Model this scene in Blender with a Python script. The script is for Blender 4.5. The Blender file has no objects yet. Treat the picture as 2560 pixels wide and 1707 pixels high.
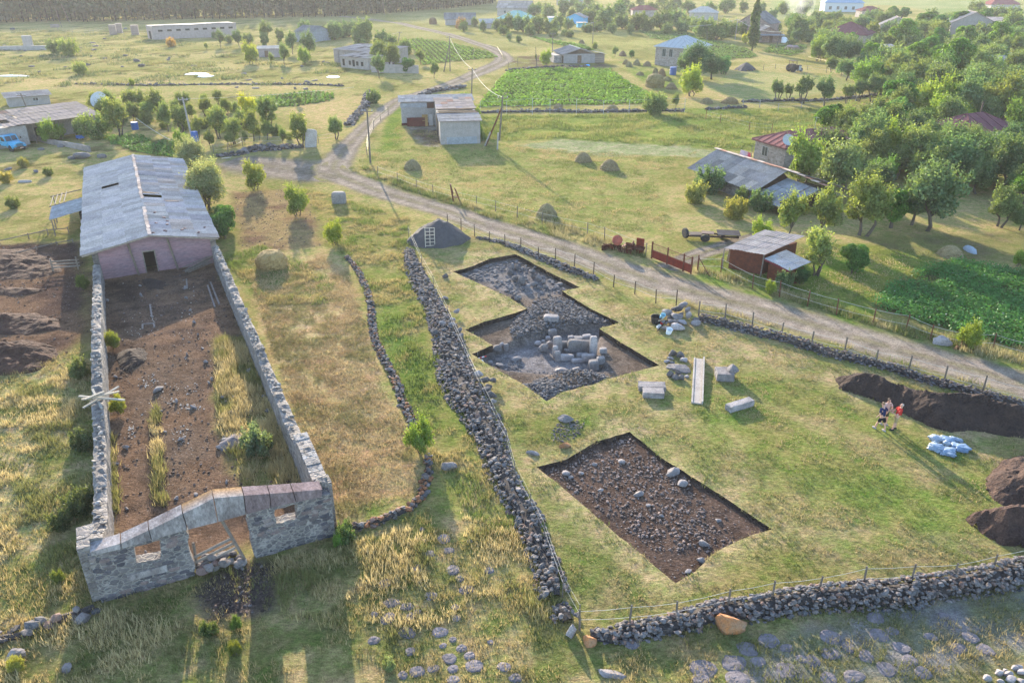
import bpy,math,random
import numpy as np
from mathutils import Vector,Matrix
from mathutils.geometry import delaunay_2d_cdt,tessellate_polygon
random.seed(11)
rng=np.random.default_rng(11)
sc=bpy.context.scene
COL=sc.collection
PI=math.pi
R=math.radians
# ---------------------------------------------------------------- survey: photo pixel -> ground point
CAM_H,PITCH,FPX=25.0,R(25.9),1960.0
S7,S9=860/2352,860/2337
OX,OY=(0,850,1700),(0,560,1130)
def px(k,x,y):
 """pixel of survey tile k (1..9) -> full photo pixel; k=0: overview sheet"""
 if k==0:
  return x*2560/2352,y*2560/2352
 s=S7 if k<7 else S9
 return OX[(k-1) % 3]+x*s,OY[(k-1) // 3]+y*s
def ray(u,v):
 x=(u-1280)/FPX
 y=(853.5-v)/FPX
 return (x,math.cos(PITCH)+y*math.sin(PITCH),-math.sin(PITCH)+y*math.cos(PITCH))
def G(u,v,z=0.0):
 d=ray(u,v)
 s=(z-CAM_H)/d[2]
 return Vector((d[0]*s,d[1]*s))
def P(k,x,y,z=0.0):
 return G(*px(k,x,y),z)
def metres(k,n,p):
 """length of n tile pixels at ground point p"""
 dep=p[1]*math.cos(PITCH)+CAM_H*math.sin(PITCH)
 s=(2560/2352) if k==0 else (S7 if k<7 else S9)
 return n*s*dep/FPX
def vplane(k,x,y,o,e):
 """tile pixel -> (s, z) on the upright plane through o along e"""
 d=ray(*px(k,x,y))
 n=(-e[1],e[0])
 t=(o[0]*n[0]+o[1]*n[1])/(d[0]*n[0]+d[1]*n[1])
 return ((d[0]*t-o[0])*e[0]+(d[1]*t-o[1])*e[1],CAM_H+d[2]*t)
# ---------------------------------------------------------------- noise and ground height
def _h(ix,iy,seed):
 n=(ix.astype(np.int64)*374761393+iy.astype(np.int64)*668265263+seed*974634777)&0x7fffffff
 n=((n ^ (n >> 13))*1274126177)&0x7fffffff
 return ((n ^ (n >> 16))&0xffff)/65535.0
def vn(x,y,seed=0):
 x=np.asarray(x,float); y=np.asarray(y,float)
 ix=np.floor(x); iy=np.floor(y)
 fx=x-ix; fy=y-iy
 fx=fx*fx*(3-2*fx); fy=fy*fy*(3-2*fy)
 a=_h(ix,iy,seed); b=_h(ix+1,iy,seed); c=_h(ix,iy+1,seed); d=_h(ix+1,iy+1,seed)
 return (a*(1-fx)+b*fx)*(1-fy)+(c*(1-fx)+d*fx)*fy
def fbm(x,y,seed=0,o=4):
 t=0; a=.5; s=0
 x=np.asarray(x,float); y=np.asarray(y,float)
 for i in range(o):
  t=t+a*vn(x,y,seed+i*17); s+=a
  x=x*2.03+5.1; y=y*2.03+1.7; a *= .55
 return t/s
def sstep(a,b,x):
 t=np.clip((x-a)/(b-a),0,1)
 return t*t*(3-2*t)
def hgt(x,y):
 x=np.asarray(x,float); y=np.asarray(y,float)
 d=np.hypot(x,y)
 z=.30*(fbm(x/13,y/13,3)-.5)+.05*(fbm(x/1.7,y/1.7,9,3)-.5)
 z=z+1.6*(fbm(x/60,y/60,5)-.5)*sstep(130,260,d)
 z=z+sstep(700,3000,d)*160*fbm(x/1500,y/1500,8,3)
 return z
def hz(p):
 return float(hgt(p[0],p[1]))
def g3(p,dz=0.0):
 return Vector((p[0],p[1],hz(p)+dz))
def inpoly(x,y,poly):
 r=np.zeros(np.shape(x),bool)
 n=len(poly); j=n-1
 for i in range(n):
  xi,yi=poly[i][0],poly[i][1]; xj,yj=poly[j][0],poly[j][1]
  if yi != yj:
   c=((yi>y) != (yj>y))&(x<(xj-xi)*(y-yi)/(yj-yi)+xi)
   r ^= c
  j=i
 return r
def segdist(x,y,pts,closed=False):
 best=np.full(np.shape(x),1e9)
 q=list(pts)+([pts[0]] if closed else [])
 for a,b in zip(q[:-1],q[1:]):
  dx,dy=b[0]-a[0],b[1]-a[1]
  L=dx*dx+dy*dy+1e-12
  t=np.clip(((x-a[0])*dx+(y-a[1])*dy)/L,0,1)
  best=np.minimum(best,np.hypot(x-a[0]-t*dx,y-a[1]-t*dy))
 return best
def densify(pts,step,closed=False):
 q=[Vector(p) for p in pts]
 if closed: q=q+[q[0]]
 out=[]
 for a,b in zip(q[:-1],q[1:]):
  n=max(1,int(math.ceil((b-a).length/step)))
  for i in range(n):
   out.append(a.lerp(b,i/n))
 if not closed: out.append(q[-1])
 return out
def spline(pts,n=8):
 q=[Vector(p) for p in pts]
 q=[q[0]*2-q[1]]+q+[q[-1]*2-q[-2]]
 out=[]
 for i in range(1,len(q)-2):
  for k in range(n):
   t=k/n
   out.append(.5*((2*q[i])+(q[i+1]-q[i-1])*t+(2*q[i-1]-5*q[i]+4*q[i+1]-q[i+2])*t*t
                             + (3*q[i]-q[i-1]-3*q[i+1]+q[i+2])*t**3))
 out.append(q[-2])
 return out
# ---------------------------------------------------------------- objects
def tag(o,label=None,cat=None,group=None,kind=None):
 if label: o['label'] = label
 if cat: o['category'] = cat
 if group: o['group'] = group
 if kind or label: o['kind'] = kind or 'thing'
 return o
def thing(name,label,cat,loc,rz=0,group=None):
 o=bpy.data.objects.new(name,None)
 o.empty_display_size=.2
 COL.objects.link(o)
 o.location=loc if len(loc)==3 else (loc[0],loc[1],hz(loc))
 o.rotation_euler=(0,0,rz)
 return tag(o,label,cat,group)
def arr_mesh(name,V,F,C=None,smooth=False):
 V=np.asarray(V,np.float32).reshape(-1,3); F=np.asarray(F,np.int32)
 me=bpy.data.meshes.new(name)
 me.vertices.add(len(V)); me.vertices.foreach_set('co', V.ravel())
 k=F.shape[1]
 me.loops.add(F.size); me.loops.foreach_set('vertex_index', F.ravel())
 me.polygons.add(len(F)); me.polygons.foreach_set('loop_start', np.arange(0, F.size, k, dtype=np.int32))
 if C is not None:
  C=np.asarray(C,np.float32)
  if C.shape[1]==3: C=np.hstack([C,np.ones((len(C),1),np.float32)])
  at = me.color_attributes.new('Col', 'FLOAT_COLOR', 'POINT')
  at.data.foreach_set('color', C.ravel())
 me.update(calc_edges=True)
 me.polygons.foreach_set('use_smooth', np.full(len(F), smooth, bool))
 return me
def link(name,me,mat,parent=None):
 o=bpy.data.objects.new(name,me)
 if mat is not None and not me.materials: me.materials.append(mat)
 COL.objects.link(o)
 if parent is not None: o.parent=parent
 return o
def copy_tree(o,parent=None):
 c=o.copy(); COL.objects.link(c)
 c.parent=parent
 for ch in list(o.children): copy_tree(ch,c)
 return c
def ico(sub):
 import bmesh
 bm=bmesh.new(); bmesh.ops.create_icosphere(bm,subdivisions=sub,radius=1)
 bm.verts.ensure_lookup_table()
 V=np.array([v.co[:] for v in bm.verts]); F=np.array([[v.index for v in f.verts] for f in bm.faces])
 bm.free(); return V,F
def make_rock(sub,seed,ang=.35):
 V,F=ico(sub)
 r=np.random.default_rng(seed)
 for _ in range(9 if sub>1 else 6):
  n=r.normal(size=3); n /= np.linalg.norm(n)
  d=r.uniform(.45,.85)
  s=V@n
  V=np.where((s>d)[:,None],V-np.outer((s-d)*.9,n),V)
 V=V*(1+r.normal(scale=.035,size=(len(V),1)))
 return V/np.abs(V).max(0),F
ROCK1=[make_rock(1,i) for i in range(10)]
ROCK2=[make_rock(2,40+i) for i in range(12)]
ROCK3=[make_rock(3,80+i) for i in range(8)]
BOXR=[(np.sign(v)*np.abs(v)**.68*(1+.22*(fbm(v[:,0]*1.7+i*5,v[:,1]*1.7+v[:,2],i,3)-.5))[:,None],f) for i,(v,f) in enumerate(ROCK3)]
BOXR2=[(np.sign(v)*np.abs(v)**.7,f) for v,f in ROCK2]
def rotm(rx,ry,rz):
 return np.array(Matrix.Rotation(rz, 3, 'Z') @ Matrix.Rotation(ry, 3, 'Y') @ Matrix.Rotation(rx, 3, 'X'))
class RB:
 """many loose stones gathered into one mesh, fast"""
 def __init__(s,lib=None,spin=1.): s.spin=spin; s.lib=lib or ROCK1; s.c=[]; s.d=[]; s.k=[]
 def add(s,c,d,col): s.c.append(tuple(c)); s.d.append(tuple(d)); s.k.append(tuple(col))
 def arrays(s):
  n=len(s.c); c=np.array(s.c); d=np.array(s.d); k=np.array(s.k); pick=rng.integers(0,len(s.lib),n); Vs,Fs,Cs,o=[],[],[],0
  a=rng.uniform(0,6.283,n)*s.spin; t=rng.uniform(-.45,.45,n)*s.spin; u=rng.uniform(-.45,.45,n)*max(s.spin,.5)
  for i,(V,F) in enumerate(s.lib):
   j=np.where(pick==i)[0]
   if not len(j): continue
   P_=V[None]*d[j][:,None]/2
   x,y,z=P_[...,0],P_[...,1],P_[...,2]
   ct,st,cu,su,ca,sa_=(q[j][:,None] for q in (np.cos(t),np.sin(t),np.cos(u),np.sin(u),np.cos(a),np.sin(a)))
   y,z=y*ct-z*st,y*st+z*ct; x,z=x*cu+z*su,-x*su+z*cu; x,y=x*ca-y*sa_,x*sa_+y*ca
   Vs.append((np.stack([x,y,z],-1)+c[j][:,None]).reshape(-1,3)); m=len(V)
   Fs.append((F[None]+(np.arange(len(j))*m)[:,None,None]).reshape(-1,3)+o); Cs.append(np.repeat(k[j],m,0)); o+=m*len(j)
  return np.concatenate(Vs),np.concatenate(Fs),np.concatenate(Cs)
class MB:
 def __init__(s):
  s.V=[]; s.F=[]; s.C=[]; s.n=0
 def add(s,V,F,col=(1,1,1)):
  V=[tuple(v) for v in V]
  s.V+=V
  s.F+=[tuple(i+s.n for i in f) for f in F]
  s.C+=[tuple(col)]*len(V) if not isinstance(col,list) else [tuple(c) for c in col]
  s.n+=len(V)
  return s
 def box(s,c,d,rz=0,col=(1,1,1),m=None):
  V=[]
  for z in (-.5,.5):
   for x,y in ((-.5,-.5),(.5,-.5),(.5,.5),(-.5,.5)):
    v=Vector((x*d[0],y*d[1],z*d[2]))
    if m is not None: v=m@v
    elif rz: v = Matrix.Rotation(rz, 3, 'Z') @ v
    V.append(v+Vector(c))
  return s.add(V,[(3,2,1,0),(4,5,6,7),(0,1,5,4),(1,2,6,5),(2,3,7,6),(3,0,4,7)],col)
 def bar(s,p,q,w,h=None,col=(1,1,1)):
  p=Vector(p); q=Vector(q); d=q-p
  m = d.to_track_quat('X', 'Z').to_matrix()
  return s.box((p+q)/2,(d.length,w,h or w),m=m,col=col)
 def tube(s,pts,rad,n=7,col=(1,1,1)):
  pts=[Vector(p) for p in pts]
  if not isinstance(rad,(list,tuple)): rad=[rad]*len(pts)
  V=[]; F=[]
  for i,p in enumerate(pts):
   t=(pts[min(i+1,len(pts)-1)]-pts[max(i-1,0)]).normalized()
   a=t.orthogonal().normalized(); b=t.cross(a)
   if i and V:
    a0=(Vector(V[-n])-pts[i-1]); a0=a0-t*a0.dot(t)
    if a0.length>1e-6: a=a0.normalized(); b=t.cross(a)
   for k in range(n):
    g=2*PI*k/n
    V.append(p+(a*math.cos(g)+b*math.sin(g))*rad[i])
  for i in range(len(pts)-1):
   for k in range(n):
    F.append((i*n+k,i*n+(k+1) % n,(i+1)*n+(k+1) % n,(i+1)*n+k))
  F.append(tuple(range(n))[::-1]); F.append(tuple((len(pts)-1)*n+k for k in range(n)))
  return s.add(V,F,col)
 def lathe(s,c,prof,n=16,col=(1,1,1),rz=0,sx=1,sy=1,m=None):
  V=[]; F=[]
  for r,z in prof:
   for k in range(n):
    g=2*PI*k/n
    v=Vector((r*math.cos(g)*sx,r*math.sin(g)*sy,z))
    v = (m @ v) if m is not None else Matrix.Rotation(rz, 3, 'Z') @ v
    V.append(v+Vector(c))
  for i in range(len(prof)-1):
   for k in range(n):
    F.append((i*n+k,i*n+(k+1) % n,(i+1)*n+(k+1) % n,(i+1)*n+k))
  F.append(tuple(range(n))[::-1]); F.append(tuple((len(prof)-1)*n+k for k in range(n)))
  return s.add(V,F,col)
 def prism(s,poly,z0,z1,col=(1,1,1)):
  n=len(poly)
  f=z0 if callable(z0) else (lambda x,y: z0); g=z1 if callable(z1) else (lambda x,y: z1)
  V=[(p[0],p[1],f(p[0],p[1])) for p in poly]+[(p[0],p[1],g(p[0],p[1])) for p in poly]
  F=[tuple(range(n))[::-1],tuple(range(n,2*n))]+[(i,(i+1) % n,n+(i+1) % n,n+i) for i in range(n)]
  return s.add(V,F,col)
 def slab(s,loops,y0,y1,col=(1,1,1)):
  """outline with holes in x-z, given thickness along y"""
  tri=tessellate_polygon([[Vector((a,b,0)) for a,b in L] for L in loops])
  flat=[p for L in loops for p in L]; n=len(flat)
  V=[(a,y0,b) for a,b in flat]+[(a,y1,b) for a,b in flat]
  F=[]
  for t in tri:
   a,b,c=(flat[i] for i in t)
   cr=(b[0]-a[0])*(c[1]-a[1])-(b[1]-a[1])*(c[0]-a[0])
   t=tuple(t) if cr>0 else tuple(t)[::-1]
   F.append(t); F.append(tuple(i+n for i in t[::-1]))
  o=0
  for L in loops:
   m=len(L)
   for i in range(m):
    F.append((o+i,o+i+n,o+(i+1) % m+n,o+(i+1) % m))
   o+=m
  return s.add(V,F,col)
 def rock(s,c,d,col=(1,1,1),lib=None,rot=None):
  V,F=random.choice(lib or ROCK2)
  m=rotm(*(rot or (random.uniform(-.4,.4),random.uniform(-.4,.4),random.uniform(0,6.28))))
  V=(V*np.array(d)/2)@m.T+np.array(c)
  return s.add(V.tolist(),F.tolist(),col)
 def build(s,name,mat,parent=None,smooth=False):
  me=bpy.data.meshes.new(name)
  me.from_pydata(s.V,[],s.F)
  at = me.color_attributes.new('Col', 'FLOAT_COLOR', 'POINT')
  at.data.foreach_set('color', np.array([(c[0], c[1], c[2], c[3] if len(c) > 3 else 1) for c in s.C], np.float32).ravel())
  if smooth: me.polygons.foreach_set('use_smooth', np.ones(len(me.polygons), bool))
  return link(name,me,mat,parent)
# ---------------------------------------------------------------- materials
def nt(name):
 m=bpy.data.materials.new(name); m.use_nodes=True
 t=m.node_tree; t.nodes.clear()
 return m,t,t.nodes,t.links
def N(ns,typ,**kw):
 n=ns.new(typ)
 for k,v in kw.items(): setattr(n,k,v)
 return n
def mixc(ns,ls,typ,f,a,b):
 m = N(ns, 'ShaderNodeMix', data_type='RGBA', blend_type=typ)
 for s,v in ((0,f),(6,a),(7,b)):
  if hasattr(v, 'links') or hasattr(v, 'is_output'): ls.new(v, m.inputs[s])
  elif s==0: m.inputs[0].default_value=v
  else: m.inputs[s].default_value=tuple(v)[:3]+(1,)
 return m.outputs[2]
def noise(ns,ls,vec,scale,detail=5,rough=.6,lo=.3,hi=.7,a=0.,b=1.):
 n = N(ns, 'ShaderNodeTexNoise'); n.inputs['Scale'].default_value = scale
 n.inputs['Detail'].default_value = detail; n.inputs['Roughness'].default_value = rough
 ls.new(vec, n.inputs['Vector'])
 r = N(ns, 'ShaderNodeMapRange'); ls.new(n.outputs[0], r.inputs[0])
 for i,v in enumerate((lo,hi,a,b)): r.inputs[i+1].default_value=v
 return r.outputs[0]
def mapping(ns,ls,vec,scale=(1,1,1),rot=(0,0,0)):
 m = N(ns, 'ShaderNodeMapping'); ls.new(vec, m.inputs[0])
 m.inputs['Scale'].default_value = scale; m.inputs['Rotation'].default_value = rot
 return m.outputs[0]
def scalec(ns,ls,colr,f):
 m = N(ns, 'ShaderNodeVectorMath', operation='SCALE'); ls.new(colr, m.inputs[0])
 if hasattr(f, 'is_output'): ls.new(f, m.inputs['Scale'])
 else: m.inputs['Scale'].default_value = f
 return m.outputs[0]
def solid(name,c1,c2=None,scale=2.5,rough=.9,bump=.25,bscale=14,metal=0,spec=.2,stretch=(1,1,1),world=False,tint=False,var=.35,attr=True,bdist=.05):
 m,t,ns,ls=nt(name)
 tc = N(ns, 'ShaderNodeTexCoord'); geo = N(ns, 'ShaderNodeNewGeometry')
 v = geo.outputs['Position'] if world else tc.outputs['Object']
 v=mapping(ns,ls,v,stretch)
 at = N(ns, 'ShaderNodeAttribute', attribute_name='Col')
 c2=c2 or tuple(x*.6 for x in c1)
 col = mixc(ns, ls, 'MIX', noise(ns, ls, v, scale, 6, .65, .32, .68), c1, c2)
 if attr: col = mixc(ns, ls, 'MULTIPLY', 1., col, at.outputs['Color'])
 col=scalec(ns,ls,col,noise(ns,ls,v,scale*7,4,.7,.25,.75,1-var,1+var))
 if tint:
  oi = N(ns, 'ShaderNodeObjectInfo'); col = mixc(ns, ls, 'MULTIPLY', 1., col, oi.outputs['Color'])
 b = N(ns, 'ShaderNodeBsdfPrincipled'); ls.new(col, b.inputs['Base Color'])
 b.inputs['Roughness'].default_value = rough; b.inputs['Metallic'].default_value = metal
 b.inputs['Specular IOR Level'].default_value = spec
 if bump:
  bn = N(ns, 'ShaderNodeBump'); bn.inputs['Strength'].default_value = bump; bn.inputs['Distance'].default_value = bdist
  ls.new(noise(ns, ls, v, bscale, 5, .65, 0, 1), bn.inputs['Height']); ls.new(bn.outputs[0], b.inputs['Normal'])
 o = N(ns, 'ShaderNodeOutputMaterial'); ls.new(b.outputs[0], o.inputs[0])
 return m
def leafmat(name,trans=.45,tint=True,gloss=.02,twarm=(1.25,1.15,.55)):
 m,t,ns,ls=nt(name)
 at = N(ns, 'ShaderNodeAttribute', attribute_name='Col')
 col = at.outputs['Color']
 if tint:
  oi = N(ns, 'ShaderNodeObjectInfo')
  col = mixc(ns, ls, 'MULTIPLY', 1., col, oi.outputs['Color'])
 d = N(ns, 'ShaderNodeBsdfDiffuse'); ls.new(col, d.inputs[0])
 tr = N(ns, 'ShaderNodeBsdfTranslucent'); ls.new(mixc(ns, ls, 'MULTIPLY', 1., col, twarm), tr.inputs[0])
 mx = N(ns, 'ShaderNodeMixShader'); mx.inputs[0].default_value = trans
 ls.new(d.outputs[0],mx.inputs[1]); ls.new(tr.outputs[0],mx.inputs[2])
 g = N(ns, 'ShaderNodeBsdfGlossy'); g.inputs['Roughness'].default_value = .45
 m2 = N(ns, 'ShaderNodeMixShader'); m2.inputs[0].default_value = gloss
 ls.new(mx.outputs[0],m2.inputs[1]); ls.new(g.outputs[0],m2.inputs[2])
 o = N(ns, 'ShaderNodeOutputMaterial'); ls.new(m2.outputs[0], o.inputs[0])
 return m
def groundmat(name):
 """soil and turf: the albedo of each plot comes from the survey, alpha says how grassy it is"""
 m,t,ns,ls=nt(name)
 geo = N(ns, 'ShaderNodeNewGeometry'); v = geo.outputs['Position']
 at = N(ns, 'ShaderNodeAttribute', attribute_name='Col')
 base = at.outputs['Color']; gr = at.outputs['Alpha']
 green = mixc(ns, ls, 'MULTIPLY', 1., base, (.68, .90, .55))
 straw = mixc(ns, ls, 'MULTIPLY', 1., base, (1.32, 1.12, 1.2))
 vs=mapping(ns,ls,v,(1,1,.2))
 n1=noise(ns,ls,vs,.8,8,.78,.38,.62)
 g1 = mixc(ns, ls, 'MIX', n1, green, straw)
 vst=mapping(ns,ls,v,(.8,1.5,.2),(0,0,.35))
 n2=noise(ns,ls,vst,3.4,7,.8,.34,.66,.5,1.5)
 g2=scalec(ns,ls,g1,n2)
 soil=scalec(ns,ls,base,noise(ns,ls,vs,1.1,8,.78,.32,.68,.55,1.45))
 soil=scalec(ns,ls,soil,noise(ns,ls,vs,7,5,.75,.3,.7,.55,1.45))
 vo = N(ns, 'ShaderNodeTexVoronoi'); vo.inputs['Scale'].default_value = 3.2; ls.new(vs, vo.inputs['Vector'])
 pr = N(ns, 'ShaderNodeMapRange'); ls.new(vo.outputs['Distance'], pr.inputs[0])
 for i,q in enumerate((.10,.16,.55,0.)): pr.inputs[i+1].default_value=q
 soil = mixc(ns, ls, 'MIX', pr.outputs[0], soil, (.30, .27, .25))
 col = mixc(ns, ls, 'MIX', gr, soil, g2)
 fine=noise(ns,ls,vs,16,4,.8,.3,.7,.62,1.4)
 col=scalec(ns,ls,col,fine)
 b = N(ns, 'ShaderNodeBsdfPrincipled'); ls.new(col, b.inputs['Base Color'])
 b.inputs['Roughness'].default_value = .95; b.inputs['Specular IOR Level'].default_value = .0
 bn = N(ns, 'ShaderNodeBump'); bn.inputs['Strength'].default_value = .9; bn.inputs['Distance'].default_value = .22
 hsum = N(ns, 'ShaderNodeMath', operation='ADD')
 ls.new(noise(ns,ls,vst,3.5,6,.75,0,1),hsum.inputs[0]); ls.new(noise(ns,ls,vs,14,3,.7,0,1,0,.35),hsum.inputs[1])
 ls.new(hsum.outputs[0], bn.inputs['Height']); ls.new(bn.outputs[0], b.inputs['Normal'])
 o = N(ns, 'ShaderNodeOutputMaterial'); ls.new(b.outputs[0], o.inputs[0])
 return m
def masonry(name,s1,s2,mortar,scale=1.9,edge=.07,squash=(1,1,1.5)):
 m,t,ns,ls=nt(name)
 tc = N(ns, 'ShaderNodeTexCoord')
 v = mapping(ns, ls, tc.outputs['Object'], squash)
 w = N(ns, 'ShaderNodeTexNoise'); w.inputs['Scale'].default_value = 2.2; w.inputs['Detail'].default_value = 3; ls.new(v, w.inputs['Vector'])
 va = N(ns, 'ShaderNodeVectorMath', operation='MULTIPLY_ADD'); ls.new(w.outputs['Color'], va.inputs[0])
 va.inputs[1].default_value=(.5,.5,.5); ls.new(v,va.inputs[2])
 v1 = N(ns, 'ShaderNodeTexVoronoi'); v1.inputs['Scale'].default_value = scale; ls.new(va.outputs[0], v1.inputs['Vector'])
 v2 = N(ns, 'ShaderNodeTexVoronoi', feature='DISTANCE_TO_EDGE'); v2.inputs['Scale'].default_value = scale; ls.new(va.outputs[0], v2.inputs['Vector'])
 sep = N(ns, 'ShaderNodeSeparateColor'); ls.new(v1.outputs['Color'], sep.inputs[0])
 st = mixc(ns, ls, 'MIX', sep.outputs[0], s1, s2)
 st = mixc(ns, ls, 'MIX', noise(ns, ls, v, 9, 5, .7, .35, .75, 0, .5), st, tuple(x * 1.5 for x in s2))
 r = N(ns, 'ShaderNodeMapRange'); ls.new(v2.outputs['Distance'], r.inputs[0])
 en=noise(ns,ls,v,3.2,4,.6,.3,.7,edge*.3,edge*2.0)
 ls.new(en,r.inputs[2]); r.inputs[1].default_value=edge*.15; r.inputs[3].default_value=1; r.inputs[4].default_value=0
 col = mixc(ns, ls, 'MIX', r.outputs[0], st, mortar)
 at = N(ns, 'ShaderNodeAttribute', attribute_name='Col'); col = mixc(ns, ls, 'MULTIPLY', 1., col, at.outputs['Color'])
 col=scalec(ns,ls,col,noise(ns,ls,v,.9,5,.7,.3,.7,.72,1.25))
 b = N(ns, 'ShaderNodeBsdfPrincipled'); ls.new(col, b.inputs['Base Color']); b.inputs['Roughness'].default_value = .93
 b.inputs['Specular IOR Level'].default_value = .2
 bn = N(ns, 'ShaderNodeBump'); bn.inputs['Strength'].default_value = .7; bn.inputs['Distance'].default_value = .06
 ad = N(ns, 'ShaderNodeMath', operation='MULTIPLY_ADD'); ls.new(noise(ns, ls, v, 12, 5, .7, 0, 1), ad.inputs[0]); ad.inputs[1].default_value = .5
 r2 = N(ns, 'ShaderNodeMapRange'); ls.new(v2.outputs['Distance'], r2.inputs[0]); r2.inputs[2].default_value = .12
 ls.new(r2.outputs[0], ad.inputs[2]); ls.new(ad.outputs[0], bn.inputs['Height']); ls.new(bn.outputs[0], b.inputs['Normal'])
 o = N(ns, 'ShaderNodeOutputMaterial'); ls.new(b.outputs[0], o.inputs[0])
 return m
M={}
M['ground'] = groundmat('turf_and_soil')
M['rock'] = solid('basalt_stone', (.185, .165, .16), (.095, .086, .086), 2.2, .92, .5, 9, var=.4)
M['lichen'] = solid('lichen_stone', (.40, .155, .05), (.25, .17, .11), 2.2, .92, .5, 9, var=.4)
M['soil'] = solid('spoil_soil', (.068, .047, .038), (.032, .024, .022), 1.6, .97, 1, 4, world=True, var=.5, bdist=.25)
M['gravel'] = solid('dark_gravel', (.085, .078, .08), (.06, .055, .056), 3, .97, .4, 30, world=True)
M['hay'] = solid('dry_hay', (.30, .235, .125), (.21, .16, .085), 3, .95, .9, 26, stretch=(1, 1, .35), tint=True, var=.5)
M['asbestos'] = solid('cement_sheet', (.52, .445, .40), (.37, .315, .285), 1.2, 1, .15, 8, spec=.0)
M['tin'] = solid('weathered_tin', (.27, .27, .275), (.18, .17, .168), 1.6, 1, .15, 6, metal=0, spec=.0)
M['redtin'] = solid('red_brown_tin', (.16, .075, .07), (.12, .06, .06), 1.4, .9, .1, 6, spec=.03)
M['rust'] = solid('rusted_steel', (.17, .06, .035), (.09, .04, .03), 3, .8, .3, 18)
M['iron'] = solid('dark_iron', (.045, .035, .03), (.08, .05, .04), 4, .75, .2, 18)
M['wood'] = solid('grey_wood', (.24, .20, .165), (.15, .12, .10), 2, .9, .3, 10, stretch=(3, 3, 3))
M['polewood'] = solid('pole_wood', (.11, .09, .075), (.16, .135, .115), 2, .9, .2, 10)
M['palewood'] = solid('pale_wood', (.42, .37, .30), (.32, .28, .23), 3, .85, .2, 10)
M['concrete'] = solid('weathered_concrete', (.33, .30, .28), (.25, .225, .21), 1.1, .93, .3, 9)
M['palecon'] = solid('pale_concrete', (.37, .34, .315), (.26, .235, .22), 1.3, .92, .3, 9)
M['pinkwall'] = solid('pink_limewash', (.285, .165, .175), (.22, .15, .165), .8, .93, .2, 6, stretch=(.5, .5, 2.2))
M['ruin'] = masonry('ruin_masonry', (.05, .05, .058), (.17, .15, .145), (.31, .28, .255), 3.4, .13)
M['wallstone'] = masonry('rubble_wall', (.09, .08, .08), (.25, .225, .21), (.24, .215, .19), 3.0, .07)
M['beamcon'] = solid('stained_concrete', (.36, .33, .315), (.17, .145, .14), .9, .95, .7, 6, spec=.03, stretch=(1.6, 1, .7), var=.5)
M['mortar'] = solid('lime_mortar', (.27, .245, .225), (.18, .16, .15), 1.6, .95, .6, 7, spec=.05)
M['tuff'] = masonry('tuff_blocks', (.17, .14, .12), (.34, .29, .26), (.33, .30, .28), 2.6, .04, (1, 1, 2))
M['white'] = solid('white_paint', (.42, .42, .40), (.33, .33, .33), 3, 1, .05, 8, spec=0)
M['glass'] = solid('dark_glass', (.03, .035, .04), (.05, .055, .06), 2, .12, 0, 8, spec=.6)
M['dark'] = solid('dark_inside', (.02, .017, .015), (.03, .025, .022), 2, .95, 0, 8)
M['wire'] = solid('galvanised_wire', (.45, .44, .40), (.38, .37, .34), 3, .55, 0, 8, metal=.3)
M['rope'] = solid('pale_cable', (.48, .46, .40), (.4, .38, .34), 3, .7, 0, 8)
M['bluetruck'] = solid('blue_paint', (.035, .30, .50), (.045, .26, .42), 2, .38, .03, 8, spec=.5)
M['rubber'] = solid('rubber', (.025, .025, .025), (.035, .034, .033), 4, .85, .1, 20)
M['bluedrum'] = solid('blue_plastic', (.03, .10, .32), (.04, .12, .36), 3, .5, 0, 8, spec=.4)
M['skin'] = solid('skin', (.52, .31, .23), (.48, .27, .20), 6, .6, 0, 8, attr=False)
M['bark'] = solid('bark', (.12, .095, .075), (.07, .055, .045), 3, .95, .5, 16, stretch=(2, 2, .5))
M['leaf'] = leafmat('foliage')
M['blade'] = leafmat('grass_blades', .4, False, .02, (1.12, 1.06, .85))
M['tarp'] = solid('pale_blue_sacking', (.22, .285, .37), (.155, .22, .31), 1.5, .45, .35, 5, spec=.45)
M['paint'] = solid('painted', (1, 1, 1), (.85, .85, .85), 3, .6, .05, 8, var=.15)
M['cloth'] = solid('cloth', (1, 1, 1), (.8, .8, .8), 9, .9, .2, 30, var=.2)
# ---------------------------------------------------------------- light,sky,camera
SUN_EL,SUN_AZ=R(14.0),R(-15.5)
w = bpy.data.worlds.new('World'); sc.world = w; w.use_nodes = True
wn=w.node_tree.nodes; wl=w.node_tree.links
sky = wn.new('ShaderNodeTexSky'); sky.sky_type = 'NISHITA'; sky.sun_disc = False
sky.sun_elevation=SUN_EL; sky.sun_rotation=SUN_AZ; sky.altitude=1500; sky.dust_density=1.6
wl.new(sky.outputs[0], wn['Background'].inputs[0]); wn['Background'].inputs[1].default_value = .15
sl = bpy.data.lights.new('sun', 'SUN'); sl.energy = 3.5; sl.angle = R(.55); sl.color = (1, .87, .68)
so = bpy.data.objects.new('sun', sl); COL.objects.link(so)
sd=Vector((math.sin(SUN_AZ)*math.cos(SUN_EL),math.cos(SUN_AZ)*math.cos(SUN_EL),math.sin(SUN_EL)))
so.rotation_euler = (-sd).to_track_quat('-Z', 'Y').to_euler(); so.location = (0, 0, 60)
cam = bpy.data.cameras.new('camera'); cam.sensor_width = 36; cam.lens = 36 * FPX / 2560
cam.clip_start=.5; cam.clip_end=20000
co = bpy.data.objects.new('camera', cam); COL.objects.link(co); co.location = (0, 0, CAM_H)
co.rotation_euler=(PI/2-PITCH,0,0); sc.camera=co
sc.view_settings.view_transform = 'Standard'; sc.view_settings.look = 'None'
sc.view_settings.exposure=2.27; sc.view_settings.gamma=1.0
sc.render.engine = 'CYCLES'
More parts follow.
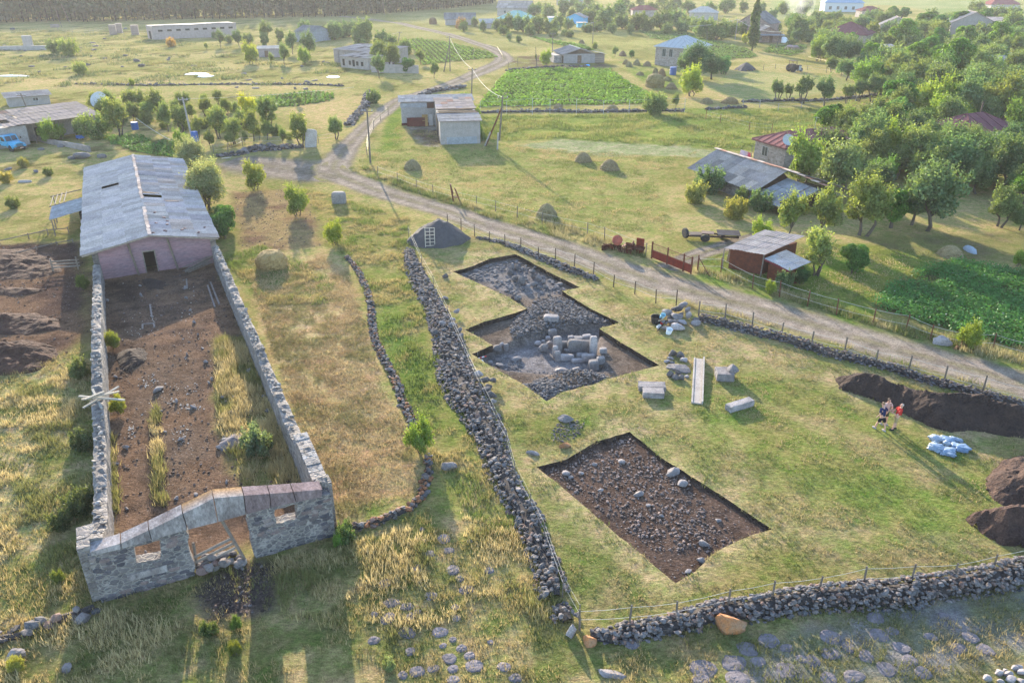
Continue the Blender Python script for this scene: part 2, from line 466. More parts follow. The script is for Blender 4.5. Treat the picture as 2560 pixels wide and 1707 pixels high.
sc.cycles.max_bounces=6; sc.cycles.diffuse_bounces=3; sc.cycles.transmission_bounces=3
sc.cycles.transparent_max_bounces=6; sc.cycles.volume_bounces=0; sc.cycles.caustics_reflective=False
sc.cycles.caustics_refractive=False; sc.cycles.use_denoising=True
# ---------------------------------------------------------------- plots of the survey
def PP(k,pts): return [P(k,*p) for p in pts]
PIT1=PP(5,[(770,322),(900,290),(1020,240),(1110,226),(1200,212),(1300,262),(1450,340),(1640,430),(1520,458),(1700,570),(1915,672),(1775,712),
              (1960,830),(2185,965),(1850,1055),(1700,1105),(1520,1150),(1410,1210),(1240,1085),(1060,985),(900,885),(1045,822),
              (950,770),(855,720),(980,665),(1110,630),(1200,605),(1280,575),(1150,500),(1000,430),(880,375)])
PIT2=PP(0,[(1233,1072),(1300,1055),(1370,1015),(1446,993),(1530,1060),(1650,1135),(1772,1217),(1700,1240),(1640,1270),(1600,1310),(1552,1338),(1440,1245),(1330,1150)])
def rag(poly,seed):
 q=densify(poly,.28,True)
 return [p+Vector((vn(p[0]*2.3,p[1]*2.3,seed)-.5,vn(p[0]*2.3,p[1]*2.3,seed+1)-.5))*.08 for p in q]
PIT1R,PIT2R=rag(PIT1,21),rag(PIT2,31)
ROADC=[(6,3100,1360,2.3),(6,2352,1102,2.35),(6,1800,945,2.3),(6,1200,780,2.4),(6,600,602,2.5),(6,0,437,2.5),(5,1900,300,2.4),(5,1450,150,2.3),(5,960,0,2.2),
         (2,720,1440,2.1),(2,400,1345,2.2),(2,130,1255,2.6),(2,-40,1170,2.8),(2,10,1060,2.3),(2,130,925,1.9),(2,260,800,1.9),(2,420,690,2.2),(2,640,620,2.3),
         (2,860,540,2.6),(2,1000,480,3.2),(2,1120,420,3.0),(2,1080,360,2.4),(2,960,310,2.4),(2,760,245,2.5),(2,560,195,2.6),(2,350,150,2.6),(2,0,110,2.6)]
_rc=[tuple(P(a,b,c))+(h,) for a,b,c,h in ROADC]
ROAD=spline([Vector(p) for p in _rc],14)
YARD=spline([Vector(tuple(P(*a[:3]))+(a[3],)) for a in [(2,0,1215,3.0),(1,2200,1195,4.6),(1,1950,1155,5.4),(1,1700,1120,4.8),(1,1560,1105,3.0)]],10)
TRACK=spline([Vector(tuple(P(*a[:3]))+(a[3],)) for a in [(6,-100,300,1.3),(6,60,235,1.3),(6,260,165,1.3),(6,470,105,1.3),(6,640,60,1.3)]],8)
OLIVE,STRAW,GREEN,LUSH=(.185,.17,.066),(.315,.255,.125),(.15,.185,.052),(.11,.155,.04)
MOWN,DRY,HAYC=(.275,.24,.105),(.27,.215,.11),(.35,.265,.14)
DIRT,DDIRT,RDIRT,PALE=(.125,.088,.064),(.062,.043,.034),(.15,.095,.062),(.27,.235,.195)
ZONES=[
 (0,[(0,180),(640,190),(840,230),(800,330),(560,210),(0,215)],HAYC,MOWN,9,4,1),
 (2,[(-20,1180),(230,1050),(330,790),(960,790),(2400,790),(2500,900),(2150,1250),(2300,1600),(1100,1570),(500,1300)],MOWN,(.205,.205,.075),5,1,1),
 (2,[(930,790),(2400,780),(2420,900),(2250,1010),(1500,950),(1150,970),(950,960)],GREEN,(.22,.23,.07),4,1,1),
 (3,[(0,740),(1350,740),(1330,860),(560,930),(490,1040),(0,1000)],(.2,.215,.065),GREEN,4,1,1),
 (2,[(1200,1000),(1500,955),(2100,985),(2400,1000),(2400,1070),(1700,1060)],(.27,.265,.16),(.2,.21,.12),1.2,.5,1),
 (3,[(-20,1000),(420,1050),(380,1090),(-20,1070)],(.27,.265,.16),(.2,.21,.12),1.2,.5,1),
 (2,[(330,800),(420,720),(430,1000),(250,1060)],LUSH,(.17,.2,.05),3,.7,1),
 (2,[(440,870),(690,850),(700,1010),(560,1000)],DIRT,PALE,3,.6,.25),
 (3,[(160,560),(500,480),(1200,540),(1150,600),(650,690),(430,690),(200,630)],(.29,.26,.13),(.22,.225,.10),8,1,1),
 (3,[(0,620),(150,600),(400,690),(420,720),(0,740)],HAYC,MOWN,4,1,1),
 (2,[(1880,430),(2352,400),(2352,650),(2100,590)],MOWN,GREEN,5,1,1),
 (2,[(1600,200),(2050,200),(2250,300),(2150,410),(1850,400),(1500,300)],(.26,.24,.10),OLIVE,8,1.5,1),
 (2,[(1100,400),(1480,380),(1880,460),(1500,480),(1150,470)],DIRT,OLIVE,4,1,.5),
 (3,[(620,0),(2352,0),(2352,150),(1900,130),(1500,40),(1100,30),(620,160)],(.25,.25,.13),(.19,.22,.09),22,4,1),
 (0,[(540,0),(1500,20),(1150,130),(700,60)],(.26,.235,.11),OLIVE,20,5,1),
 (0,[(945,560),(1080,540),(1200,590),(1380,650),(1500,700),(1700,770),(2400,950),(2400,1300),(1900,1390),(1400,1440),(1290,1330),(1200,1050),(1080,830),(940,640)],(.31,.25,.14),(.205,.19,.08),2.2,.8,1),
 (0,[(1560,880),(1760,850),(2050,960),(2330,1090),(2300,1240),(2000,1230),(1700,1060)],GREEN,(.19,.185,.065),3.0,2,1),
 (0,[(1260,1150),(1330,1200),(1520,1380),(1400,1430),(1300,1350)],(.2,.18,.085),(.13,.15,.05),2,.8,1),
 (0,[(1560,1330),(1760,1240),(2352,1270),(2352,1310),(1900,1385),(1450,1435)],OLIVE,(.215,.19,.09),2.5,.8,1),
 (5,[(1470,1365),(1560,1335),(1680,1350),(1650,1450),(1540,1510),(1430,1485)],DDIRT,DIRT,1,.4,.2),
 (0,[(1180,950),(1380,940),(1360,1010),(1210,1040)],OLIVE,GREEN,1.5,.8,1),
 (0,[(1380,840),(1900,960),(2010,1000),(2200,1090),(2130,1120),(1900,1010),(1700,900)],(.27,.22,.115),(.21,.19,.085),2.5,1,1),
 (0,[(810,590),(940,545),(1000,800),(1150,1050),(1250,1330),(1100,1250),(1000,1120),(960,990),(880,800)],(.165,.175,.055),(.25,.215,.095),3,.8,1),
 (0,[(840,720),(900,700),(985,860),(930,930)],LUSH,GREEN,2,.8,1),
 (0,[(570,630),(740,580),(800,620),(870,850),(940,1000),(965,1130),(780,1210),(680,960),(600,760)],(.39,.30,.165),(.30,.205,.11),1.6,.8,.75),
 (0,[(530,440),(700,430),(760,560),(560,590)],RDIRT,(.25,.18,.09),2.4,.8,.3),
 (0,[(700,430),(930,490),(940,560),(790,590),(740,560)],(.24,.20,.08),OLIVE,3,.8,1),
 (0,[(505,590),(600,560),(770,650),(740,700),(600,700)],LUSH,(.22,.2,.09),1.8,.8,1),
 (0,[(770,1170),(950,1130),(930,1180),(780,1215)],GREEN,STRAW,1,.5,1),
 (0,[(205,620),(500,600),(755,1200),(240,1350)],(.165,.105,.07),(.105,.072,.054),1.4,.5,0),
 (0,[(240,640),(330,640),(330,870),(250,880)],DDIRT,DIRT,2.0,1,0),
 (0,[(290,800),(440,800),(500,1100),(330,1170)],RDIRT,DIRT,2.5,1,0),
 (0,[(495,780),(560,775),(700,1110),(560,1115),(500,980)],(.27,.22,.10),OLIVE,1.4,.5,1),
 (0,[(-100,560),(190,555),(212,760),(130,860),(-100,900)],(.078,.052,.042),RDIRT,3,1,0),
 (0,[(-100,890),(215,790),(235,1370),(-100,1480)],(.37,.30,.165),(.17,.17,.065),1.6,.8,1),
 (0,[(-50,400),(190,380),(190,555),(-50,560)],OLIVE,STRAW,3,1,.9),
 (0,[(-100,1470),(230,1370),(770,1230),(1000,1160),(1260,1250),(1300,1420),(1340,1490),(2400,1330),(2600,1800),(-300,1800)],(.15,.15,.058),(.28,.23,.115),1.4,.6,1),
 (0,[(1060,1150),(1200,1180),(1260,1330),(1270,1420),(1100,1400)],(.31,.26,.115),OLIVE,1.2,.6,1),
 (0,[(440,1350),(560,1285),(640,1300),(625,1400),(480,1425)],(.085,.066,.056),(.07,.055,.05),1,.5,.05),
 (0,[(1900,1440),(2050,1380),(2400,1350),(2400,1480),(2200,1560),(1720,1600),(1700,1480)],(.20,.185,.18),(.16,.155,.085),.9,.8,.25),
 (0,[(1600,590),(1900,560),(2100,560),(2190,640),(2010,690),(2000,750),(1850,690)],(.125,.17,.04),(.19,.19,.055),3,.7,1),
 (0,[(1960,545),(2400,530),(2400,600),(2150,600)],(.15,.125,.065),OLIVE,3,1,.6),
 (0,[(1600,570),(2000,740),(2400,860),(2400,900),(1950,770),(1600,640)],(.2,.19,.085),GREEN,1.6,.6,1),
 (0,[(510,365),(780,350),(800,405),(640,395),(520,405)],(.21,.185,.115),OLIVE,3,1.5,.6),
]
CROPS={
 'meadow potatoes': (2, [(945, 735), (1010, 640), (1150, 490), (1500, 478), (1850, 482), (2000, 590), (2260, 705), (1700, 722)], .8, .55, (.15, .27, .05), 'broad bright green potato crop behind the concrete hut'),
 'roadside crop': (6, [(1330, 570), (1400, 450), (1620, 330), (1900, 250), (2500, 360), (2600, 930), (2100, 790), (1700, 680)], .8, .75, (.075, .20, .05), 'dense dark green crop beside the dirt road'),
 'yard potatoes': (1, [(670, 935), (900, 925), (1210, 985), (1200, 1085), (900, 1035), (760, 985)], .8, .45, (.09, .19, .05), 'potato rows behind the long barn roof'),
 'orchard potatoes': (1, [(1640, 722), (1800, 665), (2150, 632), (2280, 648), (2270, 690), (2050, 725), (1880, 735)], .8, .5, (.12, .22, .05), 'oval potato patch beyond the young orchard'),
 'fork potatoes': (2, [(430, 275), (520, 268), (720, 292), (1000, 355), (1095, 402), (820, 425), (560, 445), (480, 330)], .9, .5, (.14, .23, .065), 'green crop patch beside the upper road'),
 'far potatoes': (3, [(-770 + 480, 205), (-200, 215), (0, 210), (250, 280), (470, 335), (540, 385), (330, 400), (150, 320), (0, 290), (-200, 260)], 1.0, .5, (.15, .24, .085), 'long pale green crop field before the poplar'),
 'cabin potatoes': (2, [(1285, 252), (1420, 275), (1690, 322), (1760, 350), (1640, 345), (1420, 300)], 1.0, .5, (.13, .24, .06), 'narrow green crop strip behind the grey cabin'),
 'poplar field': (3, [(620, 310), (870, 310), (850, 350), (760, 375), (560, 350)], 1.0, .45, (.14, .23, .07), 'small green plot beside the poplar'),
}
CROPPOLY={k: PP(v[0],v[1]) for k,v in CROPS.items()}
def paint(x,y,z=None):
 """albedo and grassiness of the ground at x, y"""
 n=len(x)
 jx=x+1.1*(fbm(x/1.6,y/1.6,50,3)-.5); jy=y+1.1*(fbm(x/1.6,y/1.6,60,3)-.5)
 t=sstep(.36,.62,fbm(x/9,y/9,70,5))[:,None]
 C=np.array(OLIVE)*1.1*(1-t)+np.array((.30,.25,.12))*t
 A=np.ones(n)
 d=np.hypot(x,y); s=sstep(.60,.72,fbm(x/3.2,y/3.2,77,4))*sstep(100,120,d)*sstep(10,-10,x+20)
 C=C*(1-.5*s[:,None])
 for i,(k,pts,ca,cb,sc_,soft,ga) in enumerate(ZONES):
  poly=PP(k,pts)
  xs=[p[0] for p in poly]; ys=[p[1] for p in poly]; mrg=soft+1.5
  idx=np.where((x>min(xs)-mrg)&(x<max(xs)+mrg)&(y>min(ys)-mrg)&(y<max(ys)+mrg))[0]
  if not len(idx): continue
  X,Y=jx[idx],jy[idx]
  dd=segdist(X,Y,poly,True); ins=inpoly(X,Y,poly)
  m=sstep(-soft,soft,np.where(ins,dd,-dd))
  f=sstep(.34,.64,fbm(x[idx]/sc_,y[idx]/sc_,100+i*7,5))[:,None]
  cc=np.array(ca)*(1-f)+np.array(cb)*f
  C[idx]=C[idx]*(1-m[:,None])+cc*m[:,None]; A[idx]=A[idx]*(1-m)+ga*m
 for nm,poly in CROPPOLY.items():
  xs=[p[0] for p in poly]; ys=[p[1] for p in poly]
  idx=np.where((x>min(xs)-2)&(x<max(xs)+2)&(y>min(ys)-2)&(y<max(ys)+2))[0]
  if not len(idx): continue
  dd=segdist(jx[idx],jy[idx],poly,True); m=sstep(-.5,.7,np.where(inpoly(jx[idx],jy[idx],poly),dd,-dd))
  C[idx]=C[idx]*(1-m[:,None])+np.array((.075,.085,.035))*m[:,None]; A[idx]=A[idx]*(1-m)+.5*m
 near=np.where((np.abs(x)<25)&(y>20)&(y<85))[0]
 if len(near):
  dd=np.minimum(segdist(jx[near],jy[near],PIT1,True),segdist(jx[near],jy[near],PIT2,True)+.5)
  m=(1-sstep(.2,2.4,dd))[:,None]*.8
  C[near]=C[near]*(1-m)+np.array((.34,.275,.155))*m
 return C,A
# ---------------------------------------------------------------- one ground sheet,trenches cut out of it
def axis(lo,hi,st,far_lo,far_hi,gr):
 a=list(np.arange(lo,hi+1e-6,st)); s=st
 while a[-1]<far_hi: s *= gr; a.append(a[-1]+s)
 s=st; b=[a[0]]
 while b[-1]>far_lo: s *= gr; b.append(b[-1]-s)
 return np.array(b[:0:-1]+a)
GS=.36
gx=axis(-54,54,GS,-6000,6000,1.022); gy=axis(14.4,90,GS,-3000,9000,1.02)
nx,ny=len(gx),len(gy)
bx0,bx1=np.searchsorted(gx,-8.0),np.searchsorted(gx,15.0)
by0,by1=np.searchsorted(gy,24.0),np.searchsorted(gy,74.0)
XX,YY=np.meshgrid(gx,gy)
V2=np.stack([XX.ravel(),YY.ravel()],1)
ii,jj=np.meshgrid(np.arange(nx-1),np.arange(ny-1))
ii=ii.ravel(); jj=jj.ravel()
keep=~((ii>=bx0)&(ii<bx1)&(jj>=by0)&(jj<by1))
ii,jj=ii[keep],jj[keep]
q=np.stack([jj*nx+ii,jj*nx+ii+1,(jj+1)*nx+ii+1,(jj+1)*nx+ii],1)
TR=np.concatenate([q[:,[0,1,2]],q[:,[0,2,3]]])
def fill(points,polys,keepfn):
 co=[tuple(map(float,p)) for p in points]; E=[]
 for pl in polys:
  b=len(co); co+=[(float(p[0]),float(p[1])) for p in pl]
  E+=[(b+i,b+(i+1) % len(pl)) for i in range(len(pl))]
 vs,_,fs,*_r=delaunay_2d_cdt([Vector(c) for c in co],E,[],0,1e-5)
 vs=np.array([v[:] for v in vs]); fs=np.array([f for f in fs])
 cen=vs[fs].mean(1)
 return vs,fs[keepfn(cen[:,0],cen[:,1])]
bi,bj=np.meshgrid(np.arange(bx0,bx1+1),np.arange(by0,by1+1))
bp=np.stack([gx[bi.ravel()],gy[bj.ravel()]],1)
edge=(bi.ravel()==bx0)|(bi.ravel()==bx1)|(bj.ravel()==by0)|(bj.ravel()==by1)
dd=np.minimum(segdist(bp[:,0],bp[:,1],PIT1R,True),segdist(bp[:,0],bp[:,1],PIT2R,True))
inside=inpoly(bp[:,0],bp[:,1],PIT1R)|inpoly(bp[:,0],bp[:,1],PIT2R)
bp=bp[edge|((dd>.12)&~inside)]
bv,bf=fill(bp,[PIT1R,PIT2R],lambda x,y: ~(inpoly(x,y,PIT1R)|inpoly(x,y,PIT2R)))
n0=len(V2); V2=np.concatenate([V2,bv]); TR=np.concatenate([TR,bf+n0])
used=np.zeros(len(V2),bool); used[TR.ravel()]=True
remap=np.cumsum(used)-1; V2=V2[used]; TR=remap[TR]
GC,GA=paint(V2[:,0].copy(),V2[:,1].copy())
gme = arr_mesh('ground', np.column_stack([V2, hgt(V2[:, 0], V2[:, 1])]), TR, np.column_stack([GC, GA]), True)
tag(link('ground', gme, M['ground']), 'grassy pasture ground with dry and green patches', 'ground', kind='structure')
# ---------------------------------------------------------------- trenches
BANK=PP(5,[(850,790),(1150,772),(1250,735),(1450,655),(1700,640),(1880,640)])
DEEP=PP(5,[(1150,790),(1450,690),(1880,660),(1780,720),(1770,900),(1850,960),(1500,985),(1150,960),(930,880),(1050,820)])
RUB1=PP(5,[(1250,560),(1540,470),(1800,640),(1880,640),(1480,690),(1180,760),(1150,690)])
RUB2=PP(5,[(1640,960),(1880,1040),(1520,1140),(1410,1200),(1260,1085),(1480,980)])
def pit_depth(x,y,which):
 if which==2:
  return .2+.06*(fbm(x/1.2,y/1.2,5,4)-.5)*2
 d=np.full(np.shape(x),.36)
 e=segdist(x,y,DEEP,True); ins=inpoly(x,y,DEEP)
 d=d+.42*sstep(-.3,.25,np.where(ins,e,-e))
 e=segdist(x,y,RUB1,True); ins=inpoly(x,y,RUB1)
 d=d-.2*sstep(-.3,.8,np.where(ins,e,-e))
 e=segdist(x,y,RUB2,True); ins=inpoly(x,y,RUB2)
 d=d-.22*sstep(-.3,.8,np.where(ins,e,-e))
 return d+.10*(fbm(x/1.0,y/1.0,5,4)-.5)
def trench(poly,which,label):
 xs=[p[0] for p in poly]; ys=[p[1] for p in poly]
 ax,ay=np.meshgrid(np.arange(min(xs),max(xs),.17),np.arange(min(ys),max(ys),.17))
 pts=np.stack([ax.ravel(),ay.ravel()],1)
 ok=inpoly(pts[:,0],pts[:,1],poly)&(segdist(pts[:,0],pts[:,1],poly,True)>.1)
 v,f=fill(pts[ok],[poly],lambda x,y: inpoly(x,y,poly))
 x,y=v[:,0],v[:,1]
 z=hgt(x,y)-pit_depth(x,y,which)
 n=fbm(x/.8,y/.8,12,4)
 if which==2:
  C=np.array((.085,.058,.046))*(.75+.6*n)[:,None]
 else:
  t=sstep(.35,.6,fbm(x/2.2,y/2.2,33,4))[:,None]
  C=(np.array((.115,.088,.07))*(1-t)+np.array((.15,.118,.095))*t)*(.8+.4*n)[:,None]
  for pl,c in ((DEEP,(.185,.172,.175)),(PP(5,[(800,322),(1100,240),(1400,330),(1560,440),(1300,480),(1100,440)]),(.165,.155,.155))):
   e=segdist(x,y,pl,True); ins=inpoly(x,y,pl)
   m=(sstep(-1,1.2,np.where(ins,e,-e))*.85)[:,None]
   C=C*(1-m)+np.array(c)*(.8+.4*n)[:,None]*m
 P2=np.array([(p[0],p[1]) for p in poly]); k=len(P2)
 top=np.column_stack([P2,hgt(P2[:,0],P2[:,1])]); bot=np.column_stack([P2,hgt(P2[:,0],P2[:,1])-pit_depth(P2[:,0],P2[:,1],which)])
 mid=top*.5+bot*.5; b0=len(v)
 W=np.concatenate([top,mid,bot]); i=np.arange(k); j=(i+1) % k
 wf=[]
 for r in (0,1):
  a,b=b0+r*k,b0+(r+1)*k
  wf+=[np.stack([a+i,b+i,b+j],1),np.stack([a+i,b+j,a+j],1)]
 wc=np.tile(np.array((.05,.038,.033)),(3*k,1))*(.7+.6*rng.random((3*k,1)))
 A=np.zeros(len(v)+3*k)
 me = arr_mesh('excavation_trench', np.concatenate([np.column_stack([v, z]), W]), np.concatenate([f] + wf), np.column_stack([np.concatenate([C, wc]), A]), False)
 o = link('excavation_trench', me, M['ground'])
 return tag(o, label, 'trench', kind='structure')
trench(PIT1R, 1, 'large stepped excavation trench with stone burial chambers')
trench(PIT2R, 2, 'rectangular excavation trench of dark soil and scattered rubble')
def pz(p,which=1):
 return hz(p)-float(pit_depth(np.array([p[0]]),np.array([p[1]]),which)[0])
# ---------------------------------------------------------------- dirt road and tracks draped over the ground
def strip(name,line,lift,label,cat,sub=19,grassy=0.,tone=1.):
 q=line; V=[]; C=[]; n=len(q)
 dense=[]
 for a,b in zip(q[:-1],q[1:]):
  m=max(1,int((b-a).length/(.4 if a[1]<95 else 1.2)))
  dense+=[a.lerp(b,i/m) for i in range(m)]
 q=dense+[q[-1]]; n=len(q)
 for i,p in enumerate(q):
  t=Vector(q[min(i+1,n-1)][:2])-Vector(q[max(i-1,0)][:2]); t.normalize(); nn=Vector((-t[1],t[0]))
  for s in np.linspace(-1.25,1.25,sub):
   V.append((p[0]+nn[0]*p[2]*s,p[1]+nn[1]*p[2]*s)); C.append((s,i*.4))
 V=np.array(V); C=np.array(C); s=C[:,0]
 e=.22*(fbm(V[:,0]/1.3,V[:,1]/1.3,91,4)-.5)*2
 gC,gA=paint(V[:,0].copy(),V[:,1].copy())
 m=sstep(1.12,.72,np.abs(s+e*.8))[:,None]
 rut=np.exp(-((np.abs(s)-.47)/.2)**2)
 mid=np.exp(-(s/.16)**2)*grassy+sstep(.55,.95,np.abs(s))*.45
 base=np.array((.225,.185,.15))*tone; c=base*(1+.34*rut-.1)[:,None]
 c=c*(.74+.5*fbm(V[:,0]/1.3,V[:,1]/2.1,95,4))[:,None]
 g=(mid*sstep(.42,.62,fbm(V[:,0]/1.1,V[:,1]/1.1,97,4)+.12))[:,None]
 c=c*(1-g)+np.array((.19,.17,.085))*g
 c=c*m+gC*(1-m); A=gA*(1-m[:,0])+.12*m[:,0]
 z=hgt(V[:,0],V[:,1])+lift*sstep(1.25,1.1,np.abs(s))-.03*rut*m[:,0]+.02*m[:,0]-.02*(np.abs(s)>1.2)
 i,j=np.meshgrid(np.arange(sub-1),np.arange(n-1)); i=i.ravel(); j=j.ravel()
 F=np.stack([j*sub+i+1,j*sub+i,(j+1)*sub+i,(j+1)*sub+i+1],1)
 return tag(link(name, arr_mesh(name, np.column_stack([V, z]), F, np.column_stack([c, A]), True), M['ground']), label, cat, kind='structure')
strip('road', ROAD, .035, 'pale rutted dirt road curving through the pasture', 'road', grassy=.55)
strip('yard_track', YARD, .03, 'worn dirt track joining the road at the fork', 'track', grassy=.3, tone=.85)
strip('gate_track', TRACK, .03, 'grassy wheel track behind the red gate', 'track', grassy=.9, tone=.9)
# ---------------------------------------------------------------- helpers for built things
def grey(lo=.75,hi=1.25,warm=.06):
 g=random.uniform(lo,hi); t=random.uniform(-warm,warm)
 return (g*(1+t),g,g*(1-t))
def stone_tone():
 r=random.random()
 if r<.12: return (1.5,1.45,1.4)
 if r<.22: return (1.35,1.0,.85)
 return grey(.6,1.3,.07)
def ragged_wall(mb,a,b,th,hf,seed,base=0.0,step=.34,topc=.8):
 """mortared rubble wall from a to b, broken top"""
 a=Vector(a); b=Vector(b); L=(b-a).length; n=max(2,int(L/step)); t=(b-a)/L; nn=Vector((-t[1],t[0]))
 V=[]; F=[]; C=[]
 for i in range(n+1):
  s=L*i/n; p=a+t*s; h=hf(s)+.16*(random.random()-.5)+.22*(float(vn(s/1.4,seed,seed))-.5)
  for o,z,c in ((-.5,-.35,1),(-.5,h*.55,1),(-.5,h-.05,1),(-.22,h+.03,topc),(.22,h+.03,topc),(.5,h-.05,1),(.5,h*.55,1),(.5,-.35,1)):
   q=p+nn*(th*o+random.uniform(-.035,.035))
   V.append((q[0],q[1],base+z+(random.uniform(-.05,.05) if z>0 else 0))); C.append((c,c,c))
 m=8
 for i in range(n):
  for k in range(m-1):
   F.append((i*m+k,(i+1)*m+k,(i+1)*m+k+1,i*m+k+1))
 F.append(tuple(range(m))); F.append(tuple(n*m+k for k in range(m))[::-1])
 mb.add(V,F,C)
 for i in range(int(L*4)):
  s=random.uniform(.1,L-.1); p=a+t*s+nn*random.uniform(-.42,.42)*th; d=random.uniform(.1,.3)
  g=random.uniform(.7,1.5)
  mb.rock((p[0],p[1],base+hf(s)+.05),(d*1.3,d,d*.7),(g,g,g*.97),ROCK1)
def roof_slope(mb,o,u,v,pw=1.0,pl=1.6,corr=.03,waves=6,tone=(.8,1.15),gap=.0,jit=.03,hole=None,tints=None,th=.02):
 """sheets laid in courses: o = eave corner, u along the eave, v up the slope"""
 o=Vector(o); u=Vector(u); v=Vector(v); n=u.cross(v).normalized(); U=u.length; Vv=v.length; u=u/U; v=v/Vv
 nu=max(1,round(U/pw)); nv=max(1,round(Vv/pl)); pw=U/nu; pl=Vv/nv
 for r in range(nv):
  for k in range(nu):
   if hole and hole(k/nu,r/nv): continue
   if random.random()<gap: continue
   g=random.uniform(*tone); c=(g,g,g*random.uniform(.97,1.03))
   if tints and random.random()<tints[0]: c=tuple(g*x for x in random.choice(tints[1]))
   ou=k*pw+random.uniform(-jit,jit); ov=r*pl+random.uniform(-jit,jit); lift=.02+.015*(k % 2)+random.uniform(0,.02)
   cols=waves*4; W=[]; Fc=[]
   for j,(vv,dz) in enumerate(((ov-.06,lift+.03),(ov+pl*.5,lift+.012),(ov+pl+.04,lift))):
    for i in range(cols+1):
     uu=ou+(pw+.05)*i/cols
     W.append(o+u*uu+v*vv+n*(dz+corr*math.sin(2*PI*waves*i/cols)))
   for j in range(2):
    for i in range(cols):
     a=j*(cols+1)+i; Fc.append((a,a+1,a+cols+2,a+cols+1))
   mb.add(W,Fc,c)
def wframe(parent, c, w, h, rz=0, mull=1, frame='white', d=.08, sill=True, sub=True, out=-1):
 """window: frame with pane and sill, c = centre on the wall face in the parent's frame, facing -y before rz"""
 f = MB(); m = Matrix.Rotation(rz, 3, 'Z')
 for dx in (-w/2,w/2): f.box(Vector(c)+m@Vector((dx,0,0)),(.07,d,h+.07),rz)
 for dz in (-h/2,h/2): f.box(Vector(c)+Vector((0,0,dz)),(w-.07,d-.01,.07),rz)
 for i in range(mull): f.box(Vector(c)+m@Vector((w*((i+1)/(mull+1)-.5),0,0)),(.05,d-.015,h-.07),rz)
 o = f.build('window', M[frame], parent)
 p = MB(); p.box(Vector(c) + m @ Vector((0, -.02, 0)), (w - .02, .02, h - .02), rz); p.build('pane', M['glass'], o)
 if sill:
  q = MB(); q.box(Vector(c) + m @ Vector((0, -.06, -h / 2 - .07)), (w + .2, .16, .06), rz); q.build('sill', M['palecon'], o)
 return o
# ---------------------------------------------------------------- the long ruin and its barn
GL,GR=G(254,1505),G(839,1336)
re_=(GR-GL).normalized(); RW=(GR-GL).length; RZ=math.atan2(re_[1],re_[0]); rn=Vector((-re_[1],re_[0]))
zb=min(hz(GL),hz(GR))
RO=Vector((GL[0],GL[1],zb))
def rloc(x,y): return GL+re_*x+rn*y
def gp(x,y):
 s,z=vplane(7,x,y,GL,re_); return (s,z-zb)
gt = thing('ruined_gable', 'roofless stone gable with a sloping concrete beam, doorway and two window openings', 'ruined wall', RO, RZ)
lower=[gp(*p) for p in [(620,700),(825,652),(1030,592),(1275,522),(1480,470),(1670,418),(1840,372),(2010,336),(2185,300)]]
upper=[gp(*p) for p in [(608,672),(820,612),(1010,524),(1240,412),(1450,308),(1655,288),(1830,276),(1990,264),(2190,246)]]
def low(s):
 for a,b in zip(lower[:-1],lower[1:]):
  if a[0]<=s<=b[0]: return a[1]+(b[1]-a[1])*(s-a[0])/(b[0]-a[0])
 return lower[0][1] if s<lower[0][0] else lower[-1][1]
jl,jr=gp(1290,640)[0],gp(1703,560)[0]
TH=.55
mb=MB()
def rough(pts,amp=.07,step=.3):
 q=densify(pts,step)
 return [(p[0]+random.uniform(-amp,amp),p[1]+random.uniform(-amp,amp)) for p in q]
def pier(s0,s1,jag,hole):
 top=[(s1,low(s1))]+[p for p in lower[::-1] if s0<p[0]<s1]+[(s0,low(s0))]
 L=[(s0,-.5),(s1,-.5)]
 rside = rough([(s1, -.3), (s1, low(s1) - .1)]) if jag == 'r' else []
 lside = rough([(s0, low(s0) - .1), (s0, -.3)]) if jag == 'l' else []
 mb.slab([L+rside+top+lside,hole[::-1]],0,TH)
wl_=[gp(*p) for p in [(928,752),(1102,722),(1088,598),(915,640)]]
wr_=[gp(*p) for p in [(1878,488),(2024,450),(2014,352),(1862,392)]]
ww0=rough(wl_+[wl_[0]],.03); ww1=rough(wr_+[wr_[0]],.04)
pier(0.0, jl, 'r', ww0[:-1]); mb.build('wall', M['ruin'], gt); mb = MB(); pier(jr, RW, 'l', ww1[:-1]); mb.build('wall', M['ruin'], gt)
mb=RB(BOXR2,0)
zz_=-.2
while zz_<3.6:
 s=random.uniform(-.1,.1)
 while s<RW:
  L_=random.uniform(.24,.58); h_=random.uniform(.18,.28); s+=L_*.5
  z=zz_+random.uniform(-.05,.05); w_=any(min(p[0] for p in q)-L_*.5<s<max(p[0] for p in q)+L_*.5 and min(p[1] for p in q)-h_*.5<z<max(p[1] for p in q)+h_*.5 for q in (wl_,wr_))
  if not w_ and not (jl-L_*.4<s<jr+L_*.4) and z<low(s)-h_*.5-.05 and float(vn(s*1.1,z*1.3,4))>.42 and L_*.45<s<RW-L_*.45:
   c=random.choice([(.55,.57,.66),(.75,.75,.82),(.95,.9,.9),(1.25,1.05,1.0),(.6,.6,.68),(1.5,1.4,1.35)]); mb.add((s,.005,z),(L_,.1,h_),c)
  s+=L_*.5+random.uniform(.0,.08)
 zz_+=.215
for z0 in range(12):
 for x_ in (.02,RW-.02): mb.add((x_,.28,z0*.22),(.12,random.uniform(.3,.5),.22),(.9,.85,.85))
o = link('stonework', arr_mesh('stonework', *mb.arrays()), M['rock'], gt)
mb=MB()
bm_=MB()
segs=[0,1,2,3,4,5,6,7,8]
